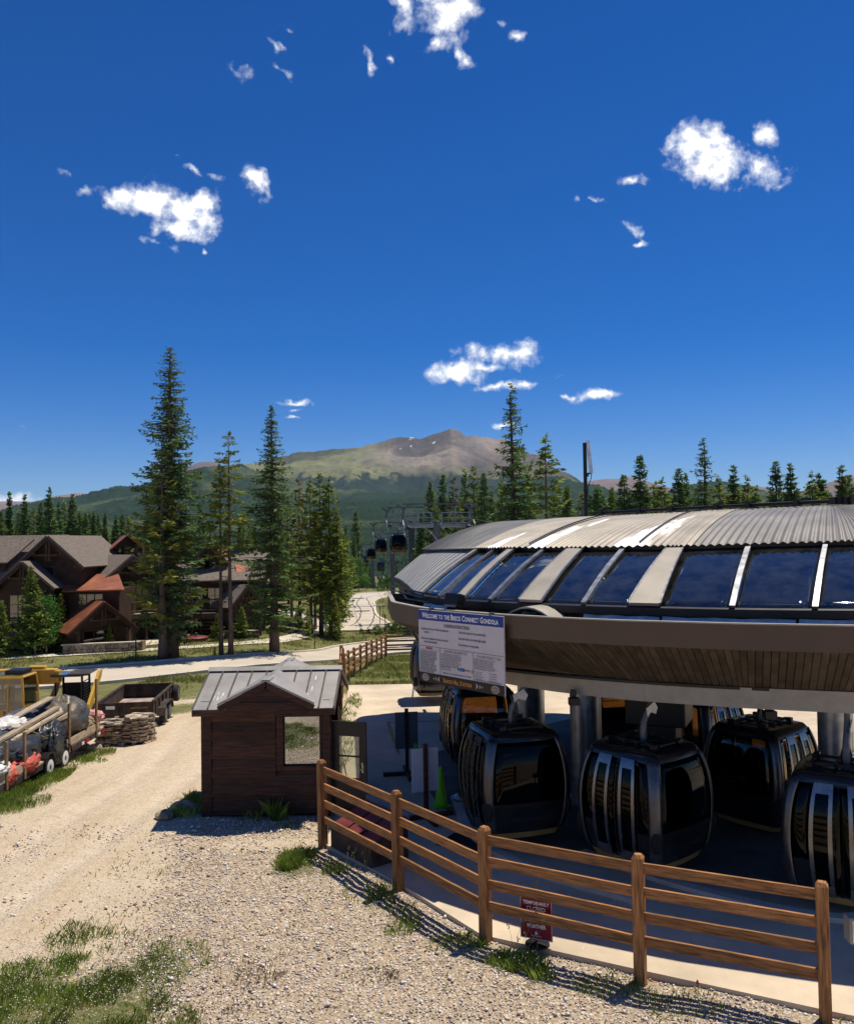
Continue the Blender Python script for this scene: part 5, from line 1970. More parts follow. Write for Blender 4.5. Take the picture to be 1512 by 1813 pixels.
# ------------------------------------------------------------------ the hut
hut = thing('operator_hut', 'small dark brown board hut with a grey metal roof and a little front gable', 'hut', (-5.2, 19.35, -.02))
HW, HD, EH, RH = 2.95, 2.7, 2.60, 3.13
core = MB().box((HW / 2, HD / 2, EH / 2), (HW - .10, HD - .10, EH))
mbw = MB()
# walls with a window opening in front: four boxes round the opening
WX0, WX1, WZ0, WZ1 = 1.86, 2.70, 1.13, 2.25
for (x0, x1, z0, z1) in ((.04, WX0, .02, EH), (WX1, HW - .04, .02, EH), (WX0, WX1, .02, WZ0), (WX0, WX1, WZ1, EH)):
    mbw.box(((x0 + x1) / 2, .09, (z0 + z1) / 2), (x1 - x0, .10, z1 - z0))
mbw.box((.09, HD / 2, EH / 2), (.10, HD - .3, EH)).box((HW / 2, HD - .09, EH / 2), (HW - .08, .10, EH))
mbw.box((HW - .09, HD - .5, EH / 2), (.10, .75, EH)).box((HW - .09, .62 / 2 + .12, EH / 2), (.10, .10, EH)).box((HW - .09, HD / 2, EH - .12), (.10, HD - .3, .24))
mbw.obj('wall', M['hut_wood'], hut)
MB().box((HW / 2, HD / 2, .04), (HW - .2, HD - .2, .06)).obj('floor', M['rubber'], hut)


def siding(x0, x1, z0, z1, nm='board'):
    """One live-edge board: bottom edge wanders, thicker at its foot."""
    n = max(3, int((x1 - x0) / .08))
    xs = np.linspace(x0, x1, n)
    ed = z0 + (fbm(xs * 1.7 + z0 * 9, xs * 0 + z0 * 3, 4, 17) - .5) * .05
    mb = MB()
    rows = [[(x, .034, z1) for x in xs], [(x, -.03, e + .015) for x, e in zip(xs, ed)], [(x, -.022, e) for x, e in zip(xs, ed)], [(x, .04, e) for x, e in zip(xs, ed)]]
    mb.grid(rows)
    mb.grid([rows[3], [(x, .04, z1) for x in xs], rows[0]])
    return mb.obj(nm, M['hut_wood'], hut, smooth=True)


hh_ = .42
for k in range(6):
    zg = .06 + k * .42
    xg = (.24, WX0 - .17) if WZ0 - .1 < zg < WZ1 + .1 else (.24, HW - .18)
    MB().box(((xg[0] + xg[1]) / 2, .036, zg), (xg[1] - xg[0], .012, .05)).obj('shadow_gap', M['black_metal'], hut)  # black strips paint in the shade between siding boards
for k in range(6):
    z0, z1 = .06 + k * hh_, .06 + (k + 1) * hh_ + .01
    z1 = min(z1, EH + .02) - .03
    if z0 < WZ0 - .05 and z1 > WZ0 + .05 or (z0 >= WZ0 - .05 and z0 < WZ1 - .05):
        siding(.24, WX0 - .17, z0, z1)
    elif z0 < WZ0:
        siding(.24, HW - .18, z0, z1)
    else:
        siding(.24, HW - .18, z0, z1)
for x, w in ((.12, .23), (HW - .10, .16)):
    MB().box((x, .012, EH / 2 + .02), (w, .065, EH)).obj('corner_board', M['hut_wood'], hut)
for (x0, x1, z0, z1) in ((WX0 - .15, WX0, WZ0 - .08, WZ1 + .08), (WX0, WX1, WZ1, WZ1 + .09), (WX0, WX1, WZ0 - .09, WZ0)):
    MB().box(((x0 + x1) / 2, .020, (z0 + z1) / 2), (x1 - x0, .06, z1 - z0)).obj('window_trim', M['hut_wood'], hut)
fr_ = MB()
for (x0, x1, z0, z1) in ((WX0, WX0 + .025, WZ0, WZ1), (WX1 - .025, WX1, WZ0, WZ1), (WX0 + .025, WX1 - .025, WZ1 - .025, WZ1), (WX0 + .025, WX1 - .025, WZ0, WZ0 + .025)):
    fr_.box(((x0 + x1) / 2, .085, (z0 + z1) / 2), (x1 - x0, .04, z1 - z0))
wo = fr_.obj('window', M['black_metal'], hut)
MB().box(((WX0 + WX1) / 2, .10, (WZ0 + WZ1) / 2), (WX1 - WX0 - .05, .012, WZ1 - WZ0 - .05)).obj('pane', M['mirror_glass'], wo)
# roof: two slopes with standing seams, ridge cap, front gable
RX0, RX1, YF, YR, YB = -.12, HW + .12, -.32, HD / 2 - .05, HD + .32
sl_ = (RH - EH) / (YR - .0)


def rz_(y):
    return RH - abs(y - YR) * (RH - EH) / (YR + .05)


for nm, ya, yb in (('roof_slope', YF, YR), ('roof_slope', YR, YB)):
    mb = MB()
    mb.plate([[(RX1, ya, rz_(ya)), (RX0, ya, rz_(ya))], [(RX1, yb, rz_(yb)), (RX0, yb, rz_(yb))]], .05)
    ro = mb.obj(nm, M['hut_roof'], hut)
    n = 9
    for k in range(n + 1):
        x = RX0 + (RX1 - RX0) * k / n
        x = min(max(x, RX0 + .015), RX1 - .015)
        MB().bar((x, ya + (0.0 if ya < YR else .0), rz_(ya) + .016), (x, yb, rz_(yb) + .016), .028, .05).obj('standing_seam', M['seam'], ro)  # darker grey draws in the shadow line along each seam
mb = MB()
mb.grid([[(RX0 - .02, YR - .13, rz_(YR - .13) + .045), (RX0 - .02, YR, RH + .075), (RX0 - .02, YR + .13, rz_(YR + .13) + .045)][::-1], [(RX1 + .02, YR - .13, rz_(YR - .13) + .045), (RX1 + .02, YR, RH + .075), (RX1 + .02, YR + .13, rz_(YR + .13) + .045)][::-1]])
mb.grid([[(RX0 - .02, YR - .13, rz_(YR - .13) + .02), (RX0 - .02, YR + .13, rz_(YR + .13) + .02)], [(RX1 + .02, YR - .13, rz_(YR - .13) + .02), (RX1 + .02, YR + .13, rz_(YR + .13) + .02)]])
mb.obj('ridge_cap', M['hut_roof'], hut)
MB().box(((RX0 + RX1) / 2, YF + .01, rz_(YF) - .085), (RX1 - RX0, .03, .13)).obj('eave_board', M['hut_wood'], hut)
for x in (RX0 + .015, RX1 - .015):
    mb = MB()
    mb.prism([(YF + .02, rz_(YF) - .16), (YR, RH - .16), (YB - .02, rz_(YB) - .16), (YB - .02, rz_(YB) - .045), (YR, RH - .045), (YF + .02, rz_(YF) - .045)], (x - .015, 0, 0), (0, 1, 0), (0, 0, 1), .03)
    mb.obj('barge_board', M['hut_wood'], hut)
for x in (.09, HW - .09):
    mb = MB()
    mb.prism([(.05, EH - .02), (HD - .05, EH - .02), (YR, RH - .08)], (x - .04, 0, 0), (0, 1, 0), (0, 0, 1), .08)
    mb.obj('gable_wall', M['hut_wood'], hut)
# gables front and back
GXc, GWd, GZt, GZb = 1.56, 1.06, 3.07, 2.55
for sgn, yF in ((-1, YF - .14), (1, YB + .14)):
    yi = YR - .25 if sgn < 0 else YR + .25
    for s in (-1, 1):
        mb = MB()
        y_e = (YF + .02) if sgn < 0 else (YB - .02)
        zpk = GZt
        # ridge runs back until it meets the main slope
        yk = YR + sgn * (RH - zpk) / ((RH - EH) / (YR + .05))
        rows = [[(GXc, yF, zpk + .05), (GXc, yk, zpk + .05)], [(GXc + s * GWd, yF, GZb + .05), (GXc + s * GWd, (YF + .06) if sgn < 0 else (YB - .06), GZb + .05)]]
        if (s > 0) == (sgn < 0):
            rows = [r[::-1] for r in rows]
        mb.plate(rows, .045)
        gr_ = mb.obj('gable_roof', M['hut_roof'], hut)
        mb = MB()
        mb.bar((GXc + .0, yF - sgn * .035, zpk - .03), (GXc + s * GWd, yF - sgn * .035, GZb - .03), .03, .13)
        mb.obj('gable_board', M['hut_wood'], hut)
    mb = MB()
    mb.prism([(-GWd + .14, GZb - .16), (GWd - .14, GZb - .16), (GWd - .14, GZb + .02), (0, GZt - .04), (-GWd + .14, GZb + .02)], (GXc, (YF - .03 if sgn < 0 else YB - .03), 0), (1, 0, 0), (0, 0, 1), -.06)
    mb.obj('gable_panel', M['hut_wood'], hut)
    mb = MB().bar((GXc, yF, GZt + .075), (GXc, yF - sgn * .5, GZt + .075), .20, .02)
    mb.obj('gable_cap', M['hut_roof'], hut)
MB().box((GXc, YF - .045, 2.63), (1.2, .03, .025)).obj('gable_siding', M['hut_wood'], hut)
mk = MB()
for (x, y) in ((.28, .12), (.36, .10), (.43, .14), (.33, .30), (.45, .27), (2.35, .35), (2.47, .45), (2.40, .20), (.62, -.1), (2.5, .9)):
    q = rz_(y) + .003
    sl2 = (RH - EH) / (YR + .05)
    w, l = RNG.uniform(.006, .015), RNG.uniform(.04, .10)
    mk.add([(x - w, y - l, q - l * sl2), (x + w, y - l * .8, q - l * .8 * sl2), (x + w * .7, y + l, q + l * sl2), (x - w * 1.2, y + l * .8, q + l * .8 * sl2)], [(0, 1, 2, 3)])
mk.obj('paint_scuff', M['white_mark'], hut)
# open door on the right-hand side, swung towards the front
dr = bpy.data.objects.new('door', None)
COL.objects.link(dr)
dr.parent = hut
dr.location = (HW + .0, .16, .06)
dr.rotation_euler = (0, 0, -.30)
mb = MB()
DW, DH = .84, 2.05
for (x0, x1, z0, z1) in ((0, .17, 0, DH), (DW - .17, DW, 0, DH), (.17, DW - .17, DH - .33, DH), (.17, DW - .17, 0, .78)):
    mb.box(((x0 + x1) / 2, 0, (z0 + z1) / 2), (x1 - x0, .045, z1 - z0))
mb.obj('door_leaf', M['dark_metal'], dr)
MB().box((DW / 2, 0, (DH - .33 + .78) / 2), (DW - .34, .012, DH - 1.11)).obj('door_glass', M['clear_glass'], dr)
MB().box((DW / 2, -.005, 1.27), (DW - .34, .05, .03)).obj('door_bar', M['black_metal'], dr)
mb = MB().box((DW - .085, -.032, 1.02), (.05, .02, .20)).bar((DW - .085, -.055, 1.0), (DW - .19, -.055, 1.0), .022).box((DW - .085, -.04, 1.13), (.045, .03, .05))
mb.obj('door_handle', M['silver'], dr)

# ------------------------------------------------------------------ things on the plaza
SF = .06
Mr, Wp = flat('sign_red', (.20, .008, .022)), flat('print_white', (.85, .85, .85))
ws = thing('closed_sign', 'dark red notice on a round metal stand reading gondola temporarily closed', 'sign', (1.56, 12.98, SF), -.42)
MB().lathe([(.19, 0), (.185, .02), (.05, .045), (.02, .05)], 24).obj('base', M['black_metal'], ws, smooth=True)
MB().lathe([(.018, .05), (.018, .95)], 10).obj('stem', M['silver'], ws, smooth=True)
MB().box((0, -.03, .45), (.50, .012, .72)).obj('panel', Mr, ws)
bd = MB()
for (x0, x1, z0, z1) in ((-.243, .243, .798, .804), (-.243, .243, .096, .102), (-.243, -.237, .102, .798), (.237, .243, .102, .798)):
    bd.box(((x0 + x1) / 2, -.0375, (z0 + z1) / 2), (x1 - x0, .002, z1 - z0))
bd.obj('border_line', Wp, ws)
for s, z, sz, tw in (('GONDOLA', .865, .085, .40), ('TEMPORARILY', .775, .07, .41), ('CLOSED', .685, .085, .30), ('DUE TO', .60, .05, .16), ('INCLEMENT', .515, .08, .36), ('WEATHER', .43, .08, .30)):
    me_ = text_mesh(s, sz, align='CENTER', bold=.002)
    xs_ = [v.co.x for v in me_.vertices]
    me_.transform(Matrix.Translation((0, -.0385, z - .17)) @ Matrix.Rotation(pi / 2, 4, 'X') @ Matrix.Diagonal((tw / (max(xs_) - min(xs_)), 1, 1, 1)))
    o = link('lettering', me_, Wp, ws)
    o['kind'] = 'stuff'
mb = MB()
mb.prism([(-.02, 0), (-.012, .05), (-.004, .02), (.004, .06), (.012, .03), (.02, 0)], (0, -.038, .165), (1, 0, 0), (0, 0, 1), .002)
mb.obj('logo_mark', Wp, ws)
me_ = text_mesh('THE MOUNTAIN', .022, align='CENTER')
me_.transform(Matrix.Translation((0, -.0385, .135)) @ Matrix.Rotation(pi / 2, 4, 'X'))
link('lettering', me_, Wp, ws)['kind'] = 'stuff'


def board_stand(loc, rz, label, bw, bh, bz, post_h, m, y=-.035):
    t = thing('board_stand', label, 'sign', loc, rz)
    MB().box((0, 0, post_h / 2), (.09, .09, post_h)).obj('post', M['hut_wood'], t)
    mb = MB().box((0, -.32, .05), (.09, .62, .09)).box((0, .32, .05), (.09, .62, .09))
    mb.obj('foot', M['hut_wood'], t)
    mb = MB().box((.32, 0, .05), (.62, .09, .09)).box((-.32, 0, .05), (.62, .09, .09))
    mb.obj('foot', M['hut_wood'], t)
    MB().box((0, -y + .01, bz), (bw, .02, bh)).obj('panel', m, t)
    return t


board_stand((-.12, 18.85, SF), .35, 'white board on a brown post with crossed feet, seen from behind by the green cone', .62, .95, 1.05, 1.62, M['white_board'])
board_stand((-.62, 22.3, SF), .15, 'grey board on a brown post further back on the shaded plaza', .60, .95, 1.15, 1.72, flat('board_grey', (.16, .17, .20)))


def cone(loc, label):
    t = thing('traffic_cone', label, 'cone', loc, .4, 'lime traffic cones')
    MB().lathe([(.155, .02), (.15, .04), (.045, .86), (.03, .90), (.02, .90)], 24).obj('body', M['lime'], t, smooth=True)
    mb = MB()
    pts = [(.20 * sx + a, .20 * sy + b) for sx, sy, a, b in ((1, 1, 0, .0), (-1, 1, 0, 0), (-1, -1, 0, 0), (1, -1, 0, 0))]
    mb.prism([(.2, .2), (-.2, .2), (-.2, -.2), (.2, -.2)], (0, 0, 0), (1, 0, 0), (0, 1, 0), .03)
    mb.obj('base', M['lime'], t)
    return t


cone((.22, 19.7, SF), 'bright lime traffic cone standing beside the white board')
cone((-.38, 21.9, SF), 'lime traffic cone half hidden at the foot of the grey board')

rb = thing('ramp_cabinet', 'low maroon cabinet with a sloping lid behind the first fence rails', 'cabinet', (-1.25, 16.9, SF), -.93)
mb = MB()
mb.prism([(-.42, 0), (.42, 0), (.42, .74), (-.42, .40)], (-.75, 0, 0), (0, 1, 0), (0, 0, 1), 1.5)
mb.obj('body', M['rust'], rb)
mb = MB()
for a, b in ((-.74, -.28), (-.20, .20), (.28, .74)):
    mb2 = MB()
    th = atan2(.34, .84)
    mb2.box(((a + b) / 2, 0, .585), (b - a, .88, .025), mat=Matrix.Rotation(th, 3, 'X'))
    mb2.obj('lid_panel', M['maroon'], rb)
MB().box((0, .445, .80), (1.52, .04, .12)).obj('back_rail', M['blue_roof'], rb)
mt = tag(MB().box((.72, 17.25, SF + .012), (1.05, .75, .024), -.55).obj('rubber_mat', M['rubber']), 'dark rubber mat lying on the slab in front of the lime cone', 'mat')
jb = thing('junction_box', 'small pale metal box at the edge of the photo beyond the last fence post', 'box', (5.95, 12.0, SF))
MB().box((0, 0, .62), (.38, .2, .36)).obj('case', M['beam_paint'], jb, bevel=.012)
MB().lathe([(.03, 0), (.03, .45)], 8).obj('stem', M['galv_dark'], jb)
MB().box((0, -.105, .62), (.32, .012, .30)).obj('cover', M['flash'], jb)
wb = thing('wash_tub', 'small grey ribbed dish lamp lying on the slab beside the cabins', 'lamp', (.75, 19.9, SF))
MB().lathe([(.05, 0), (.24, .06), (.27, .14), (.22, .18), (.05, .19)], 18).obj('dish', M['galv'], wb, smooth=True)

# ------------------------------------------------------------------ trees
def diamonds(P, D, S, L, Wd):
    """Leaf-like quads: from P along D (unit) with length L, width Wd across S."""
    a = P
    b = P + D * (L * .45)[:, None] + S * (Wd * .5)[:, None]
    c = P + D * L[:, None]
    d = P + D * (L * .45)[:, None] - S * (Wd * .5)[:, None]
    V = np.stack([a, b, c, d], 1).reshape(-1, 3)
    return V, np.arange(len(P) * 4).reshape(-1, 4)


def unit(v):
    return v / (np.linalg.norm(v, axis=-1, keepdims=True) + 1e-9)


def conifer_data(seed, h, rb, start, prof=1.0, gap=.42, per=(4, 7), droop=.25, twig=.22, clump=0.0, tilt_up=0.0, blade=(.30, .13), bare=0.0, lumps=0.0):
    """Crown arrays of a conifer: whorls of boughs, each bough set with side sprays."""
    r = np.random.default_rng(seed)
    P, D, S, L, Wd = [], [], [], [], []
    tw = []
    z = start * h
    while z < h * .995:
        f = (z - start * h) / (h * (1 - start))
        rad = rb * ((1 - f) ** prof) * (1 if f > .12 else .55 + .45 * f / .12) + .06
        rad *= 1 + lumps * (vnoise(np.array([z * .8]), np.array([seed * 3.1]), 5)[0] - .5) * 2
        n = r.integers(per[0], per[1] + 1) if f < .93 else 4
        a0 = r.random() * 6.28
        for k in range(n):
            if r.random() < bare:
                continue
            az_ = a0 + k * 6.283 / n + r.normal(0, .25)
            bl = rad * r.uniform(.5, 1.15)
            if r.random() < .10:
                bl *= r.uniform(.3, 1.25)
            o = np.array([cos(az_), sin(az_), 0])
            sd = np.array([-sin(az_), cos(az_), 0])
            zz_ = z + r.normal(0, gap * .25)
            dr_ = droop * r.uniform(.6, 1.4) * (1 - f) - tilt_up * (.3 + f)
            m = max(3, int(bl / twig))
            t = (np.arange(m) + r.random(m) * .6 + .35) / m
            if clump:
                t = np.clip(1 - (1 - t) * clump, .05, 1)
            base = o[None] * (t * bl)[:, None] + np.array([0, 0, zz_])[None]
            base[:, 2] += -dr_ * bl * t ** 1.2 + .22 * bl * t ** 3 * (droop > 0)
            tw.append((np.array([0, 0, zz_]), base[-1]))
            for sg in (-1, 1, 0, 2):
                p = base + r.normal(0, .03, (m, 3))
                if sg in (-1, 1):
                    d = o[None] * r.uniform(.35, .9, (m, 1)) + sd[None] * sg * r.uniform(.5, 1.0, (m, 1)) + np.array([0, 0, 1])[None] * r.uniform(-.45, .12, (m, 1))
                    l = (blade[0] + .42 * bl * (1 - t) * (.35 + t)) * r.uniform(.7, 1.25, m)
                elif sg == 0:
                    d = o[None] * r.uniform(.5, 1.0, (m, 1)) + np.array([0, 0, 1])[None] * r.uniform(-.25, .55, (m, 1)) + sd[None] * r.normal(0, .4, (m, 1))
                    l = blade[0] * r.uniform(.8, 1.5, m)
                else:
                    d = np.array([0, 0, -1.0])[None] + o[None] * r.uniform(-.1, .7, (m, 1)) + sd[None] * r.normal(0, .3, (m, 1))
                    l = blade[0] * r.uniform(.6, 1.3, m) * (1.2 if droop > .1 else .6)
                l = l * (.5 + .5 * min(1.0, (1 - f) * 3.2))
                d = unit(d)
                s = unit(np.cross(d, r.normal(0, 1, (m, 3))))
                P.append(p)
                D.append(d)
                S.append(s)
                L.append(l)
                Wd.append(blade[1] * r.uniform(.7, 1.4, m) * (1 + .5 * (l / blade[0] - 1).clip(0, 1.5)) * (.6 + .4 * min(1.0, (1 - f) * 2.6)))
        z += gap * r.uniform(.75, 1.25) * (1 - .45 * f)
    # leader tuft
    m = 10
    P.append(np.array([0, 0, h * .985])[None] + r.normal(0, .03, (m, 3)))
    D.append(unit(r.normal(0, .45, (m, 3)) + np.array([0, 0, 1.0])))
    S.append(unit(r.normal(0, 1, (m, 3))))
    L.append(np.full(m, blade[0] * 1.1))
    Wd.append(np.full(m, blade[1]))
    V, F = diamonds(np.concatenate(P), np.concatenate(D), np.concatenate(S), np.concatenate(L), np.concatenate(Wd))
    return V, F, tw


def trunk_mesh(h, r0, seed, twigs=(), dead=0, dead_z=(0, 1), top=.97, step=1):
    r = np.random.default_rng(seed)
    mb = MB()
    n = 9
    w = np.cumsum(r.normal(0, .012, (n, 2)), 0) * (h / 15)
    pts = [(w[i, 0], w[i, 1], h * top * i / (n - 1) - (.25 if i == 0 else 0)) for i in range(n)]
    rad = [r0 * (1.25 if i == 0 else 1) * (1 - .88 * i / (n - 1)) for i in range(n)]
    mb.tube(pts, rad, 8)
    for a, b in list(twigs)[::step]:
        mb.tube([a, (a + b) / 2 + np.array([0, 0, .03]), b], [r0 * .13, r0 * .09, r0 * .03], 3, cap=False)
    for _ in range(dead):
        z = h * r.uniform(*dead_z)
        a = r.random() * 6.28
        l = r.uniform(.5, 1.6)
        mb.tube([(0, 0, z), (cos(a) * l * .6, sin(a) * l * .6, z + r.uniform(-.1, .15)), (cos(a + .3) * l, sin(a + .3) * l, z + r.uniform(-.35, .1))], [.03, .02, .008], 3, cap=False)
    return mb.mesh('trunk')


PROTO = {}


def proto(key, crown_m, bark_m, **kw):
    tk = {k: kw.pop(k) for k in ('r0', 'dead', 'dead_z', 'step') if k in kw}
    V, F, tw = conifer_data(**kw)
    cm = arrays_mesh('crown', V, F)
    cm.materials.append(M[crown_m])
    tm = trunk_mesh(kw['h'], tk.get('r0', kw['h'] * .012), kw['seed'], tw, tk.get('dead', 0), tk.get('dead_z', (.1, .5)), step=tk.get('step', 1))
    tm.materials.append(M[bark_m])
    tm.polygons.foreach_set('use_smooth', np.ones(len(tm.polygons), bool))
    PROTO[key] = (cm, tm, kw['h'])


proto('hero_a', 'bluespruce', 'bark', seed=1, h=22.6, rb=2.9, start=.05, prof=.58, gap=.46, per=(5, 7), droop=.26, twig=.22, blade=(.27, .105), lumps=.38, r0=.42, dead=6)
proto('hero_pine', 'pine', 'bark', seed=2, h=15.0, rb=2.1, start=.18, prof=.55, gap=.62, per=(3, 5), droop=.02, twig=.24, clump=.72, tilt_up=.12, blade=(.34, .15), bare=.12, lumps=.45, r0=.24, dead=22, dead_z=(.08, .6))
proto('hero_b', 'spruce', 'bark', seed=3, h=19.0, rb=2.55, start=.10, prof=.72, gap=.45, per=(5, 7), droop=.34, twig=.21, blade=(.25, .095), lumps=.34, r0=.30, dead=4)
proto('hero_c', 'spruce', 'bark_dark', seed=4, h=17.5, rb=2.8, start=.06, prof=.72, gap=.50, per=(4, 7), droop=.14, twig=.22, blade=(.28, .105), lumps=.45, bare=.10, r0=.28, dead=8)
proto('bare_pine', 'pine', 'bark_dark', seed=5, h=16.5, rb=1.9, start=.55, prof=.50, gap=.55, per=(3, 5), droop=.0, twig=.24, clump=.68, tilt_up=.14, blade=(.33, .15), bare=.12, lumps=.4, r0=.20, dead=26, dead_z=(.18, .58))
proto('bare_pine_b', 'pine', 'bark', seed=6, h=17, rb=2.0, start=.42, prof=.60, gap=.60, per=(3, 5), droop=.0, twig=.24, clump=.7, tilt_up=.12, blade=(.33, .15), bare=.18, lumps=.45, r0=.20, dead=20, dead_z=(.2, .45))
for i in range(4):
    proto('spruce%d' % i, 'spruce', 'bark_dark', seed=20 + i, h=13.0, rb=1.5 + .15 * i, start=.04, prof=1.0 - .05 * i, gap=.42, per=(5, 7), droop=.28, twig=.26, blade=(.30, .13), lumps=.28, step=3)
for i in range(3):
    proto('pine%d' % i, 'pine', 'bark', seed=30 + i, h=13.0, rb=1.55 + .15 * i, start=.12 + .08 * i, prof=.80, gap=.52, per=(4, 6), droop=.04, twig=.25, clump=.85, tilt_up=.08, blade=(.31, .135), lumps=.38, bare=.06, step=3, dead=8)
proto('brown', 'browntree', 'bark', seed=41, h=13, rb=1.3, start=.12, prof=.7, gap=.7, per=(3, 5), droop=.08, twig=.34, clump=.8, blade=(.36, .14), bare=.2, lumps=.4, step=2)
for i in range(2):
    proto('young%d' % i, 'youngspruce', 'bark_dark', seed=50 + i, h=5.0, rb=1.25, start=.03, prof=.9, gap=.30, per=(6, 8), droop=.08, twig=.16, blade=(.22, .10), lumps=.15, tilt_up=.06, step=3)


def broadleaf(key, leaf_m, bark_m, seed, h, rad, start, n, leaf):
    r = np.random.default_rng(seed)
    cl = []
    tw = []
    for k in range(26):
        f = r.random()
        z = h * (start + (1 - start) * f)
        rr = rad * sin(pi * (.12 + .80 * f)) * r.uniform(.45, 1.0)
        a = r.random() * 6.28
        c = np.array([cos(a) * rr, sin(a) * rr, z])
        cl.append(c)
        tw.append((np.array([0, 0, max(.2, z - rr * .9)]), c))
    cl = np.array(cl)
    ci = r.integers(0, len(cl), n)
    P = cl[ci] + r.normal(0, 1, (n, 3)) * np.array([.30, .30, .34]) * rad * .62
    D = unit(r.normal(0, 1, (n, 3)) + np.array([0, 0, -.3]))
    S = unit(np.cross(D, r.normal(0, 1, (n, 3))))
    V, F = diamonds(P, D, S, leaf * r.uniform(.7, 1.3, n), leaf * r.uniform(.6, 1.0, n))
    cm = arrays_mesh('crown', V, F)
    cm.materials.append(M[leaf_m])
    tm = trunk_mesh(h * .95, h * .011 + .01, seed, tw)
    tm.materials.append(M[bark_m])
    PROTO[key] = (cm, tm, h)


broadleaf('aspen0', 'aspen', 'bark_pale', 61, 6.5, 1.5, .18, 3200, .17)
broadleaf('aspen1', 'aspen', 'bark_pale', 62, 6.5, 1.15, .15, 2800, .17)
broadleaf('thin', 'aspen', 'bark_pale', 63, 3.2, .45, .45, 160, .10)
broadleaf('shrub', 'shrub', 'bark_dark', 64, 1.3, .75, .05, 1500, .10)
TREES = []


def tree(key, x, y, h, label, cat='tree', group=None, name=None, wide=1.0, z=None):
    cm, tm, h0 = PROTO[key]
    nm = name or ('spruce_tree' if ('spruce' in key or 'hero' in key and 'pine' not in key or 'young' in key) else 'aspen_tree' if key in ('aspen0', 'aspen1', 'thin') else 'pine_tree')
    t = thing(nm, label, cat, (x, y, tz(x, y) - .03 if z is None else z), RNG.random() * 6.28, group)
    k = h / h0
    t.scale = (k * wide, k * wide, k)
    for n_, me_ in (('crown', cm), ('trunk', tm)):
        o = bpy.data.objects.new(n_, me_)
        COL.objects.link(o)
        o.parent = t
    TREES.append(t)
    return t


tree('hero_a', -18.75, 62.0, 22.7, 'tallest blue-green spruce at the roadside in front of the lodges', wide=1.14)
tree('hero_pine', -19.0, 60.6, 14.9, 'yellow-green pine standing in front of the tallest spruce by the road', wide=1.25)
tree('bare_pine', -15.05, 61.6, 14.0, 'dark bare-trunked pine, left of the twin pair by the road')
tree('bare_pine_b', -14.4, 61.9, 16.4, 'bare-trunked pine with a reddish stem, right of the twin pair by the road')
tree('hero_b', -11.75, 64.3, 18.8, 'slender spruce with drooping boughs between the twin pines and the grove', wide=1.2)
# ---- tree list
tree('spruce2', -54.26, 107.9, 12.4, 'dark spruce behind the lodge roofs, first of the row from the left edge', group='conifers behind the lodges', wide=1.2)
tree('spruce0', -53.96, 109.4, 14.9, 'dark spruce behind the lodge roofs, second of the row from the left edge', group='conifers behind the lodges', wide=1.2)
tree('pine0', -51.31, 106.4, 12.4, 'yellow-green pine behind the lodge roofs, third of the row from the left edge', group='conifers behind the lodges', wide=1.2)
tree('spruce1', -46.46, 97.8, 13.8, 'dark spruce behind the lodge roofs, fourth of the row from the left edge', group='conifers behind the lodges', wide=1.2)
tree('pine1', -51.02, 109.9, 12.9, 'yellow-green pine behind the lodge roofs, fifth of the row from the left edge', group='conifers behind the lodges', wide=1.2)
tree('spruce3', -47.77, 104.7, 13.2, 'dark spruce behind the lodge roofs, sixth of the row from the left edge', group='conifers behind the lodges', wide=1.2)
tree('spruce1', -42.93, 96.2, 14.5, 'dark spruce behind the lodge roofs, seventh of the row from the left edge', group='conifers behind the lodges', wide=1.2)
tree('spruce1', -44.59, 102.5, 13.1, 'dark spruce behind the lodge roofs, eighth of the row from the left edge', group='conifers behind the lodges', wide=1.2)
tree('pine0', -47.46, 110.7, 13.9, 'yellow-green pine behind the lodge roofs, ninth of the row from the left edge', group='conifers behind the lodges', wide=1.2)
tree('spruce3', -41.28, 98.6, 13.8, 'dark spruce behind the lodge roofs, tenth of the row from the left edge', group='conifers behind the lodges', wide=1.2)
tree('pine0', -40.23, 98.2, 12.0, 'yellow-green pine behind the lodge roofs, eleventh of the row from the left edge', group='conifers behind the lodges', wide=1.2)
tree('spruce3', -39.50, 98.0, 11.6, 'dark spruce behind the lodge roofs, twelfth of the row from the left edge', group='conifers behind the lodges', wide=1.2)
tree('spruce0', -43.91, 111.6, 12.3, 'dark spruce behind the lodge roofs, thirteenth of the row from the left edge', group='conifers behind the lodges', wide=1.2)
tree('spruce0', -37.78, 99.4, 11.6, 'dark spruce behind the lodge roofs, fourteenth of the row from the left edge', group='conifers behind the lodges', wide=1.2)
tree('spruce1', -40.93, 111.4, 11.8, 'dark spruce behind the lodge roofs, fifteenth of the row from the left edge', group='conifers behind the lodges', wide=1.2)
tree('pine0', -38.73, 110.0, 11.6, 'yellow-green pine behind the lodge roofs, sixteenth of the row from the left edge', group='conifers behind the lodges', wide=1.2)
tree('spruce2', -61.65, 117.6, 11.9, 'low conifer filling the wood behind the lodges, seen between the taller row', group='wood behind the lodges', wide=1.7)
tree('pine1', -60.35, 117.3, 11.2, 'low conifer filling the wood behind the lodges, seen between the taller row', group='wood behind the lodges', wide=1.7)
tree('pine1', -66.34, 131.4, 12.7, 'low conifer filling the wood behind the lodges, seen between the taller row', group='wood behind the lodges', wide=1.7)
tree('spruce3', -59.69, 120.5, 12.0, 'low conifer filling the wood behind the lodges, seen between the taller row', group='wood behind the lodges', wide=1.7)
tree('spruce1', -57.67, 118.7, 10.4, 'low conifer filling the wood behind the lodges, seen between the taller row', group='wood behind the lodges', wide=1.7)
tree('spruce2', -59.43, 124.9, 12.1, 'low conifer filling the wood behind the lodges, seen between the taller row', group='wood behind the lodges', wide=1.7)
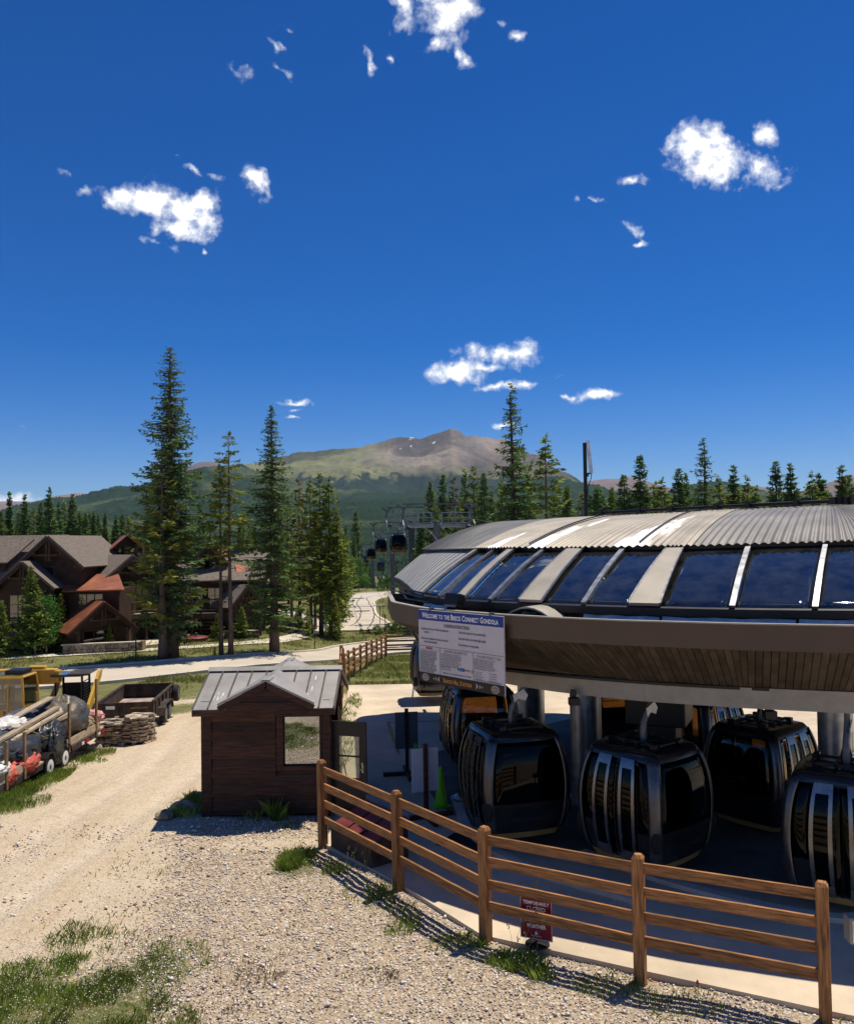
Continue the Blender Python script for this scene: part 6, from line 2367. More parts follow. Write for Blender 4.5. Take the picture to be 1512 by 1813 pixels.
tree('spruce0', -59.10, 126.7, 11.4, 'low conifer filling the wood behind the lodges, seen between the taller row', group='wood behind the lodges', wide=1.7)
tree('spruce0', -58.78, 128.7, 12.2, 'low conifer filling the wood behind the lodges, seen between the taller row', group='wood behind the lodges', wide=1.7)
tree('spruce3', -52.44, 117.3, 10.9, 'low conifer filling the wood behind the lodges, seen between the taller row', group='wood behind the lodges', wide=1.7)
tree('spruce3', -50.30, 115.0, 10.8, 'low conifer filling the wood behind the lodges, seen between the taller row', group='wood behind the lodges', wide=1.7)
tree('spruce0', -51.50, 120.4, 10.3, 'low conifer filling the wood behind the lodges, seen between the taller row', group='wood behind the lodges', wide=1.7)
tree('spruce3', -53.57, 128.2, 12.9, 'low conifer filling the wood behind the lodges, seen between the taller row', group='wood behind the lodges', wide=1.7)
tree('spruce2', -52.72, 129.1, 12.0, 'low conifer filling the wood behind the lodges, seen between the taller row', group='wood behind the lodges', wide=1.7)
tree('spruce3', -46.74, 117.3, 12.3, 'low conifer filling the wood behind the lodges, seen between the taller row', group='wood behind the lodges', wide=1.7)
tree('spruce1', -46.06, 118.4, 12.2, 'low conifer filling the wood behind the lodges, seen between the taller row', group='wood behind the lodges', wide=1.7)
tree('pine2', -45.59, 120.2, 10.2, 'low conifer filling the wood behind the lodges, seen between the taller row', group='wood behind the lodges', wide=1.7)
tree('spruce2', -43.81, 118.5, 10.3, 'low conifer filling the wood behind the lodges, seen between the taller row', group='wood behind the lodges', wide=1.7)
tree('spruce3', -45.88, 127.5, 12.5, 'low conifer filling the wood behind the lodges, seen between the taller row', group='wood behind the lodges', wide=1.7)
tree('pine2', -41.79, 119.3, 11.5, 'low conifer filling the wood behind the lodges, seen between the taller row', group='wood behind the lodges', wide=1.7)
tree('spruce3', -39.39, 115.6, 10.0, 'low conifer filling the wood behind the lodges, seen between the taller row', group='wood behind the lodges', wide=1.7)
tree('spruce2', -39.88, 120.5, 11.2, 'low conifer filling the wood behind the lodges, seen between the taller row', group='wood behind the lodges', wide=1.7)
tree('spruce1', -41.96, 130.6, 11.9, 'low conifer filling the wood behind the lodges, seen between the taller row', group='wood behind the lodges', wide=1.7)
tree('pine0', -39.36, 126.3, 12.4, 'low conifer filling the wood behind the lodges, seen between the taller row', group='wood behind the lodges', wide=1.7)
tree('spruce2', -34.84, 115.4, 11.7, 'low conifer filling the wood behind the lodges, seen between the taller row', group='wood behind the lodges', wide=1.7)
tree('spruce1', -34.94, 119.6, 10.6, 'low conifer filling the wood behind the lodges, seen between the taller row', group='wood behind the lodges', wide=1.7)
tree('spruce3', -32.45, 114.9, 11.7, 'low conifer filling the wood behind the lodges, seen between the taller row', group='wood behind the lodges', wide=1.7)
tree('pine0', -29.61, 89.9, 11.4, 'yellow-green pine in the grove beyond the roadside trees, first from the left', group='grove beyond the roadside trees', wide=1.15)
tree('spruce2', -24.17, 90.4, 11.8, 'dark spruce in the grove beyond the roadside trees, second from the left', group='grove beyond the roadside trees', wide=1.15)
tree('pine0', -21.67, 84.6, 10.1, 'yellow-green pine in the grove beyond the roadside trees, third from the left', group='grove beyond the roadside trees', wide=1.15)
tree('pine1', -17.52, 80.6, 11.0, 'yellow-green pine in the grove beyond the roadside trees, fourth from the left', group='grove beyond the roadside trees', wide=1.15)
tree('spruce1', -18.53, 91.3, 9.8, 'dark spruce in the grove beyond the roadside trees, fifth from the left', group='grove beyond the roadside trees', wide=1.15)
tree('pine2', -14.44, 89.8, 11.5, 'yellow-green pine in the grove beyond the roadside trees, sixth from the left', group='grove beyond the roadside trees', wide=1.15)
tree('brown', -13.19, 87.0, 14.8, 'thin browning conifer in the grove beyond the roadside trees, seventh from the left', group='grove beyond the roadside trees', wide=1.15)
tree('pine1', -11.20, 81.0, 14.8, 'yellow-green pine in the grove beyond the roadside trees, eighth from the left', group='grove beyond the roadside trees', wide=1.15)
tree('pine2', -10.30, 81.6, 15.6, 'yellow-green pine in the grove beyond the roadside trees, ninth from the left', group='grove beyond the roadside trees', wide=1.15)
tree('pine1', -9.41, 81.9, 15.3, 'yellow-green pine in the grove beyond the roadside trees, tenth from the left', group='grove beyond the roadside trees', wide=1.15)
tree('pine0', -8.67, 81.8, 12.5, 'yellow-green pine in the grove beyond the roadside trees, eleventh from the left', group='grove beyond the roadside trees', wide=1.15)
tree('pine2', -11.46, 85.9, 12.0, 'yellow-green pine in the grove beyond the roadside trees, twelfth from the left', group='grove beyond the roadside trees', wide=1.15)
tree('spruce2', -18.79, 195.0, 12.7, 'dark spruce in the grove beyond the roadside trees, thirteenth from the left', group='grove beyond the roadside trees', wide=1.15)
tree('spruce2', -16.85, 195.0, 12.0, 'dark spruce in the grove beyond the roadside trees, fourteenth from the left', group='grove beyond the roadside trees', wide=1.15)
tree('pine2', -38.41, 111.6, 10.4, 'conifer deep in the grove, half hidden behind the roadside trees', group='depth of the grove', wide=1.5)
tree('spruce0', -38.73, 118.9, 9.8, 'conifer deep in the grove, half hidden behind the roadside trees', group='depth of the grove', wide=1.5)
tree('pine1', -30.10, 98.9, 9.9, 'conifer deep in the grove, half hidden behind the roadside trees', group='depth of the grove', wide=1.5)
tree('spruce2', -33.88, 117.0, 11.2, 'conifer deep in the grove, half hidden behind the roadside trees', group='depth of the grove', wide=1.5)
tree('spruce2', -28.84, 105.2, 9.3, 'conifer deep in the grove, half hidden behind the roadside trees', group='depth of the grove', wide=1.5)
tree('pine1', -32.32, 123.8, 10.0, 'conifer deep in the grove, half hidden behind the roadside trees', group='depth of the grove', wide=1.5)
tree('spruce2', -27.01, 113.7, 10.0, 'conifer deep in the grove, half hidden behind the roadside trees', group='depth of the grove', wide=1.5)
tree('spruce0', -26.26, 118.9, 10.7, 'conifer deep in the grove, half hidden behind the roadside trees', group='depth of the grove', wide=1.5)
tree('spruce2', -22.94, 110.5, 9.8, 'conifer deep in the grove, half hidden behind the roadside trees', group='depth of the grove', wide=1.5)
tree('pine2', -22.18, 116.2, 10.5, 'conifer deep in the grove, half hidden behind the roadside trees', group='depth of the grove', wide=1.5)
tree('spruce2', -20.10, 115.4, 10.9, 'conifer deep in the grove, half hidden behind the roadside trees', group='depth of the grove', wide=1.5)
tree('pine1', -17.92, 109.0, 8.8, 'conifer deep in the grove, half hidden behind the roadside trees', group='depth of the grove', wide=1.5)
tree('pine2', -18.47, 121.4, 11.8, 'conifer deep in the grove, half hidden behind the roadside trees', group='depth of the grove', wide=1.5)
tree('spruce3', -17.47, 123.8, 9.1, 'conifer deep in the grove, half hidden behind the roadside trees', group='depth of the grove', wide=1.5)
tree('pine0', -16.28, 124.5, 12.7, 'conifer deep in the grove, half hidden behind the roadside trees', group='depth of the grove', wide=1.5)
tree('spruce1', -14.67, 123.3, 10.6, 'conifer deep in the grove, half hidden behind the roadside trees', group='depth of the grove', wide=1.5)
tree('spruce3', -10.96, 100.1, 12.2, 'conifer deep in the grove, half hidden behind the roadside trees', group='depth of the grove', wide=1.5)
tree('pine1', -10.43, 102.6, 11.0, 'conifer deep in the grove, half hidden behind the roadside trees', group='depth of the grove', wide=1.5)
tree('young0', -31.64, 63.0, 4.2, 'young spruce cut by the left edge of the photo on the lawn')
tree('young1', -30.16, 64.5, 6.6, 'tall narrow young spruce on the lawn in front of the left lodge')
tree('young0', -28.76, 66.5, 4.4, 'young spruce right of the leafy aspen before the left lodge', wide=0.9)
tree('aspen0', -29.23, 65.0, 4.2, 'leafy green aspen between two young spruces on the lawn')
tree('young1', -24.96, 66.5, 2.0, 'little bright spruce by the low stone wall of the entrance')
tree('young0', -17.64, 71.0, 2.2, 'bushy young spruce left of the pair before the far lodge', wide=1.25)
tree('young1', -15.82, 72.0, 2.7, 'bushy young spruce right of the pair before the far lodge', wide=1.3)
tree('young0', -15.75, 76.0, 1.5, 'young spruce behind the bushy pair by the far lodge')
tree('young0', -8.73, 79.0, 4.3, 'dense young spruce at the bend of the side road')
tree('young1', -10.79, 76.0, 2.9, 'thin young spruce beside the grove path', wide=0.8)
tree('aspen1', -12.21, 80.0, 2.6, 'bluish leafy aspen at the foot of the grove')
tree('aspen0', -10.24, 84.0, 3.3, 'leafy aspen behind the dense young spruce')
tree('aspen0', -15.12, 150.0, 6.1, 'bright green aspen in the roadside clump before the winding road, first of five', group='aspen clump by the winding road', wide=1.1)
tree('aspen1', -15.72, 172.0, 7.5, 'bright green aspen in the roadside clump before the winding road, second of five', group='aspen clump by the winding road', wide=1.1)
tree('aspen0', -14.78, 180.0, 6.8, 'bright green aspen in the roadside clump before the winding road, third of five', group='aspen clump by the winding road', wide=1.1)
tree('aspen1', -13.41, 184.0, 5.1, 'bright green aspen in the roadside clump before the winding road, fourth of five', group='aspen clump by the winding road', wide=1.1)
tree('aspen0', -14.16, 146.0, 4.5, 'bright green aspen in the roadside clump before the winding road, fifth of five', group='aspen clump by the winding road', wide=1.1)
tree('thin', -27.32, 66.0, 2.0, 'nearly bare sapling beside the entrance lawn')
tree('thin', -28.94, 62.5, 1.3, 'staked sapling on the dry lawn, nearest the left edge')
tree('young1', -15.75, 62.5, 0.7, 'tiny spruce seedling on the verge left of the twin pine trunks')
tree('shrub', -5.15, 85.0, 0.9, 'rounded green shrub on the verge by the side road, third from the left', cat='shrub', name='shrub', group='shrubs by the side road')
tree('shrub', -4.18, 86.0, 0.9, 'rounded green shrub on the verge by the side road, fourth from the left', cat='shrub', name='shrub', group='shrubs by the side road')
tree('shrub', -3.37, 86.0, 1.1, 'rounded green shrub on the verge by the side road, fifth from the left', cat='shrub', name='shrub', group='shrubs by the side road')
tree('shrub', -6.81, 86.0, 0.5, 'rounded green shrub on the verge by the side road, first from the left', cat='shrub', name='shrub', group='shrubs by the side road')
tree('shrub', -6.14, 87.0, 0.4, 'rounded green shrub on the verge by the side road, second from the left', cat='shrub', name='shrub', group='shrubs by the side road')
tree('shrub', -9.83, 176.0, 2.1, 'green bush on the knoll at the bend of the winding road, first of two', cat='shrub', name='shrub', wide=1.0, group='bushes on the knoll')
tree('shrub', -8.12, 180.0, 2.9, 'green bush on the knoll at the bend of the winding road, second of two', cat='shrub', name='shrub', wide=1.0, group='bushes on the knoll')
tree('spruce3', 0.43, 94.0, 16.0, 'dark spruce behind the line towers, first of its row', group='trees behind the line towers', wide=1.1)
tree('spruce2', 1.94, 99.9, 17.3, 'dark spruce behind the line towers, second of its row', group='trees behind the line towers', wide=1.1)
tree('brown', 2.99, 93.4, 16.3, 'browning conifer behind the line towers, third of its row', group='trees behind the line towers', wide=1.1)
tree('pine0', 4.31, 96.1, 17.5, 'yellow-green pine behind the line towers, fourth of its row', group='trees behind the line towers', wide=1.1)
tree('pine2', 5.31, 95.5, 17.8, 'yellow-green pine behind the line towers, fifth of its row', group='trees behind the line towers', wide=1.1)
tree('spruce3', 5.85, 86.7, 16.1, 'dark spruce behind the line towers, sixth of its row', group='trees behind the line towers', wide=1.1)
tree('spruce1', -0.65, 89.1, 12.5, 'dark spruce behind the line towers, seventh of its row', group='trees behind the line towers', wide=1.1)
tree('pine1', 1.11, 87.1, 12.6, 'yellow-green pine behind the line towers, eighth of its row', group='trees behind the line towers', wide=1.1)
tree('pine1', 3.43, 91.4, 13.5, 'yellow-green pine behind the line towers, ninth of its row', group='trees behind the line towers', wide=1.1)
tree('pine2', 5.66, 93.8, 14.2, 'yellow-green pine behind the line towers, tenth of its row', group='trees behind the line towers', wide=1.1)
tree('spruce1', 7.30, 95.5, 14.9, 'dark spruce behind the line towers, eleventh of its row', group='trees behind the line towers', wide=1.1)
tree('hero_c', 5.76, 56.0, 18.7, 'tall ragged spruce rising behind the station roof')
tree('pine1', 7.66, 54.0, 14.7, 'bright pine right of the tall ragged spruce behind the roof', wide=1.25)
tree('pine0', 6.90, 57.0, 13.2, 'yellow-green pine tucked between the tall spruce and the bright pine', wide=1.1)
tree('pine2', 5.15, 58.0, 12.5, 'yellow-green pine tucked left of the tall ragged spruce', wide=1.1)
tree('spruce2', 12.00, 72.3, 13.5, 'dark spruce behind the dome roof, first of the row from the antenna', group='conifers behind the dome roof', wide=1.3)
tree('spruce2', 16.37, 81.6, 14.0, 'dark spruce behind the dome roof, second of the row from the antenna', group='conifers behind the dome roof', wide=1.3)
tree('pine0', 16.60, 75.9, 13.7, 'yellow-green pine behind the dome roof, third of the row from the antenna', group='conifers behind the dome roof', wide=1.3)
tree('spruce2', 16.57, 71.3, 14.3, 'dark spruce behind the dome roof, fourth of the row from the antenna', group='conifers behind the dome roof', wide=1.3)
tree('spruce2', 18.03, 71.3, 15.9, 'dark spruce behind the dome roof, fifth of the row from the antenna', group='conifers behind the dome roof', wide=1.3)
tree('pine0', 19.88, 73.5, 13.9, 'yellow-green pine behind the dome roof, sixth of the row from the antenna', group='conifers behind the dome roof', wide=1.3)
tree('pine1', 19.08, 68.6, 13.6, 'yellow-green pine behind the dome roof, seventh of the row from the antenna', group='conifers behind the dome roof', wide=1.3)
tree('spruce3', 22.23, 74.6, 15.1, 'dark spruce behind the dome roof, eighth of the row from the antenna', group='conifers behind the dome roof', wide=1.3)
tree('spruce1', 23.54, 77.0, 14.9, 'dark spruce behind the dome roof, ninth of the row from the antenna', group='conifers behind the dome roof', wide=1.3)
tree('hero_c', 21.63, 66.0, 16.6, 'tallest spruce behind the dome roof, tenth of the row from the antenna', group='conifers behind the dome roof', wide=1.1)
tree('pine1', 26.30, 76.2, 14.4, 'yellow-green pine behind the dome roof, eleventh of the row from the antenna', group='conifers behind the dome roof', wide=1.3)
tree('spruce1', 28.06, 77.3, 15.6, 'dark spruce behind the dome roof, twelfth of the row from the antenna', group='conifers behind the dome roof', wide=1.3)
tree('pine1', 27.93, 73.8, 14.2, 'yellow-green pine behind the dome roof, thirteenth of the row from the antenna', group='conifers behind the dome roof', wide=1.3)
tree('pine1', 27.71, 71.2, 13.1, 'yellow-green pine behind the dome roof, fourteenth of the row from the antenna', group='conifers behind the dome roof', wide=1.3)
tree('spruce3', 34.42, 83.3, 16.5, 'dark spruce behind the dome roof, fifteenth of the row from the antenna', group='conifers behind the dome roof', wide=1.3)
tree('spruce1', 33.01, 76.7, 15.6, 'dark spruce behind the dome roof, sixteenth of the row from the antenna', group='conifers behind the dome roof', wide=1.3)
tree('pine1', 32.12, 70.5, 14.1, 'yellow-green pine behind the dome roof, seventeenth of the row from the antenna', group='conifers behind the dome roof', wide=1.3)
tree('spruce0', 38.47, 83.0, 15.2, 'dark spruce behind the dome roof, eighteenth of the row from the antenna', group='conifers behind the dome roof', wide=1.3)
tree('spruce2', 38.77, 82.7, 14.6, 'dark spruce behind the dome roof, nineteenth of the row from the antenna', group='conifers behind the dome roof', wide=1.3)
tree('spruce1', 32.58, 66.4, 14.3, 'dark spruce behind the dome roof, twentieth of the row from the antenna', group='conifers behind the dome roof', wide=1.3)
tree('spruce3', 35.60, 71.3, 14.0, 'dark spruce behind the dome roof, 21th of the row from the antenna', group='conifers behind the dome roof', wide=1.3)
tree('pine1', 34.15, 66.2, 13.8, 'yellow-green pine behind the dome roof, 22th of the row from the antenna', group='conifers behind the dome roof', wide=1.3)
tree('pine2', 15.06, 96.1, 15.1, 'low conifer filling the wood beyond the dome roof, between the taller row', group='wood beyond the dome roof', wide=1.9)
tree('spruce0', 15.03, 90.6, 14.6, 'low conifer filling the wood beyond the dome roof, between the taller row', group='wood beyond the dome roof', wide=1.9)
tree('pine2', 19.35, 104.9, 15.2, 'low conifer filling the wood beyond the dome roof, between the taller row', group='wood beyond the dome roof', wide=1.9)
tree('spruce3', 19.49, 100.6, 14.7, 'low conifer filling the wood beyond the dome roof, between the taller row', group='wood beyond the dome roof', wide=1.9)
tree('spruce3', 18.88, 92.8, 15.0, 'low conifer filling the wood beyond the dome roof, between the taller row', group='wood beyond the dome roof', wide=1.9)
tree('spruce1', 21.31, 97.0, 15.0, 'low conifer filling the wood beyond the dome roof, between the taller row', group='wood beyond the dome roof', wide=1.9)
tree('pine2', 23.45, 101.8, 14.6, 'low conifer filling the wood beyond the dome roof, between the taller row', group='wood beyond the dome roof', wide=1.9)
tree('pine0', 23.03, 95.7, 14.9, 'low conifer filling the wood beyond the dome roof, between the taller row', group='wood beyond the dome roof', wide=1.9)
tree('spruce2', 22.77, 88.2, 13.9, 'low conifer filling the wood beyond the dome roof, between the taller row', group='wood beyond the dome roof', wide=1.9)
tree('spruce0', 26.87, 99.7, 14.6, 'low conifer filling the wood beyond the dome roof, between the taller row', group='wood beyond the dome roof', wide=1.9)
tree('spruce2', 29.29, 103.5, 15.0, 'low conifer filling the wood beyond the dome roof, between the taller row', group='wood beyond the dome roof', wide=1.9)
tree('spruce0', 29.21, 100.2, 14.4, 'low conifer filling the wood beyond the dome roof, between the taller row', group='wood beyond the dome roof', wide=1.9)
tree('spruce0', 27.37, 89.1, 13.4, 'low conifer filling the wood beyond the dome roof, between the taller row', group='wood beyond the dome roof', wide=1.9)
tree('spruce2', 31.24, 97.9, 14.1, 'low conifer filling the wood beyond the dome roof, between the taller row', group='wood beyond the dome roof', wide=1.9)
tree('spruce0', 29.85, 90.4, 13.4, 'low conifer filling the wood beyond the dome roof, between the taller row', group='wood beyond the dome roof', wide=1.9)
tree('spruce1', 35.68, 104.5, 14.2, 'low conifer filling the wood beyond the dome roof, between the taller row', group='wood beyond the dome roof', wide=1.9)
tree('spruce0', 36.06, 101.8, 14.6, 'low conifer filling the wood beyond the dome roof, between the taller row', group='wood beyond the dome roof', wide=1.9)
tree('pine1', 32.52, 89.4, 14.3, 'low conifer filling the wood beyond the dome roof, between the taller row', group='wood beyond the dome roof', wide=1.9)
tree('pine0', 35.82, 95.3, 14.5, 'low conifer filling the wood beyond the dome roof, between the taller row', group='wood beyond the dome roof', wide=1.9)
tree('spruce0', 34.47, 88.8, 13.5, 'low conifer filling the wood beyond the dome roof, between the taller row', group='wood beyond the dome roof', wide=1.9)
tree('pine1', 41.38, 102.0, 14.4, 'low conifer filling the wood beyond the dome roof, between the taller row', group='wood beyond the dome roof', wide=1.9)
tree('pine1', 41.29, 100.0, 13.7, 'low conifer filling the wood beyond the dome roof, between the taller row', group='wood beyond the dome roof', wide=1.9)
tree('pine1', 40.64, 95.0, 14.0, 'low conifer filling the wood beyond the dome roof, between the taller row', group='wood beyond the dome roof', wide=1.9)
tree('spruce1', 42.71, 97.4, 14.8, 'low conifer filling the wood beyond the dome roof, between the taller row', group='wood beyond the dome roof', wide=1.9)
tree('spruce2', 40.40, 89.0, 14.4, 'low conifer filling the wood beyond the dome roof, between the taller row', group='wood beyond the dome roof', wide=1.9)
tree('spruce2', 45.91, 98.6, 14.5, 'low conifer filling the wood beyond the dome roof, between the taller row', group='wood beyond the dome roof', wide=1.9)
tree('pine0', 46.57, 98.2, 14.6, 'low conifer filling the wood beyond the dome roof, between the taller row', group='wood beyond the dome roof', wide=1.9)
tree('spruce2', 43.56, 88.9, 13.9, 'low conifer filling the wood beyond the dome roof, between the taller row', group='wood beyond the dome roof', wide=1.9)
tree('pine1', 50.10, 99.5, 14.2, 'low conifer filling the wood beyond the dome roof, between the taller row', group='wood beyond the dome roof', wide=1.9)
tree('spruce1', 47.07, 91.8, 13.8, 'low conifer filling the wood beyond the dome roof, between the taller row', group='wood beyond the dome roof', wide=1.9)
tree('spruce0', -22.12, 229.8, 18.4, 'conifer on the slope where the line drops away, first from the left', group='trees on the slope down the line', wide=1.2)
tree('spruce2', -20.37, 242.5, 24.1, 'conifer on the slope where the line drops away, second from the left', group='trees on the slope down the line', wide=1.2)
tree('spruce2', -17.77, 228.3, 13.5, 'conifer on the slope where the line drops away, third from the left', group='trees on the slope down the line', wide=1.2)
tree('spruce1', -17.55, 241.4, 11.0, 'conifer on the slope where the line drops away, fourth from the left', group='trees on the slope down the line', wide=1.2)
tree('spruce2', -4.03, 225.4, 13.0, 'conifer on the slope where the line drops away, seventh from the left', group='trees on the slope down the line', wide=1.2)
tree('spruce3', -2.16, 213.1, 8.3, 'conifer on the slope where the line drops away, eighth from the left', group='trees on the slope down the line', wide=1.2)
tree('spruce0', -8.66, 234.5, 7.8, 'conifer on the slope where the line drops away, sixth from the left', group='trees on the slope down the line', wide=1.2)
tree('spruce0', -15.74, 230.8, 7.9, 'conifer on the slope where the line drops away, fifth from the left', group='trees on the slope down the line', wide=1.2)

# ------------------------------------------------------------------ lodges
class House:
    def __init__(self, name, label, cat, loc):
        self.r = thing(name, label, cat, loc)

    def o(self, mb, name, m, parent=None, **kw):
        return mb.obj(name, m, parent or self.r, world=True, **kw)

    def gable(self, c, rot, hw, depth, zb, ze, zp, roof='shingle', wall='log_dark', ov=.45, fo=.6, trim=True, th=.14, name='roof'):
        """Block whose gable faces local -y. c is the middle of the front wall."""
        ca, sa = cos(rot), sin(rot)

        def w(x, y, z):
            return (c[0] + x * ca - y * sa, c[1] + x * sa + y * ca, z)
        mb = MB()
        poly = [(-hw, zb), (hw, zb), (hw, ze), (0, zp - .05), (-hw, ze)]
        f = [w(x, 0, z) for x, z in poly]
        b = [w(x, depth, z) for x, z in poly]
        mb.add(f + b, [(4, 3, 2, 1, 0)[::-1], (5, 6, 7, 8, 9)[::-1]] + [(i, (i + 1) % 5, 5 + (i + 1) % 5, 5 + i)[::-1] for i in range(5)])
        self.o(mb, 'wall', M[wall])
        k = (zp - ze) / hw
        for s in (-1, 1):
            mb = MB()
            xo = s * (hw + ov)
            rows = [[w(0, -fo, zp + th), w(0, depth + .3, zp + th)], [w(xo, -fo, zp - k * (hw + ov) + th), w(xo, depth + .3, zp - k * (hw + ov) + th)]]
            if s > 0:
                rows = [r[::-1] for r in rows]
            mb.plate(rows, th)
            self.o(mb, name, M[roof])
            if trim:
                mb = MB().bar(w(0, -fo - .04, zp - .03), w(xo, -fo - .04, zp - k * (hw + ov) - .03), .07, .30)
                self.o(mb, 'barge_board', M['log_dark'])
                for t in (.45, .95):
                    x = s * hw * t
                    mb = MB().tube([w(x, -fo - .12, zp - k * hw * t - .22), w(x, .2, zp - k * hw * t - .22)], .12, 7)
                    self.o(mb, 'log_end', M['log_trim'])
        if trim:
            for x in (-.13, .13):
                self.o(MB().tube([w(x, -fo + .1, zp - .1), w(x, -fo + .1, zp - (zp - ze) * .85)], .085, 7), 'king_post', M['log_trim'])
            self.o(MB().tube([w(-hw * .62, -fo + .12, zp - (zp - ze) * .62), w(hw * .62, -fo + .12, zp - (zp - ze) * .62)], .09, 7), 'tie_beam', M['log_trim'])
        return w

    def shed(self, pts, m, th=.12, name='roof'):
        """A single roof plane from four corners: back-left, back-right, front-right, front-left."""
        a, b, c, d = pts
        self.o(MB().plate([[d, a], [c, b]], th), name, M[m])

    def side(self, x0, x1, y0, y1, zb, ze, zp, roof='shingle', wall='log_dark', ov=.5):
        ym = (y0 + y1) / 2
        mb = MB().box(((x0 + x1) / 2, ym, (zb + ze) / 2), (x1 - x0, y1 - y0, ze - zb))
        self.o(mb, 'wall', M[wall])
        mb = MB()
        mb.prism([(y0, ze), (y1, ze), (ym, zp - .05)], (x0 + .05, 0, 0), (0, 1, 0), (0, 0, 1), x1 - x0 - .1)
        self.o(mb, 'gable_wall', M[wall])
        k = (zp - ze) / (ym - y0)
        for s in (-1, 1):
            ye = ym + s * (ym - y0 + ov)
            ze2 = zp - k * (ym - y0 + ov)
            rows = [[(x0 - ov, ym, zp + .14), (x1 + ov, ym, zp + .14)], [(x0 - ov, ye, ze2 + .14), (x1 + ov, ye, ze2 + .14)]]
            if s < 0:
                rows = [r[::-1] for r in rows]
            self.o(MB().plate(rows, .14), 'roof', M[roof])
        self.o(MB().bar((x1 + ov + .04, ym, zp - .03), (x1 + ov + .04, y0 - ov, zp - k * (ym - y0 + ov) - .03), .07, .28), 'barge_board', M['log_dark'])
        self.o(MB().bar((x1 + ov + .04, ym, zp - .03), (x1 + ov + .04, y1 + ov, zp - k * (ym - y0 + ov) - .03), .07, .28), 'barge_board', M['log_dark'])

    def window(self, w, x0, x1, z0, z1, nx=2, nz=1, y=-.03, curtain=0):
        def bx_(a, b, yy, th, z_a, z_b):
            mb = MB()
            pts = [w(a, yy - th, z_a), w(b, yy - th, z_a), w(b, yy - th, z_b), w(a, yy - th, z_b), w(a, yy, z_a), w(b, yy, z_a), w(b, yy, z_b), w(a, yy, z_b)]
            mb.add(pts, [(0, 1, 2, 3), (7, 6, 5, 4), (0, 4, 5, 1), (1, 5, 6, 2), (2, 6, 7, 3), (3, 7, 4, 0)])
            return mb
        fr = MB()
        for q in ((x0 - .09, x0, z0 - .09, z1 + .09), (x1, x1 + .09, z0 - .09, z1 + .09), (x0, x1, z1, z1 + .09), (x0, x1, z0 - .09, z0)):
            m_ = bx_(q[0], q[1], y, .07, q[2], q[3])
            fr.add(m_.v, m_.f)
        for i in range(1, nx):
            xm = x0 + (x1 - x0) * i / nx
            m_ = bx_(xm - .03, xm + .03, y, .055, z0, z1)
            fr.add(m_.v, m_.f)
        for i in range(1, nz):
            zm = z0 + (z1 - z0) * i / nz
            m_ = bx_(x0, x1, y, .05, zm - .02, zm + .02)
            fr.add(m_.v, m_.f)
        f = self.o(fr, 'window', M['log_trim'])
        m_ = bx_(x0, x1, y - .012, .012, z0, z1)
        m_.obj('pane', M['house_glass'], f, world=True)
        if curtain:
            for i in range(nx):
                a = x0 + (x1 - x0) * i / nx + .05
                if (i + curtain) % 2 == 0:
                    bx_(a, a + (x1 - x0) / nx * .62, y + .004, .006, z0 + .03, z1 - .03).obj('curtain', M['curtain'], f, world=True)

    def logs(self, w, x0, x1, z0, z1, n):
        dz_ = (z1 - z0) / n
        for i in range(n):
            zc = z0 + dz_ * (i + .5)
            self.o(MB().tube([w(x0, -.02, zc), w(x1, -.02, zc)], dz_ * .46, 7), 'log', M['log_dark'])
        self.o(MB().add([w(x0, -.05, z0), w(x1, -.05, z0), w(x1, -.05, z1), w(x0, -.05, z1)], [(0, 1, 2, 3)]), 'chinking', M['chinking'])

    def stone_wall(self, w, x0, x1, z0, z1, y=-.10, rows=3, cap=True, seed=1):
        r = np.random.default_rng(seed)
        self.o(MB().add([w(x0, y + .06, z0), w(x1, y + .06, z0), w(x1, y + .06, z1), w(x0, y + .06, z1)], [(0, 1, 2, 3)]), 'mortar', M['house_stone'])
        dz_ = (z1 - z0) / rows
        for i in range(rows):
            x = x0
            while x < x1 - .1:
                l = min(r.uniform(.35, .8), x1 - x)
                g, e = .02, r.uniform(.02, .07)
                za, zb = z0 + i * dz_ + g, z0 + (i + 1) * dz_ - g
                mb = MB()
                mb.add([w(x + g, y - e, za), w(x + l - g, y - e, za), w(x + l - g, y - e, zb), w(x + g, y - e, zb), w(x + g, y + .06, za), w(x + l - g, y + .06, za), w(x + l - g, y + .06, zb), w(x + g, y + .06, zb)],
                       [(0, 1, 2, 3), (7, 6, 5, 4), (0, 4, 5, 1), (1, 5, 6, 2), (2, 6, 7, 3), (3, 7, 4, 0)])
                self.o(mb, 'stone', M['stone'])
                x += l
        if cap:
            mb = MB()
            mb.add([w(x0 - .1, y - .14, z1), w(x1 + .1, y - .14, z1), w(x1 + .1, y + .3, z1), w(x0 - .1, y + .3, z1), w(x0 - .1, y - .14, z1 + .09), w(x1 + .1, y - .14, z1 + .09), w(x1 + .1, y + .3, z1 + .09), w(x0 - .1, y + .3, z1 + .09)],
                   [(0, 1, 2, 3)[::-1], (7, 6, 5, 4)[::-1], (0, 4, 5, 1)[::-1], (1, 5, 6, 2)[::-1], (2, 6, 7, 3)[::-1], (3, 7, 4, 0)[::-1]])
            self.o(mb, 'coping', M['kerb'])

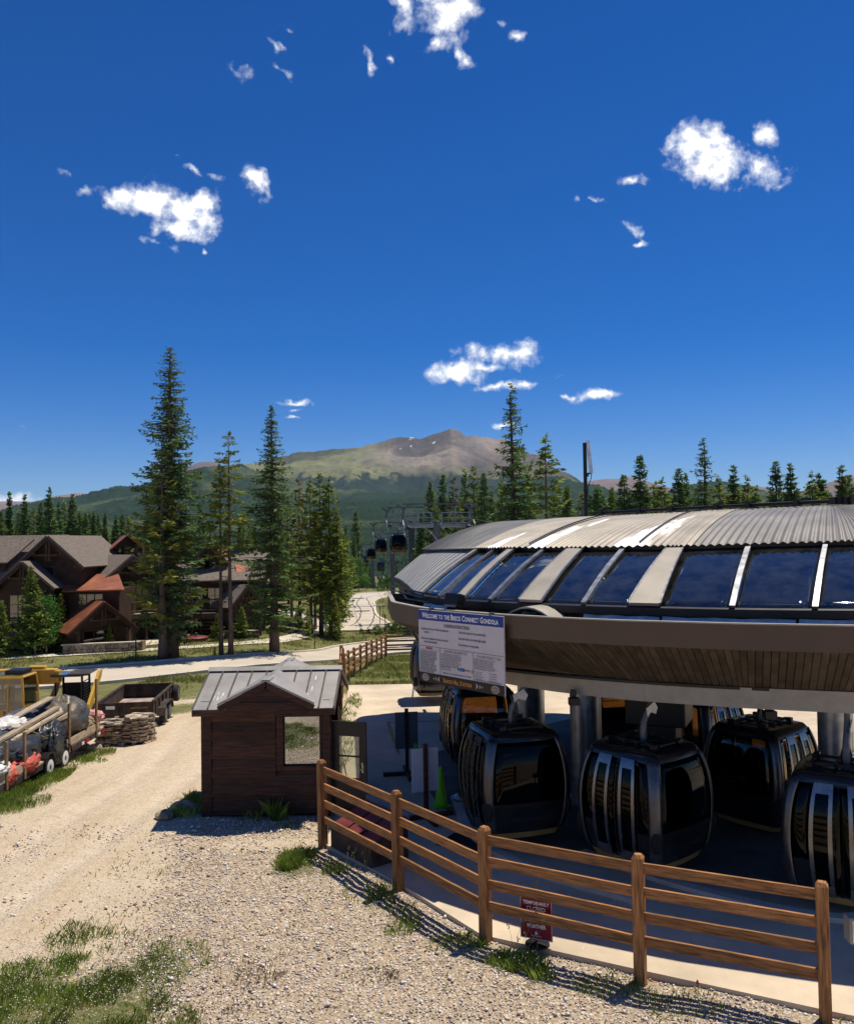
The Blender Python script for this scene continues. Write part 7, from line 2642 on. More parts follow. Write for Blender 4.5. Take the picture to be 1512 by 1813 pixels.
    def balcony(self, w, x0, x1, z, out, n=3, posts=True):
        def sl(a, b, ya, yb, za, zb):
            mb = MB()
            mb.add([w(a, ya, za), w(b, ya, za), w(b, yb, za), w(a, yb, za), w(a, ya, zb), w(b, ya, zb), w(b, yb, zb), w(a, yb, zb)],
                   [(0, 1, 2, 3)[::-1], (4, 5, 6, 7), (0, 1, 5, 4), (1, 2, 6, 5), (2, 3, 7, 6), (3, 0, 4, 7)])
            return mb
        self.o(sl(x0, x1, -out, 0, z - .18, z), 'balcony_deck', M['lumber'])
        self.o(sl(x0, x1, -out - .05, -out, z - .40, z - .02), 'deck_beam', M['log_trim'])
        for i in range(n + 1):
            x = x0 + (x1 - x0) * i / n
            self.o(MB().tube([w(x, -out + .1, z), w(x, -out + .1, z + 1.15)], .11, 7), 'balcony_post', M['log_trim'])
            if posts:
                self.o(MB().tube([w(x, -out + .15, z - .2), w(x, -out + .15, -2.2)], .13, 7), 'support_post', M['log_dark'])
        for zz_ in (.25, .98):
            self.o(MB().tube([w(x0, -out + .1, z + zz_), w(x1, -out + .1, z + zz_)], .055, 6), 'balcony_rail', M['log_trim'])
        mb = MB()
        k = int((x1 - x0) / .16)
        for i in range(1, k):
            x = x0 + (x1 - x0) * i / k
            mb.bar(w(x, -out + .1, z + .25), w(x, -out + .1, z + .98), .025)
        b = self.o(mb, 'baluster', M['black_metal'])
        b['kind'] = 'stuff'


Z0 = -2.05
h1 = House('log_lodge', 'large dark log lodge with grey shingle gables and rusty red porch roofs', 'house', (-29, 70, Z0))
h1.side(-46, -31.6, 69.2, 78, Z0, 3.15, 6.85)
w = h1.gable((-30.2, 68.0), -.06, 2.45, 8.5, Z0, 4.6, 6.75)
h1.window(w, -1.45, .25, 2.85, 4.45, nx=3, nz=2, curtain=2)
w = h1.gable((-31.6, 66.6), -.04, 2.1, 3.0, Z0, 3.0, 4.75)
h1.window(w, -1.2, .1, .15, 2.3, nx=2, nz=3, curtain=2)
h1.window(w, .5, 1.6, .2, 2.1, nx=1, nz=2)
h1.balcony(w, -2.3, 2.0, -.55, 1.0, n=3)
# dormer roof piece at the far left
h1.shed([(-45, 72.0, 6.75), (-33.4, 72.0, 6.75), (-34.5, 69.6, 4.85), (-45, 69.6, 4.85)], 'shingle')
h1.o(MB().box((-39.8, 70.3, 4.0), (10, .8, 1.5)), 'dormer_wall', M['log_dark'])
h1.o(MB().tube([(-36.2, 68.3, 2.85), (-33.7, 68.3, 2.85)], .16, 8), 'snow_log', M['log_trim'])
# bay with a red shed roof
h1.o(MB().box((-26.6, 69.6, .3), (4.0, 4.0, 4.7)), 'wall', M['log_dark'])
h1.shed([(-29.2, 69.6, 3.75), (-25.6, 70.2, 3.78), (-24.0, 67.1, 2.62), (-28.9, 66.9, 2.58)], 'red_metal')
wf = lambda x, y, z: (-26.6 + x, 67.6 + y, z)
h1.window(wf, -1.2, .7, 1.0, 2.25, nx=3)
# middle block with its gable turned to the right
we = h1.gable((-25.2, 71.6), .85, 2.7, 6.5, Z0, 3.0, 5.05)
h1.window(we, -2.1, -.2, .6, 2.7, nx=2, nz=2, curtain=1)
h1.window(we, .4, 1.9, .6, 2.7, nx=2, nz=2, curtain=2)
h1.balcony(we, -2.7, 2.7, .35, 1.3, n=3)
h1.side(-26.2, -21.2, 75.0, 80.5, Z0, 2.4, 4.4)
wf2 = lambda x, y, z: (-23.8 + x, 74.0 + y, z)
h1.balcony(wf2, -2.6, 3.6, .45, 1.6, n=3)
h1.o(MB().box((-23.3, 74.6, -.75), (6.2, 1.2, 2.2)), 'lower_wall', M['log_dark'])
h1.logs(lambda x, y, z: (-23.3 + x, 73.98 + y, z), -3.1, 1.2, -1.0, .1, 4)
h1.stone_wall(lambda x, y, z: (-24.6 + x, 73.9 + y, z), -1.6, 1.4, Z0, -1.05, rows=2, cap=False, seed=5)
h1.o(MB().box((-21.4, 73.95, -1.0), (1.7, .06, 1.9)), 'garage_door', M['dark_metal'])
# little roofed tower on the ridge
cup = (-26.9, 76.5)
for sx in (-.85, .85):
    for sy in (-.7, .7):
        h1.o(MB().box((cup[0] + sx, cup[1] + sy, 5.4), (.22, .22, 1.6)), 'tower_post', M['log_dark'])
h1.o(MB().box((cup[0], cup[1], 4.7), (2.2, 1.9, 1.1)), 'tower_base', M['log_dark'])
w = h1.gable((cup[0], cup[1] - .7), .5, .95, 1.6, 5.95, 6.0, 6.85, roof='red_metal', ov=.4, fo=.45, trim=False, th=.08)
for a, b in (((-.85, -.7), (.85, -.7)), ((.85, -.7), (.85, .7))):
    h1.o(MB().bar((cup[0] + a[0], cup[1] + a[1], 5.3), (cup[0] + b[0], cup[1] + b[1], 5.95), .1), 'brace', M['log_dark'])
    h1.o(MB().bar((cup[0] + a[0], cup[1] + a[1], 5.95), (cup[0] + b[0], cup[1] + b[1], 5.3), .1), 'brace', M['log_dark'])
# entrance gable with a rusty red roof
w = h1.gable((-25.6, 66.4), .74, 2.25, 4.5, Z0, -.35, 1.55, roof='red_metal', fo=.7)
h1.window(w, -1.35, 1.0, Z0 + .15, -.5, nx=3, nz=1, curtain=1)
h1.o(MB().tube([w(-1.9, -.5, -.35), w(-1.9, -.5, Z0)], .14, 7), 'porch_post', M['log_trim'])
h1.o(MB().tube([w(1.9, -.5, -.35), w(1.9, -.5, Z0)], .14, 7), 'porch_post', M['log_trim'])
h1.stone_wall(lambda x, y, z: (-25.2 + x * .97 - y * .2, 65.0 + y + x * .22, z), -2.6, 2.9, Z0 - .1, Z0 + .65, rows=2, seed=8)
h1.o(MB().box((-22.5, 66.1, Z0 + .25), (.75, .75, .95)), 'stone_pier', M['house_stone'])
gl = MB()
for k in range(9):
    if k in (2, 3):
        continue
    t = k / 8
    gl.box(we(-2.1 + 2.2 * t, -.12, 1.95 - .28 * sin(pi * t)), (.15, .15, .15), .85)
h1.o(gl, 'garland', M['white_paint'])
gr = thing('grill', 'dark covered barbecue grill by the lodge garage', 'grill', (-21.9, 72.6, Z0))
MB().box((0, 0, .5), (.8, .5, .9)).obj('cart', M['black_metal'], gr)
MB().lathe([(.01, .0), (.38, .03), (.34, .2), (.15, .32), (.01, .34)], 14, (0, 0, .95)).obj('lid', M['galv_dark'], gr, smooth=True)

h2 = House('log_cabin', 'smaller dark log lodge behind the twin pines with a grey gabled porch', 'house', (-18, 76, Z0 + .15))
h2.side(-22.3, -16.3, 74.6, 81, Z0, 2.85, 4.2)
w = h2.gable((-19.6, 76.4), .18, 1.15, 4.0, 3.0, 4.6, 5.95, ov=.4, fo=.5)
h2.window(w, -.5, .45, 3.6, 4.6, nx=2)
h2.side(-18.6, -14.9, 78.0, 83, 3.0, 4.3, 5.2)
h2.shed([(-19.0, 77.2, 5.6), (-18.3, 77.4, 5.6), (-17.9, 76.1, 5.0), (-18.9, 76.0, 5.0)], 'red_metal')
w2 = lambda x, y, z: (-19.3 + x, 74.55 + y, z)
h2.window(w2, -1.0, -.35, .4, 2.2, nx=1, curtain=2)
h2.window(w2, .0, 1.2, .5, 2.2, nx=2, curtain=0)
h2.balcony(w2, -1.8, 2.7, .15, 1.5, n=3)
h2.o(MB().box((-18.9, 74.3, -.9), (5.0, .5, 2.0)), 'lower_wall', M['log_dark'])
h2.logs(lambda x, y, z: (-18.9 + x, 74.02 + y, z), -2.3, 2.3, -1.6, -.1, 5)
h2.side(-17.2, -15.2, 76.0, 79.4, Z0, 3.0, 4.3)
h2.shed([(-17.4, 76.6, 4.2), (-16.5, 76.9, 4.2), (-16.1, 75.6, 3.5), (-17.0, 75.4, 3.5)], 'red_metal')
w = h2.gable((-15.9, 73.6), .75, 1.35, 3.6, Z0, .85, 2.3, ov=.4, fo=.6)
for x in (-1.2, 1.2):
    h2.o(MB().tube([w(x, -.5, .8), w(x, -.5, Z0)], .14, 7), 'porch_post', M['log_trim'])
h2.stone_wall(lambda x, y, z: (-16.2 + x, 72.6 + y - x * .1, z), -1.2, 1.8, Z0 - .1, Z0 + .65, rows=2, seed=12)
h2.o(MB().box((-20.9, 72.3, Z0 + .3), (.6, .6, 1.0)), 'stone_pier', M['house_stone'])
tub = thing('patio_table', 'low round maroon patio cover on the grass before the far lodge', 'table', (-19.6, 71.2, Z0))
MB().lathe([(1.05, .0), (1.1, .35), (1.0, .42), (.02, .45)], 20).obj('cover', M['maroon'], tub, smooth=True)
# marker posts along the verge
for i, (x, y, h, lab) in enumerate([(-20.5, 59.5, 1.6, 'thin rusty marker post on the verge left of the front pine'), (-9.3, 69.2, 1.7, 'thin rusty marker post on the verge below the grove'), (-12.6, 67.4, 1.5, 'thin marker post beside the slender spruce'),
                                   (-4.3, 84.0, 1.9, 'thin marker post at the mouth of the side road'), (-5.5, 96, 1.9, 'marker post by the island of the side road')]):
    t = thing('marker_post', lab, 'post', (x, y, tz(x, y)))
    MB().box((0, 0, h / 2), (.07, .07, h)).obj('shaft', M['rust'], t)
    MB().box((0, 0, h + .05), (.14, .10, .16)).obj('head', M['rust'], t)

# ------------------------------------------------------------------ trailers and machines
def lump(c, rad, seed, amp=.25, n=44, k=28, freq=2.2, flat_=0.0, rot=0.0):
    """A wrinkled bundle."""
    th = np.linspace(0, 2 * pi, n + 1)[:-1]
    ph = np.linspace(.02, pi - .02, k)
    T, Pp = np.meshgrid(th, ph)
    d = np.stack([np.sin(Pp) * np.cos(T), np.sin(Pp) * np.sin(T), np.cos(Pp)], 2)
    q = d * freq + seed * 3.7
    nz_ = fbm(q[..., 0] + q[..., 2] * .7, q[..., 1] - q[..., 2] * .5, 4, seed, ridged=True) - .55
    nz2_ = fbm(q[..., 0] * 3 + q[..., 2] * 2, q[..., 1] * 3, 3, seed + 9, ridged=True) - .55
    nz3_ = np.abs(fbm(q[..., 0] * 1.3 + q[..., 1] * 2.4, q[..., 2] * 5.5 + q[..., 0], 3, seed + 21) - .5)
    r = 1 + amp * 1.3 * nz_ + amp * .7 * nz2_ - amp * .9 * np.clip(.12 - nz3_, 0, 1) * 4
    p = d * r[..., None] * np.array(rad)
    ca, sa = cos(rot), sin(rot)
    x, y = p[..., 0] * ca - p[..., 1] * sa, p[..., 0] * sa + p[..., 1] * ca
    P = np.stack([x + c[0], y + c[1], np.maximum(p[..., 2], -rad[2] * (1 - flat_)) + c[2]], 2)
    mb = MB()
    mb.grid([[tuple(v) for v in r_] for r_ in P], closed=True)
    return mb


def wheel(parent, x, y, z, r=.33, w=.22, rim='white_paint', hub=True):
    t = MB().lathe([(r * .62, -w / 2), (r * .9, -w / 2), (r, -w * .32), (r, w * .32), (r * .9, w / 2), (r * .62, w / 2)], 22, (x, y, z), axis='X').obj('wheel', M['rubber'], parent, smooth=True)
    mb = MB().lathe([(.05, w * .28), (r * .30, w * .30), (r * .42, w * .16), (r * .60, w * .40), (r * .64, w * .52), (r * .60, w * .53)], 18, (x, y, z), axis='X')
    mb.lathe([(.01, -w * .4), (r * .6, -w * .4)], 18, (x, y, z), axis='X')
    mb.obj('rim', M[rim], t, smooth=True)
    if hub and rim == 'white_paint':
        for k_ in range(6):
            a_ = k_ * pi / 3
            MB().lathe([(.028, w * .36), (.028, w * .47)], 8, (x, y + cos(a_) * r * .40, z + sin(a_) * r * .40), axis='X').obj('lug_hole', M['rubber'], t)
        MB().lathe([(r * .50, w * .425), (r * .52, w * .44), (r * .30, w * .44)], 18, (x, y, z), axis='X').obj('rim_ring', M['galv'], t)  # grey ring set on the rim face
    if hub:
        MB().lathe([(.075, w * .30), (.07, w * .55), (.02, w * .6)], 10, (x, y, z), axis='X').obj('hub', M['galv_dark'], t)
    return t


TZ = -.62
lt = thing('loaded_trailer', 'twin-axle flat trailer heaped with sheeted bundles and lumber at the left edge', 'trailer', (-12.15, 25.2, TZ))
# local: +x right, +y away
MB().box((0, .2, .55), (1.95, 7.6, .07)).obj('bed', M['lumber'], lt)
mb = MB()
for x in (-.95, .95):
    mb.box((x, .2, .46), (.07, 7.6, .16))
mb.box((0, 4.02, .46), (1.95, .07, .18)).box((0, -3.6, .46), (1.95, .07, .18))
mb.obj('frame', M['rust'], lt)
for y in (-.18, .86):
    wheel(lt, .90, y, .33)
    wheel(lt, -.90, y, .33)
fd = MB()
for y in (-.18, .86):
    rows = [[(xx_, y + .43 * cos(t), .33 + .43 * sin(t)) for xx_ in (.76, 1.06)] for t in np.linspace(.1, pi - .1, 9)]
    fd.plate(rows, .02)
fd.obj('fender', M['black_metal'], lt)
for (y, n) in ((3.9, 1), (2.55, 0)):
    mb = MB()
    mb.box((1.0, y, .45), (.015, .28, .09))
    mb.obj('red_reflector', M['red_refl'], lt)
    MB().box((1.0, y - .35, .45), (.015, .18, .09)).obj('white_reflector', M['white_paint'], lt)
for (y, h) in ((-2.75, 1.25), (-1.75, 1.28), (1.15, 1.5), (3.3, 1.9)):
    MB().box((1.0, y, .42 + h / 2), (.06, .10, h)).obj('stake', M['stake'], lt)
for (y, h) in ((-1.6, 1.1), (1.2, 1.3), (3.3, 1.5)):
    MB().box((-1.0, y, .42 + h / 2), (.06, .10, h)).obj('stake', M['stake'], lt)
MB().box((.985, 2.3, .72), (.03, 2.6, .22)).obj('side_board', M['lumber'], lt)
MB().box((.985, -2.2, .74), (.03, 2.2, .24)).obj('side_board', M['lumber'], lt)


def cargo(mb, name, label, cat, m, grp=None, smooth='all'):
    o = mb.obj(name, m, None, smooth=smooth)
    o.location = (-12.15, 25.2, TZ)
    return tag(o, label, cat, grp)


cargo(lump((.25, 2.3, 1.22), (.74, 1.1, .68), 3, .26), 'sheeted_bundle', 'big round bundle in dirty grey plastic at the tail of the loaded trailer', 'bundle', mat('dirty_plastic', (.050, .055, .060), rough=.42, var=.3, scale=1.3, col2=(.17, .125, .075), bump=.6, bscale=5))
cargo(lump((-.45, 1.0, 1.18), (.65, 1.3, .55), 5, .28), 'sheeted_bundle', 'grey sheeted bundle lying behind the lumber on the loaded trailer', 'bundle', M['tarp_grey'])
cargo(lump((.55, .55, 1.0), (.45, .75, .50), 8, .38, freq=3), 'sheeted_bundle', 'crumpled shiny black sheet heaped above the trailer wheels', 'bundle', M['tarp'])
cargo(lump((.25, -1.2, .98), (.72, 1.5, .50), 11, .30, freq=2.6), 'sheeted_bundle', 'long black sheeted bundle under the lumber on the trailer front', 'bundle', M['tarp'])
cargo(lump((-.45, -1.6, 1.22), (.7, 1.6, .62), 14, .32, freq=2.8), 'sheeted_bundle', 'grey and white crumpled sheeting at the left edge, on top of the load', 'bundle', M['tarp_grey'])
cargo(lump((-.2, -.4, 1.60), (.42, .8, .20), 17, .35, freq=3), 'white_cloth_pile', 'pale rumpled cloth lying along the top of the trailer load', 'cloth', M['white_cloth'])
cargo(lump((-.1, -2.0, 1.50), (.38, .55, .22), 19, .4, freq=3), 'white_cloth_pile', 'white rumpled cloth near the left edge on the grey sheeting', 'cloth', M['white_cloth'])
cargo(lump((.80, -1.35, .72), (.24, .75, .34), 23, .38, freq=3.4), 'red_cloth_pile', 'faded red cloth bulging between two stakes of the trailer', 'cloth', M['red_cloth'])
cargo(lump((.82, -2.45, .68), (.22, .45, .30), 27, .38, freq=3.4), 'red_cloth_pile', 'bright red cloth bulging from the trailer at the left edge', 'cloth', M['red_cloth'])
cargo(lump((.84, -2.9, .98), (.22, .5, .16), 29, .4, freq=3.4), 'white_cloth_pile', 'pale cloth above the red one on the trailer side', 'cloth', M['white_cloth'])
cargo(lump((.72, 3.75, 1.0), (.35, .30, .20), 31, .4, freq=3), 'pink_cloth', 'pinkish cloth poking out at the trailer tail beside the stones', 'cloth', M['pink_cloth'])
cargo(lump((.93, .35, .78), (.16, .42, .52), 33, .35, freq=3), 'black_drape', 'black plastic drape hanging down between the two trailer wheels', 'cloth', M['tarp'])
cargo(lump((.45, 3.1, .80), (.5, .8, .34), 37, .2, freq=2), 'burlap_bundle', 'tan burlap bundle tied under the round grey one', 'bundle', M['tan_cloth'])
for i, (a, b, w_, h_, lab) in enumerate([((.25, -3.4, 1.36), (.45, 1.6, 1.72), .20, .07, 'long pale board lying highest on the trailer load'), ((.42, -3.3, 1.26), (.60, 1.5, 1.60), .16, .07, 'long pale board lying just below the highest one on the load'),
                                         ((-.15, -.4, 1.72), (.1, 1.9, 1.98), .24, .05, 'short wide weathered plank tilted up over the grey bundle'), ((.35, .3, 1.30), (.75, 1.7, 1.48), .14, .12, 'short square timber above the trailer wheels')]):
    o = MB().bar((0, 0, 0), (0, (Vector(b) - Vector(a)).length, 0), w_, h_).obj('board', M['lumber'], None)
    o.location = Vector((-12.15, 25.2, TZ)) + Vector(a)
    d = (Vector(b) - Vector(a)).normalized()
    o.rotation_euler = d.to_track_quat('Y', 'Z').to_euler()
    tag(o, lab, 'board', 'lumber on the loaded trailer')
for i, (pts, lab) in enumerate([([(.95, .9, .6), (.88, .1, 1.05), (.5, -.6, 1.55), (-.3, -1.2, 1.75)], 'yellow strap running down to the trailer fender'), ([(1.0, 2.9, .6), (.95, 2.5, 1.3), (.3, 2.0, 1.98), (-.5, 1.7, 1.75)], 'yellow strap over the round grey bundle')]):
    o = MB().tube(pts, .018, 5).obj('strap', M['strap'])
    o.location = (-12.15, 25.2, TZ)
    tag(o, lab, 'strap')

# dump trailer
DZ = -1.10
dt = thing('dump_trailer', 'empty rusty dump trailer with high sides and tandem wheels', 'trailer', (-11.9, 33.3, DZ), .11)
L_, W_ = 4.2, 2.1
MB().box((0, L_ / 2, .52), (W_, L_, .06)).obj('bed', M['dirty_bed'], dt)
for x in (-W_ / 2, W_ / 2):
    s = MB().box((x, L_ / 2, .80), (.05, L_, .62)).box((x, L_ / 2, 1.12), (.10, L_, .07))
    for k in range(6):
        s.box((x + .05 * np.sign(x), .3 + k * .72, .80), (.06, .08, .58))
    s.obj('side_wall', M['rust'], dt)
MB().box((0, L_, .80), (W_, .05, .62)).box((0, L_, 1.12), (W_, .10, .07)).obj('front_wall', M['rust'], dt)
tg = MB()
for s_ in (-1, 1):
    tg.box((s_ * W_ / 4, 0, .80), (W_ / 2 - .03, .05, .62))
    tg.box((s_ * W_ / 4, -.03, 1.08), (W_ / 2 - .05, .04, .06)).box((s_ * W_ / 4, -.03, .54), (W_ / 2 - .05, .04, .06))
tg.box((0, -.04, .80), (.06, .04, .60))
tgo = tg.obj('tailgate', M['rust'], dt)
for x in (-.8, -.3, .35, .8):
    MB().box((x, -.055, .585), (.16, .012, .05)).obj('reflector', M['white_paint'] if abs(x) < .5 else M['red_refl'], tgo)
MB().box((-.55, -.055, .93), (.34, .01, .13)).obj('name_plate', M['white_mark'], tgo)
me_ = text_mesh('MASTER DUMP', .10, align='CENTER')
me_.transform(Matrix.Translation((.55, -.056, .86)) @ Matrix.Rotation(pi / 2, 4, 'X'))
o = link('lettering', me_, M['strap'], tgo)
o['kind'] = 'stuff'
MB().box((0, L_ / 2, .40), (1.2, L_, .16)).obj('chassis', M['rust'], dt)
for y in (1.25, 2.05):
    wheel(dt, W_ / 2 + .16, y, .36, r=.36, rim='galv_dark')
    wheel(dt, -W_ / 2 - .16, y, .36, r=.36, rim='galv_dark')
for x in (W_ / 2 + .17, -W_ / 2 - .17):
    mb = MB()
    rows = [[(x - .16, y, z), (x + .16, y, z)] for y, z in ((.72, .40), (.85, .68), (1.1, .80), (2.2, .80), (2.45, .68), (2.58, .40))]
    mb.plate(rows, .02)
    mb.obj('fender', M['rust'], dt)
wheel(dt, W_ / 2 + .22, 3.75, .78, r=.36, rim='galv_dark')
MB().tube([(-.4, L_, .42), (0, L_ + 1.2, .42), (.4, L_, .42)], .06, 6).obj('drawbar', M['rust'], dt)


# stacked flat stones
def pallet(loc, rz, label, seed, nl, w, d):
    r = np.random.default_rng(seed)
    t = thing('stone_stack', label, 'stones', loc, rz, 'stacks of flat stone')
    z = .10
    mb = MB()
    for x in (-w * .4, 0, w * .4):
        mb.box((x, 0, .05), (.1, d, .10))
    mb.obj('pallet', M['lumber'], t)
    for l in range(nl):
        h = r.uniform(.045, .085)
        for (cx_, cy_) in ((-.32, -.32), (.02, -.36), (.33, -.30), (-.34, .04), (.34, .05), (-.3, .34), (.05, .35), (.33, .33)):
            if r.random() < .10:
                continue
            n = int(r.integers(6, 9))
            sx, sy = w * r.uniform(.16, .27), d * r.uniform(.15, .26)
            a0 = r.random() * 6
            poly = [(cos(a0 + k * 2 * pi / n) * sx * r.uniform(.7, 1.15), sin(a0 + k * 2 * pi / n) * sy * r.uniform(.7, 1.15)) for k in range(n)]
            mb = MB()
            zo = z + r.uniform(-.015, .015)
            mb.prism(poly, (cx_ * w * .86 + r.normal(0, .025), cy_ * d * .86 + r.normal(0, .025), zo), (1, 0, r.normal(0, .06)), (0, 1, r.normal(0, .06)), h * r.uniform(.65, .95))
            mb.obj('stone', M['stone'], t)
        z += h * .93
    return t


pallet((-11.25, 30.1, tz(-11.25, 30.1)), .12, 'left-hand stack of flat tan stones between the two trailers', 3, 13, .98, .95)
pallet((-10.25, 30.05, tz(-10.25, 30.05)), -.08, 'right-hand stack of flat tan stones between the two trailers', 9, 14, .98, .95)
for i, (x, y, s) in enumerate([(-11.9, 29.2, .32), (-11.4, 29.0, .25), (-12.3, 29.5, .28), (-5.75, 19.9, .30), (-6.05, 19.4, .22)]):
    lab = ['loose dark stone by the trailer tail, largest of three', 'loose flat stone in front of the left-hand stone stack', 'loose stone beside the trailer corner', 'pale boulder in the shade beside the hut corner', 'small boulder in the shade left of the hut'][i]
    o = lump((0, 0, 0), (s, s * .8, s * .55), 40 + i, .35, n=12, k=8).obj('stone', M['stone'], None, smooth=True)
    o.location = (x, y, tz(x, y) + s * .25)
    tag(o, lab, 'stone')

# telehandler: cab and long boom
th_ = thing('telehandler', 'yellow telescopic handler with a glazed cab and long boom behind the loaded trailer', 'machine', (-17.1, 34.6, tz(-17.1, 34.6)), .0)
MB().box((-.3, .1, .75), (3.6, 1.7, .6)).box((-1.9, .2, 1.1), (1.2, 1.6, .7)).obj('chassis', M['yellow'], th_, bevel=.05)
for x in (-1.7, 1.0):
    for y in (-.8, 1.0):
        wheel(th_, x, y, .5, r=.5, w=.35, rim='yellow', hub=False)
cb = MB()
P0 = [(-.55, -.75), (.95, -.75), (.95, .55), (-.55, .55)]
for (x, y) in P0:
    cb.tube([(x, y, .95), (x * .97 + .02, y, 1.7), (x * .85 + .06, y * .92, 2.28)], .05, 6)
for a, b in (((-.41, -.69), (.87, -.69)), ((.87, -.69), (.87, .5)), ((.87, .5), (-.41, .5)), ((-.41, .5), (-.41, -.69))):
    cb.tube([(*a, 2.28), (*b, 2.28)], .055, 6)
cb.tube([(.35, -.75, .95), (.35, -.75, 1.7), (.36, -.69, 2.28)], .04, 6)
cab = cb.obj('cab_frame', M['yellow'], th_, smooth=True)
MB().box((.22, -.1, 2.33), (1.25, 1.15, .07)).obj('cab_roof', mat('mossy_roof_glass', (.10, .11, .045), rough=.3, var=.3), cab, bevel=.03)
MB().box((.45, -.1, 2.45), (.75, .8, .16)).obj('air_unit', M['black_metal'], cab, bevel=.03)
mb = MB()
mb.add([(-.5, -.76, 1.0), (.32, -.76, 1.0), (.34, -.70, 2.24), (-.38, -.70, 2.24)], [(0, 1, 2, 3)])
mb.add([(.38, -.76, 1.0), (.93, -.76, 1.0), (.84, -.70, 2.24), (.38, -.70, 2.24)], [(0, 1, 2, 3)])
mb.add([(.96, -.73, 1.0), (.96, .53, 1.0), (.88, .48, 2.24), (.88, -.67, 2.24)], [(0, 1, 2, 3)])
mb.obj('cab_glass', M['house_glass'], cab)
MB().box((.25, .1, 1.05), (.55, .5, .14)).box((.02, .1, 1.45), (.14, .5, .7)).obj('seat', M['rubber'], cab)
bm_ = MB().box((-1.2, 1.05, 2.05), (5.4, .42, .62))
bm_.box((1.35, 1.05, 2.05), (.6, .34, .50)).box((.7, 1.05, 2.42), (.7, .3, .14))
bm_.obj('boom', M['yellow'], th_, bevel=.03)
# skid steer
sk = thing('skid_steer', 'compact dark skid loader with a faded blue roof and yellow lift arm', 'machine', (-15.1, 36.2, tz(-15.1, 36.2)), .12)
mb = MB()
for x in (-.62, .50):
    for y in (-.6, .55):
        mb.bar((x, y, .55), (x * .95, y * .95, 2.12), .07)
        mb.bar((x, y, .6), (x, .58, .6), .06)
mb.bar((-.62, .56, .7), (.50, .56, .7), .06).bar((-.62, .56, 1.68), (.50, .56, 1.68), .06)
mb.box((-.06, .58, 1.15), (1.15, .06, 1.1))
for z in np.arange(.8, 2.0, .12):
    mb.box((.50, 0, z), (.03, 1.1, .03))
mb.obj('cage', M['black_metal'], sk)
MB().box((-.06, -.05, 2.17), (1.25, 1.35, .08)).obj('roof', M['blue_roof'], sk, bevel=.02)
MB().box((.0, -.72, 2.20), (1.5, .05, .06)).box((.35, -.0, 2.23), (.9, 1.3, .03)).obj('roof_rack', M['rust'], sk)
MB().box((0, .3, .55), (1.2, 2.1, .7)).obj('body', M['yellow'], sk, bevel=.04)
MB().box((-.06, .1, .98), (.5, .5, .12)).box((-.06, .36, 1.35), (.5, .12, .7)).obj('seat', M['rubber'], sk)
for x in (-.72, .72):
    for y in (-.45, .75):
        wheel(sk, x, y, .38, r=.38, w=.26, rim='yellow', hub=False)
for x in (-.80, .80):
    mb = MB()
    mb.prism([(1.1, 1.9), (1.2, 2.15), (.85, 2.15), (-.9, 1.0), (-1.25, .35), (-1.0, .3), (-.7, .75)], (x - .06, 0, 0), (0, 1, 0), (0, 0, 1), .12)
    mb.obj('lift_arm', M['yellow'], sk, bevel=.01)
MB().box((0, -1.35, .35), (1.7, .35, .55)).obj('bucket', M['rust'], sk)

# ------------------------------------------------------------------ ground cover
def blades_mesh(name, X, Y, H_, lean, width, label, m, z=None):
    n = len(X)
    Z = (terrain(X, Y) if z is None else z) - .03
    a = RNG.random(n) * 2 * pi
    dx_, dy_ = np.cos(a), np.sin(a)
    l = H_ * lean * RNG.uniform(.2, 1.2, n)
    b = a + pi / 2 + RNG.normal(0, .4, n)
    wx, wy = np.cos(b) * width, np.sin(b) * width
    p0 = np.stack([X - wx, Y - wy, Z], 1)
    p1 = np.stack([X + wx, Y + wy, Z], 1)
    p2 = np.stack([X + dx_ * l * .35 + wx * .7, Y + dy_ * l * .35 + wy * .7, Z + H_ * .6], 1)
    p3 = np.stack([X + dx_ * l, Y + dy_ * l, Z + H_], 1)
    V = np.stack([p0, p1, p2, p3], 1).reshape(-1, 3)
    o = link(name, arrays_mesh(name, V, np.arange(4 * n).reshape(-1, 4)), m)
    return tag(o, label, kind='stuff')


def scatter(cx_, cy_, rx_, ry_, n, pw=1.0):
    r = np.sqrt(RNG.random(n)) ** pw
    a = RNG.random(n) * 2 * pi
    return cx_ + rx_ * r * np.cos(a), cy_ + ry_ * r * np.sin(a)


def patches(lst, clump=True):
    X, Y, H_ = [], [], []
    for (cx_, cy_, rx_, ry_, n, h) in lst:
        x, y = scatter(cx_, cy_, rx_, ry_, n)
        k = fbm(x * 2.2, y * 2.2, 3, 51)
        keep = RNG.random(n) < np.clip((k - .34) * 4, .05, 1)
        x, y, k = x[keep], y[keep], k[keep]
        X.append(x)
        Y.append(y)
        H_.append(h * RNG.uniform(.45, 1.2, len(x)) * (.5 + k))
    return np.concatenate(X), np.concatenate(Y), np.concatenate(H_)


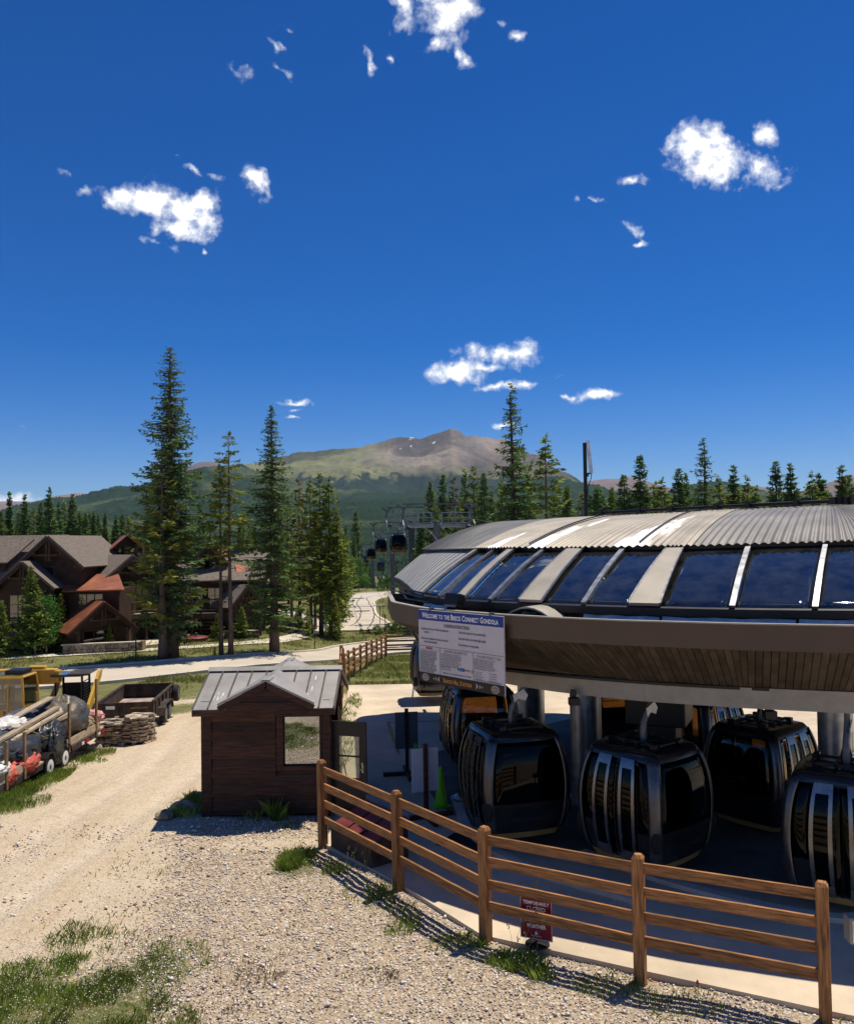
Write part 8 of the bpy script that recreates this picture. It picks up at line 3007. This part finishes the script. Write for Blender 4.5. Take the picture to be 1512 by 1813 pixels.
near_list = [(-5.35, 11.35, 1.8, 1.6, 15000, .11), (-4.4, 12.6, 1.1, 1.1, 5000, .10), (-4.0, 11.0, 1.0, .8, 3500, .09), (-5.4, 13.6, .7, .7, 1600, .12), (-10.75, 23.2, .45, 2.4, 4000, .15), (-10.7, 21.0, 1.3, 1.2, 3000, .15), (-10.9, 27.6, .6, 1.2, 1600, .16),
             (-10.6, 26.3, .6, .8, 500, .14), (-2.62, 16.55, .45, .45, 2200, .20), (-2.1, 16.2, .6, .35, 900, .12), (-1.1, 15.1, .5, .5, 700, .14), (-.55, 14.1, .35, .7, 800, .12), (.35, 13.1, .5, .3, 600, .12), (1.15, 12.55, .4, .25, 800, .15), (1.55, 12.3, .25, .25, 500, .16),
             (3.2, 11.4, .6, .4, 450, .11), (2.4, 11.9, .5, .3, 300, .10), (-4.05, 19.1, .22, .14, 420, .34), (-3.35, 19.1, .24, .14, 460, .36), (-5.6, 20.2, .5, .9, 1200, .25), (-3.0, 18.6, .5, .2, 160, .14), (-2.9, 29.5, .35, 4.5, 1800, .22), (-2.5, 24.5, .2, 2.0, 500, .22)]
x, y, h = patches(near_list)
blades_mesh('grass', x, y, h, .6, .0048, 'rough green grass and weeds in tufts round the gravel and the fence', M['grass'])
# thin scatter of small weeds through the gravel
n = 5200
x = RNG.uniform(-6.5, 7, n)
y = RNG.uniform(8.5, 18.8, n)
kk = fbm(x * 1.1, y * 1.1, 4, 88)
front = np.interp(x, [p[0] for p in slab_front], [p[1] for p in slab_front])
keep = (kk > .54) & (y < front - .1) & ((x > -2.3) | (y < 18.6))
x, y = x[keep], y[keep]
blades_mesh('weeds', x, y, RNG.uniform(.03, .11, len(x)), .9, .009, 'small weeds scattered through the gravel', M['grass'])
x, y, h = patches([(-3.7, 12.2, 1.6, 1.5, 3600, .07), (-.9, 12.2, .4, .3, 420, .08), (-4.3, 10.6, .7, .5, 300, .08), (-3.2, 9.9, .8, .5, 240, .07)])
kk = fbm(x * 1.6 + 9, y * 1.6, 4, 33) > .50
blades_mesh('dry_weeds', x[kk], y[kk], h[kk], .8, .007, 'reddish dry weeds at the edge of the grass patch', M['weed'])
# clover flowers
xs, ys, zs_, ss_ = [], [], [], []
for (cx_, cy_, rx_, ry_, n) in ((-5.6, 11.4, 1.5, 1.2, 900), (-4.0, 12.5, 1.1, 1.0, 380), (1.35, 12.45, .45, .2, 60), (-5.9, 12.9, .5, .4, 120)):
    a_, b_ = scatter(cx_, cy_, rx_, ry_, n)
    xs.append(a_)
    ys.append(b_)
x, y = np.concatenate(xs), np.concatenate(ys)
n = len(x)
oc = np.array([(1, 0, 0), (0, 1, 0), (-1, 0, 0), (0, -1, 0), (0, 0, 1), (0, 0, -1)], float)
of = np.array([(0, 1, 4), (1, 2, 4), (2, 3, 4), (3, 0, 4), (1, 0, 5), (2, 1, 5), (3, 2, 5), (0, 3, 5)])
c = np.stack([x, y, terrain(x, y) + RNG.uniform(.06, .19, n)], 1)
V = (c[:, None, :] + oc[None] * (RNG.uniform(.007, .014, n)[:, None, None])).reshape(-1, 3)
F = (np.arange(n)[:, None, None] * 6 + of[None]).reshape(-1, 3)
tag(link('flowers', arrays_mesh('flowers', V, F), M['flower']), 'pale clover heads dotted over the grass patch', kind='stuff')
# wild grass stems with seed heads by the fence
for i, (x, y, lab) in enumerate([(1.3, 12.62, 'tall thin grass stems with seed heads in front of the closed notice'), (-1.35, 15.75, 'pale seed stems behind the first fence rails')]):
    mb = MB()
    for k in range(9):
        a = RNG.random() * 6.28
        px_, py_ = RNG.normal(0, .12), RNG.normal(0, .08)
        hh_ = RNG.uniform(.35, .75)
        top_ = (px_ + cos(a) * .12, py_ + sin(a) * .12, hh_)
        mb.tube([(px_, py_, 0), (px_ + cos(a) * .03, py_ + sin(a) * .03, hh_ * .6), top_], [.003, .0025, .002], 3, cap=False)
        for q in range(5):
            mb.box((top_[0] + RNG.normal(0, .015), top_[1] + RNG.normal(0, .015), hh_ - .015 * q), (.012, .012, .022))
    o = mb.obj('seed_grass', M['drygrass'])
    o.location = (x, y, tz(x, y) - .02)
    tag(o, lab, 'grass tuft')
rf = thing('wild_flower', 'single red wild flower at the slab edge right of the second last post', 'flower', (3.55, 11.62, tz(3.55, 11.62) - .02))
MB().tube([(0, 0, 0), (.01, 0, .1), (0, .01, .17)], .004, 4).obj('stem', M['grass'], rf)
lump((0, .01, .18), (.02, .02, .035), 3, .4, n=8, k=6).obj('bloom', M['redflower'], rf)
# meadow grass on the slope behind the plaza and on the verges
def meadow(x0, x1, y0, y1, n, hmin, hmax, dens, label, m, name='meadow_grass', excl=True, wd=.02):
    x = RNG.uniform(x0, x1, n)
    y = RNG.uniform(y0, y1, n)
    k = fbm(x * .45, y * .45, 4, 71)
    keep = RNG.random(n) < np.clip((k - dens) * 5, 0, 1)
    if excl:
        ty = np.interp(x, [p[0] for p in main_top], [p[1] for p in main_top], right=200)
        by = np.interp(x, [p[0] for p in main_bot], [p[1] for p in main_bot])
        ty = np.where(x > -7.4, np.interp(x, [-7.4, -2.6, 6, 34], [76, 80, 81.5, 87]), ty)
        keep &= (y > ty + .5) | (y < by - .5)
        keep &= ~((x > -3.8) & (y < 36.8))
        tcx_ = np.interp(y, [5, 12, 18, 25, 32, 40, 48], [-9.8, -8.6, -7.6, -7.4, -8.6, -10.6, -12.6])
        keep &= (y > 46) | (np.abs(x - tcx_) > 2.4)
        bl = np.interp(y, [p[1] for p in br_l[2:7]], [p[0] for p in br_l[2:7]])
        brr = np.interp(y, [p[1] for p in br_r[4:9]], [p[0] for p in br_r[4:9]])
        keep &= ~((y > 97) & (x > bl - .4) & (x < brr + .4)) & ~((y > 88) & (y < 99.5) & (x < -4.2))
    x, y = x[keep], y[keep]
    blades_mesh(name, x, y, RNG.uniform(hmin, hmax, len(x)), .7, wd, label, m)


meadow(-4.4, 9, 36.8, 66, 30000, .06, .22, .34, 'mixed green grass on the slope between the plaza and the far fence', M['grass'])
meadow(-4.4, 9, 36.8, 66, 26000, .08, .24, .38, 'dry straw grass on the slope behind the plaza', M['drygrass'], name='straw_grass')
meadow(-17, -4.6, 33, 55, 26000, .08, .36, .45, 'rough grass by the near side of the road behind the hut', M['drygrass'], name='verge_grass')
meadow(-17, -4.6, 33, 55, 14000, .08, .34, .47, 'green grass by the near side of the road behind the hut', M['grass'], name='verge_grass')
meadow(-42, -5, 56, 76, 42000, .05, .22, .40, 'dry lawn grass between the road and the lodges', M['drygrass'], name='lawn_grass', wd=.03)
meadow(-42, -5, 60, 82, 26000, .05, .20, .46, 'green lawn grass round the lodges', M['grass'], name='lawn_grass', wd=.03)
meadow(-16, 8, 75, 89, 9000, .08, .25, .36, 'grass strip between the road and the winding side road', M['drygrass'], name='verge_grass', wd=.03)
meadow(-12, 12, 84, 170, 16000, .1, .45, .40, 'meadow grass along the winding side road', M['drygrass'], wd=.045)
# loose stones of the gravel
n = 90000
x = RNG.uniform(-6.6, 7.5, n)
y = 8.2 + 11.2 * RNG.random(n) ** 1.35
x = np.r_[x, RNG.uniform(-13, -3.5, 26000)]
y = np.r_[y, RNG.uniform(8.5, 26, 26000)]
n = len(x)
front = np.interp(x, [p[0] for p in slab_front], [p[1] for p in slab_front])
wob2 = (fbm(x * .9, y * .9, 4, 11) - .5) * 2.2
g = sstep(-5.6, -4.2, x + wob2 * .8 + .12 * (y - 14)) * (1 - .8 * np.exp(-((y - 17.6) / .5) ** 2) * (x < -2.2))
drt = .10 + .55 * sstep(.50, .66, fbm(x * .7 + 5, y * .7, 4, 31))
keep = (RNG.random(n) < np.maximum(drt * (np.arange(n) >= 90000), .04 + .96 * g)) & ((y < front - .02) | (x < -2.2) & (y < 19.2)) & (np.hypot((x + 5.2) / 2.0, (y - 11.2) / 1.6) > .75)
x, y = x[keep], y[keep]
n = len(x)
s = RNG.uniform(.007, .020, n) * np.where(RNG.random(n) < .05, 2.0, 1) * np.where(y > 17, 1.25, 1) * RNG.choice([1, 1, 1, 1.35], n)
rot = RNG.random(n) * 6.28
ob = np.array([(1, 0, 0), (0.3, .85, .1), (-.9, .3, 0), (-.2, -.95, 0), (.1, .05, .62), (0, 0, -.6)])
ob = ob[None] * RNG.uniform(.65, 1.25, (n, 6, 3)) * s[:, None, None]
cx2, sx2 = np.cos(rot)[:, None], np.sin(rot)[:, None]
px_ = ob[..., 0] * cx2 - ob[..., 1] * sx2
py_ = ob[..., 0] * sx2 + ob[..., 1] * cx2
zt_ = terrain(x, y) + .02 + (fbm(x * 1.3, y * 1.3, 4, 3) - .5) * .10 + (fbm(x * 5, y * 5, 3, 8) - .5) * .04 - .015 - .018 + s * .35
V = np.stack([px_ + x[:, None], py_ + y[:, None], ob[..., 2] + zt_[:, None]], 2).reshape(-1, 3)
F = (np.arange(n)[:, None, None] * 6 + of[None]).reshape(-1, 3)
gme = arrays_mesh('gravel_stones', V, F)
pal = np.array([(.74, .65, .52), (.68, .56, .42), (.58, .45, .32), (.80, .74, .64), (.46, .34, .24), (.66, .51, .41), (.84, .80, .73)])
vcol(gme, 'tone', np.repeat(pal[RNG.integers(0, len(pal), n)] * np.array([1.02, 1.03, 1.07]) * RNG.uniform(.8, 1.1, (n, 1)), 6, 0))
sm_ = mat('gravel_stone', (1, 1, 1), rough=.92, var=.1, vc='tone')
tag(link('gravel_stones', gme, sm_), 'loose pale gravel stones covering the ground before the fence', kind='stuff')

# ------------------------------------------------------------------ thin mountain air
hz = MB().box((0, 8000, 800), (34000, 30000, 1730)).obj('haze', None)
hm = bpy.data.materials.new('mountain_air')
hm.use_nodes = True
ht = hm.node_tree
ht.nodes.remove(ht.nodes['Principled BSDF'])
pv_ = ht.nodes.new('ShaderNodeVolumePrincipled')
pv_.inputs['Color'].default_value = (.50, .72, 1.0, 1)
pv_.inputs['Density'].default_value = 2.1e-5
pv_.inputs['Anisotropy'].default_value = 0.0
ht.links.new(pv_.outputs[0], ht.nodes['Material Output'].inputs['Volume'])
hz.data.materials.append(hm)
tag(hz, 'thin blue mountain air over the whole valley', kind='stuff')
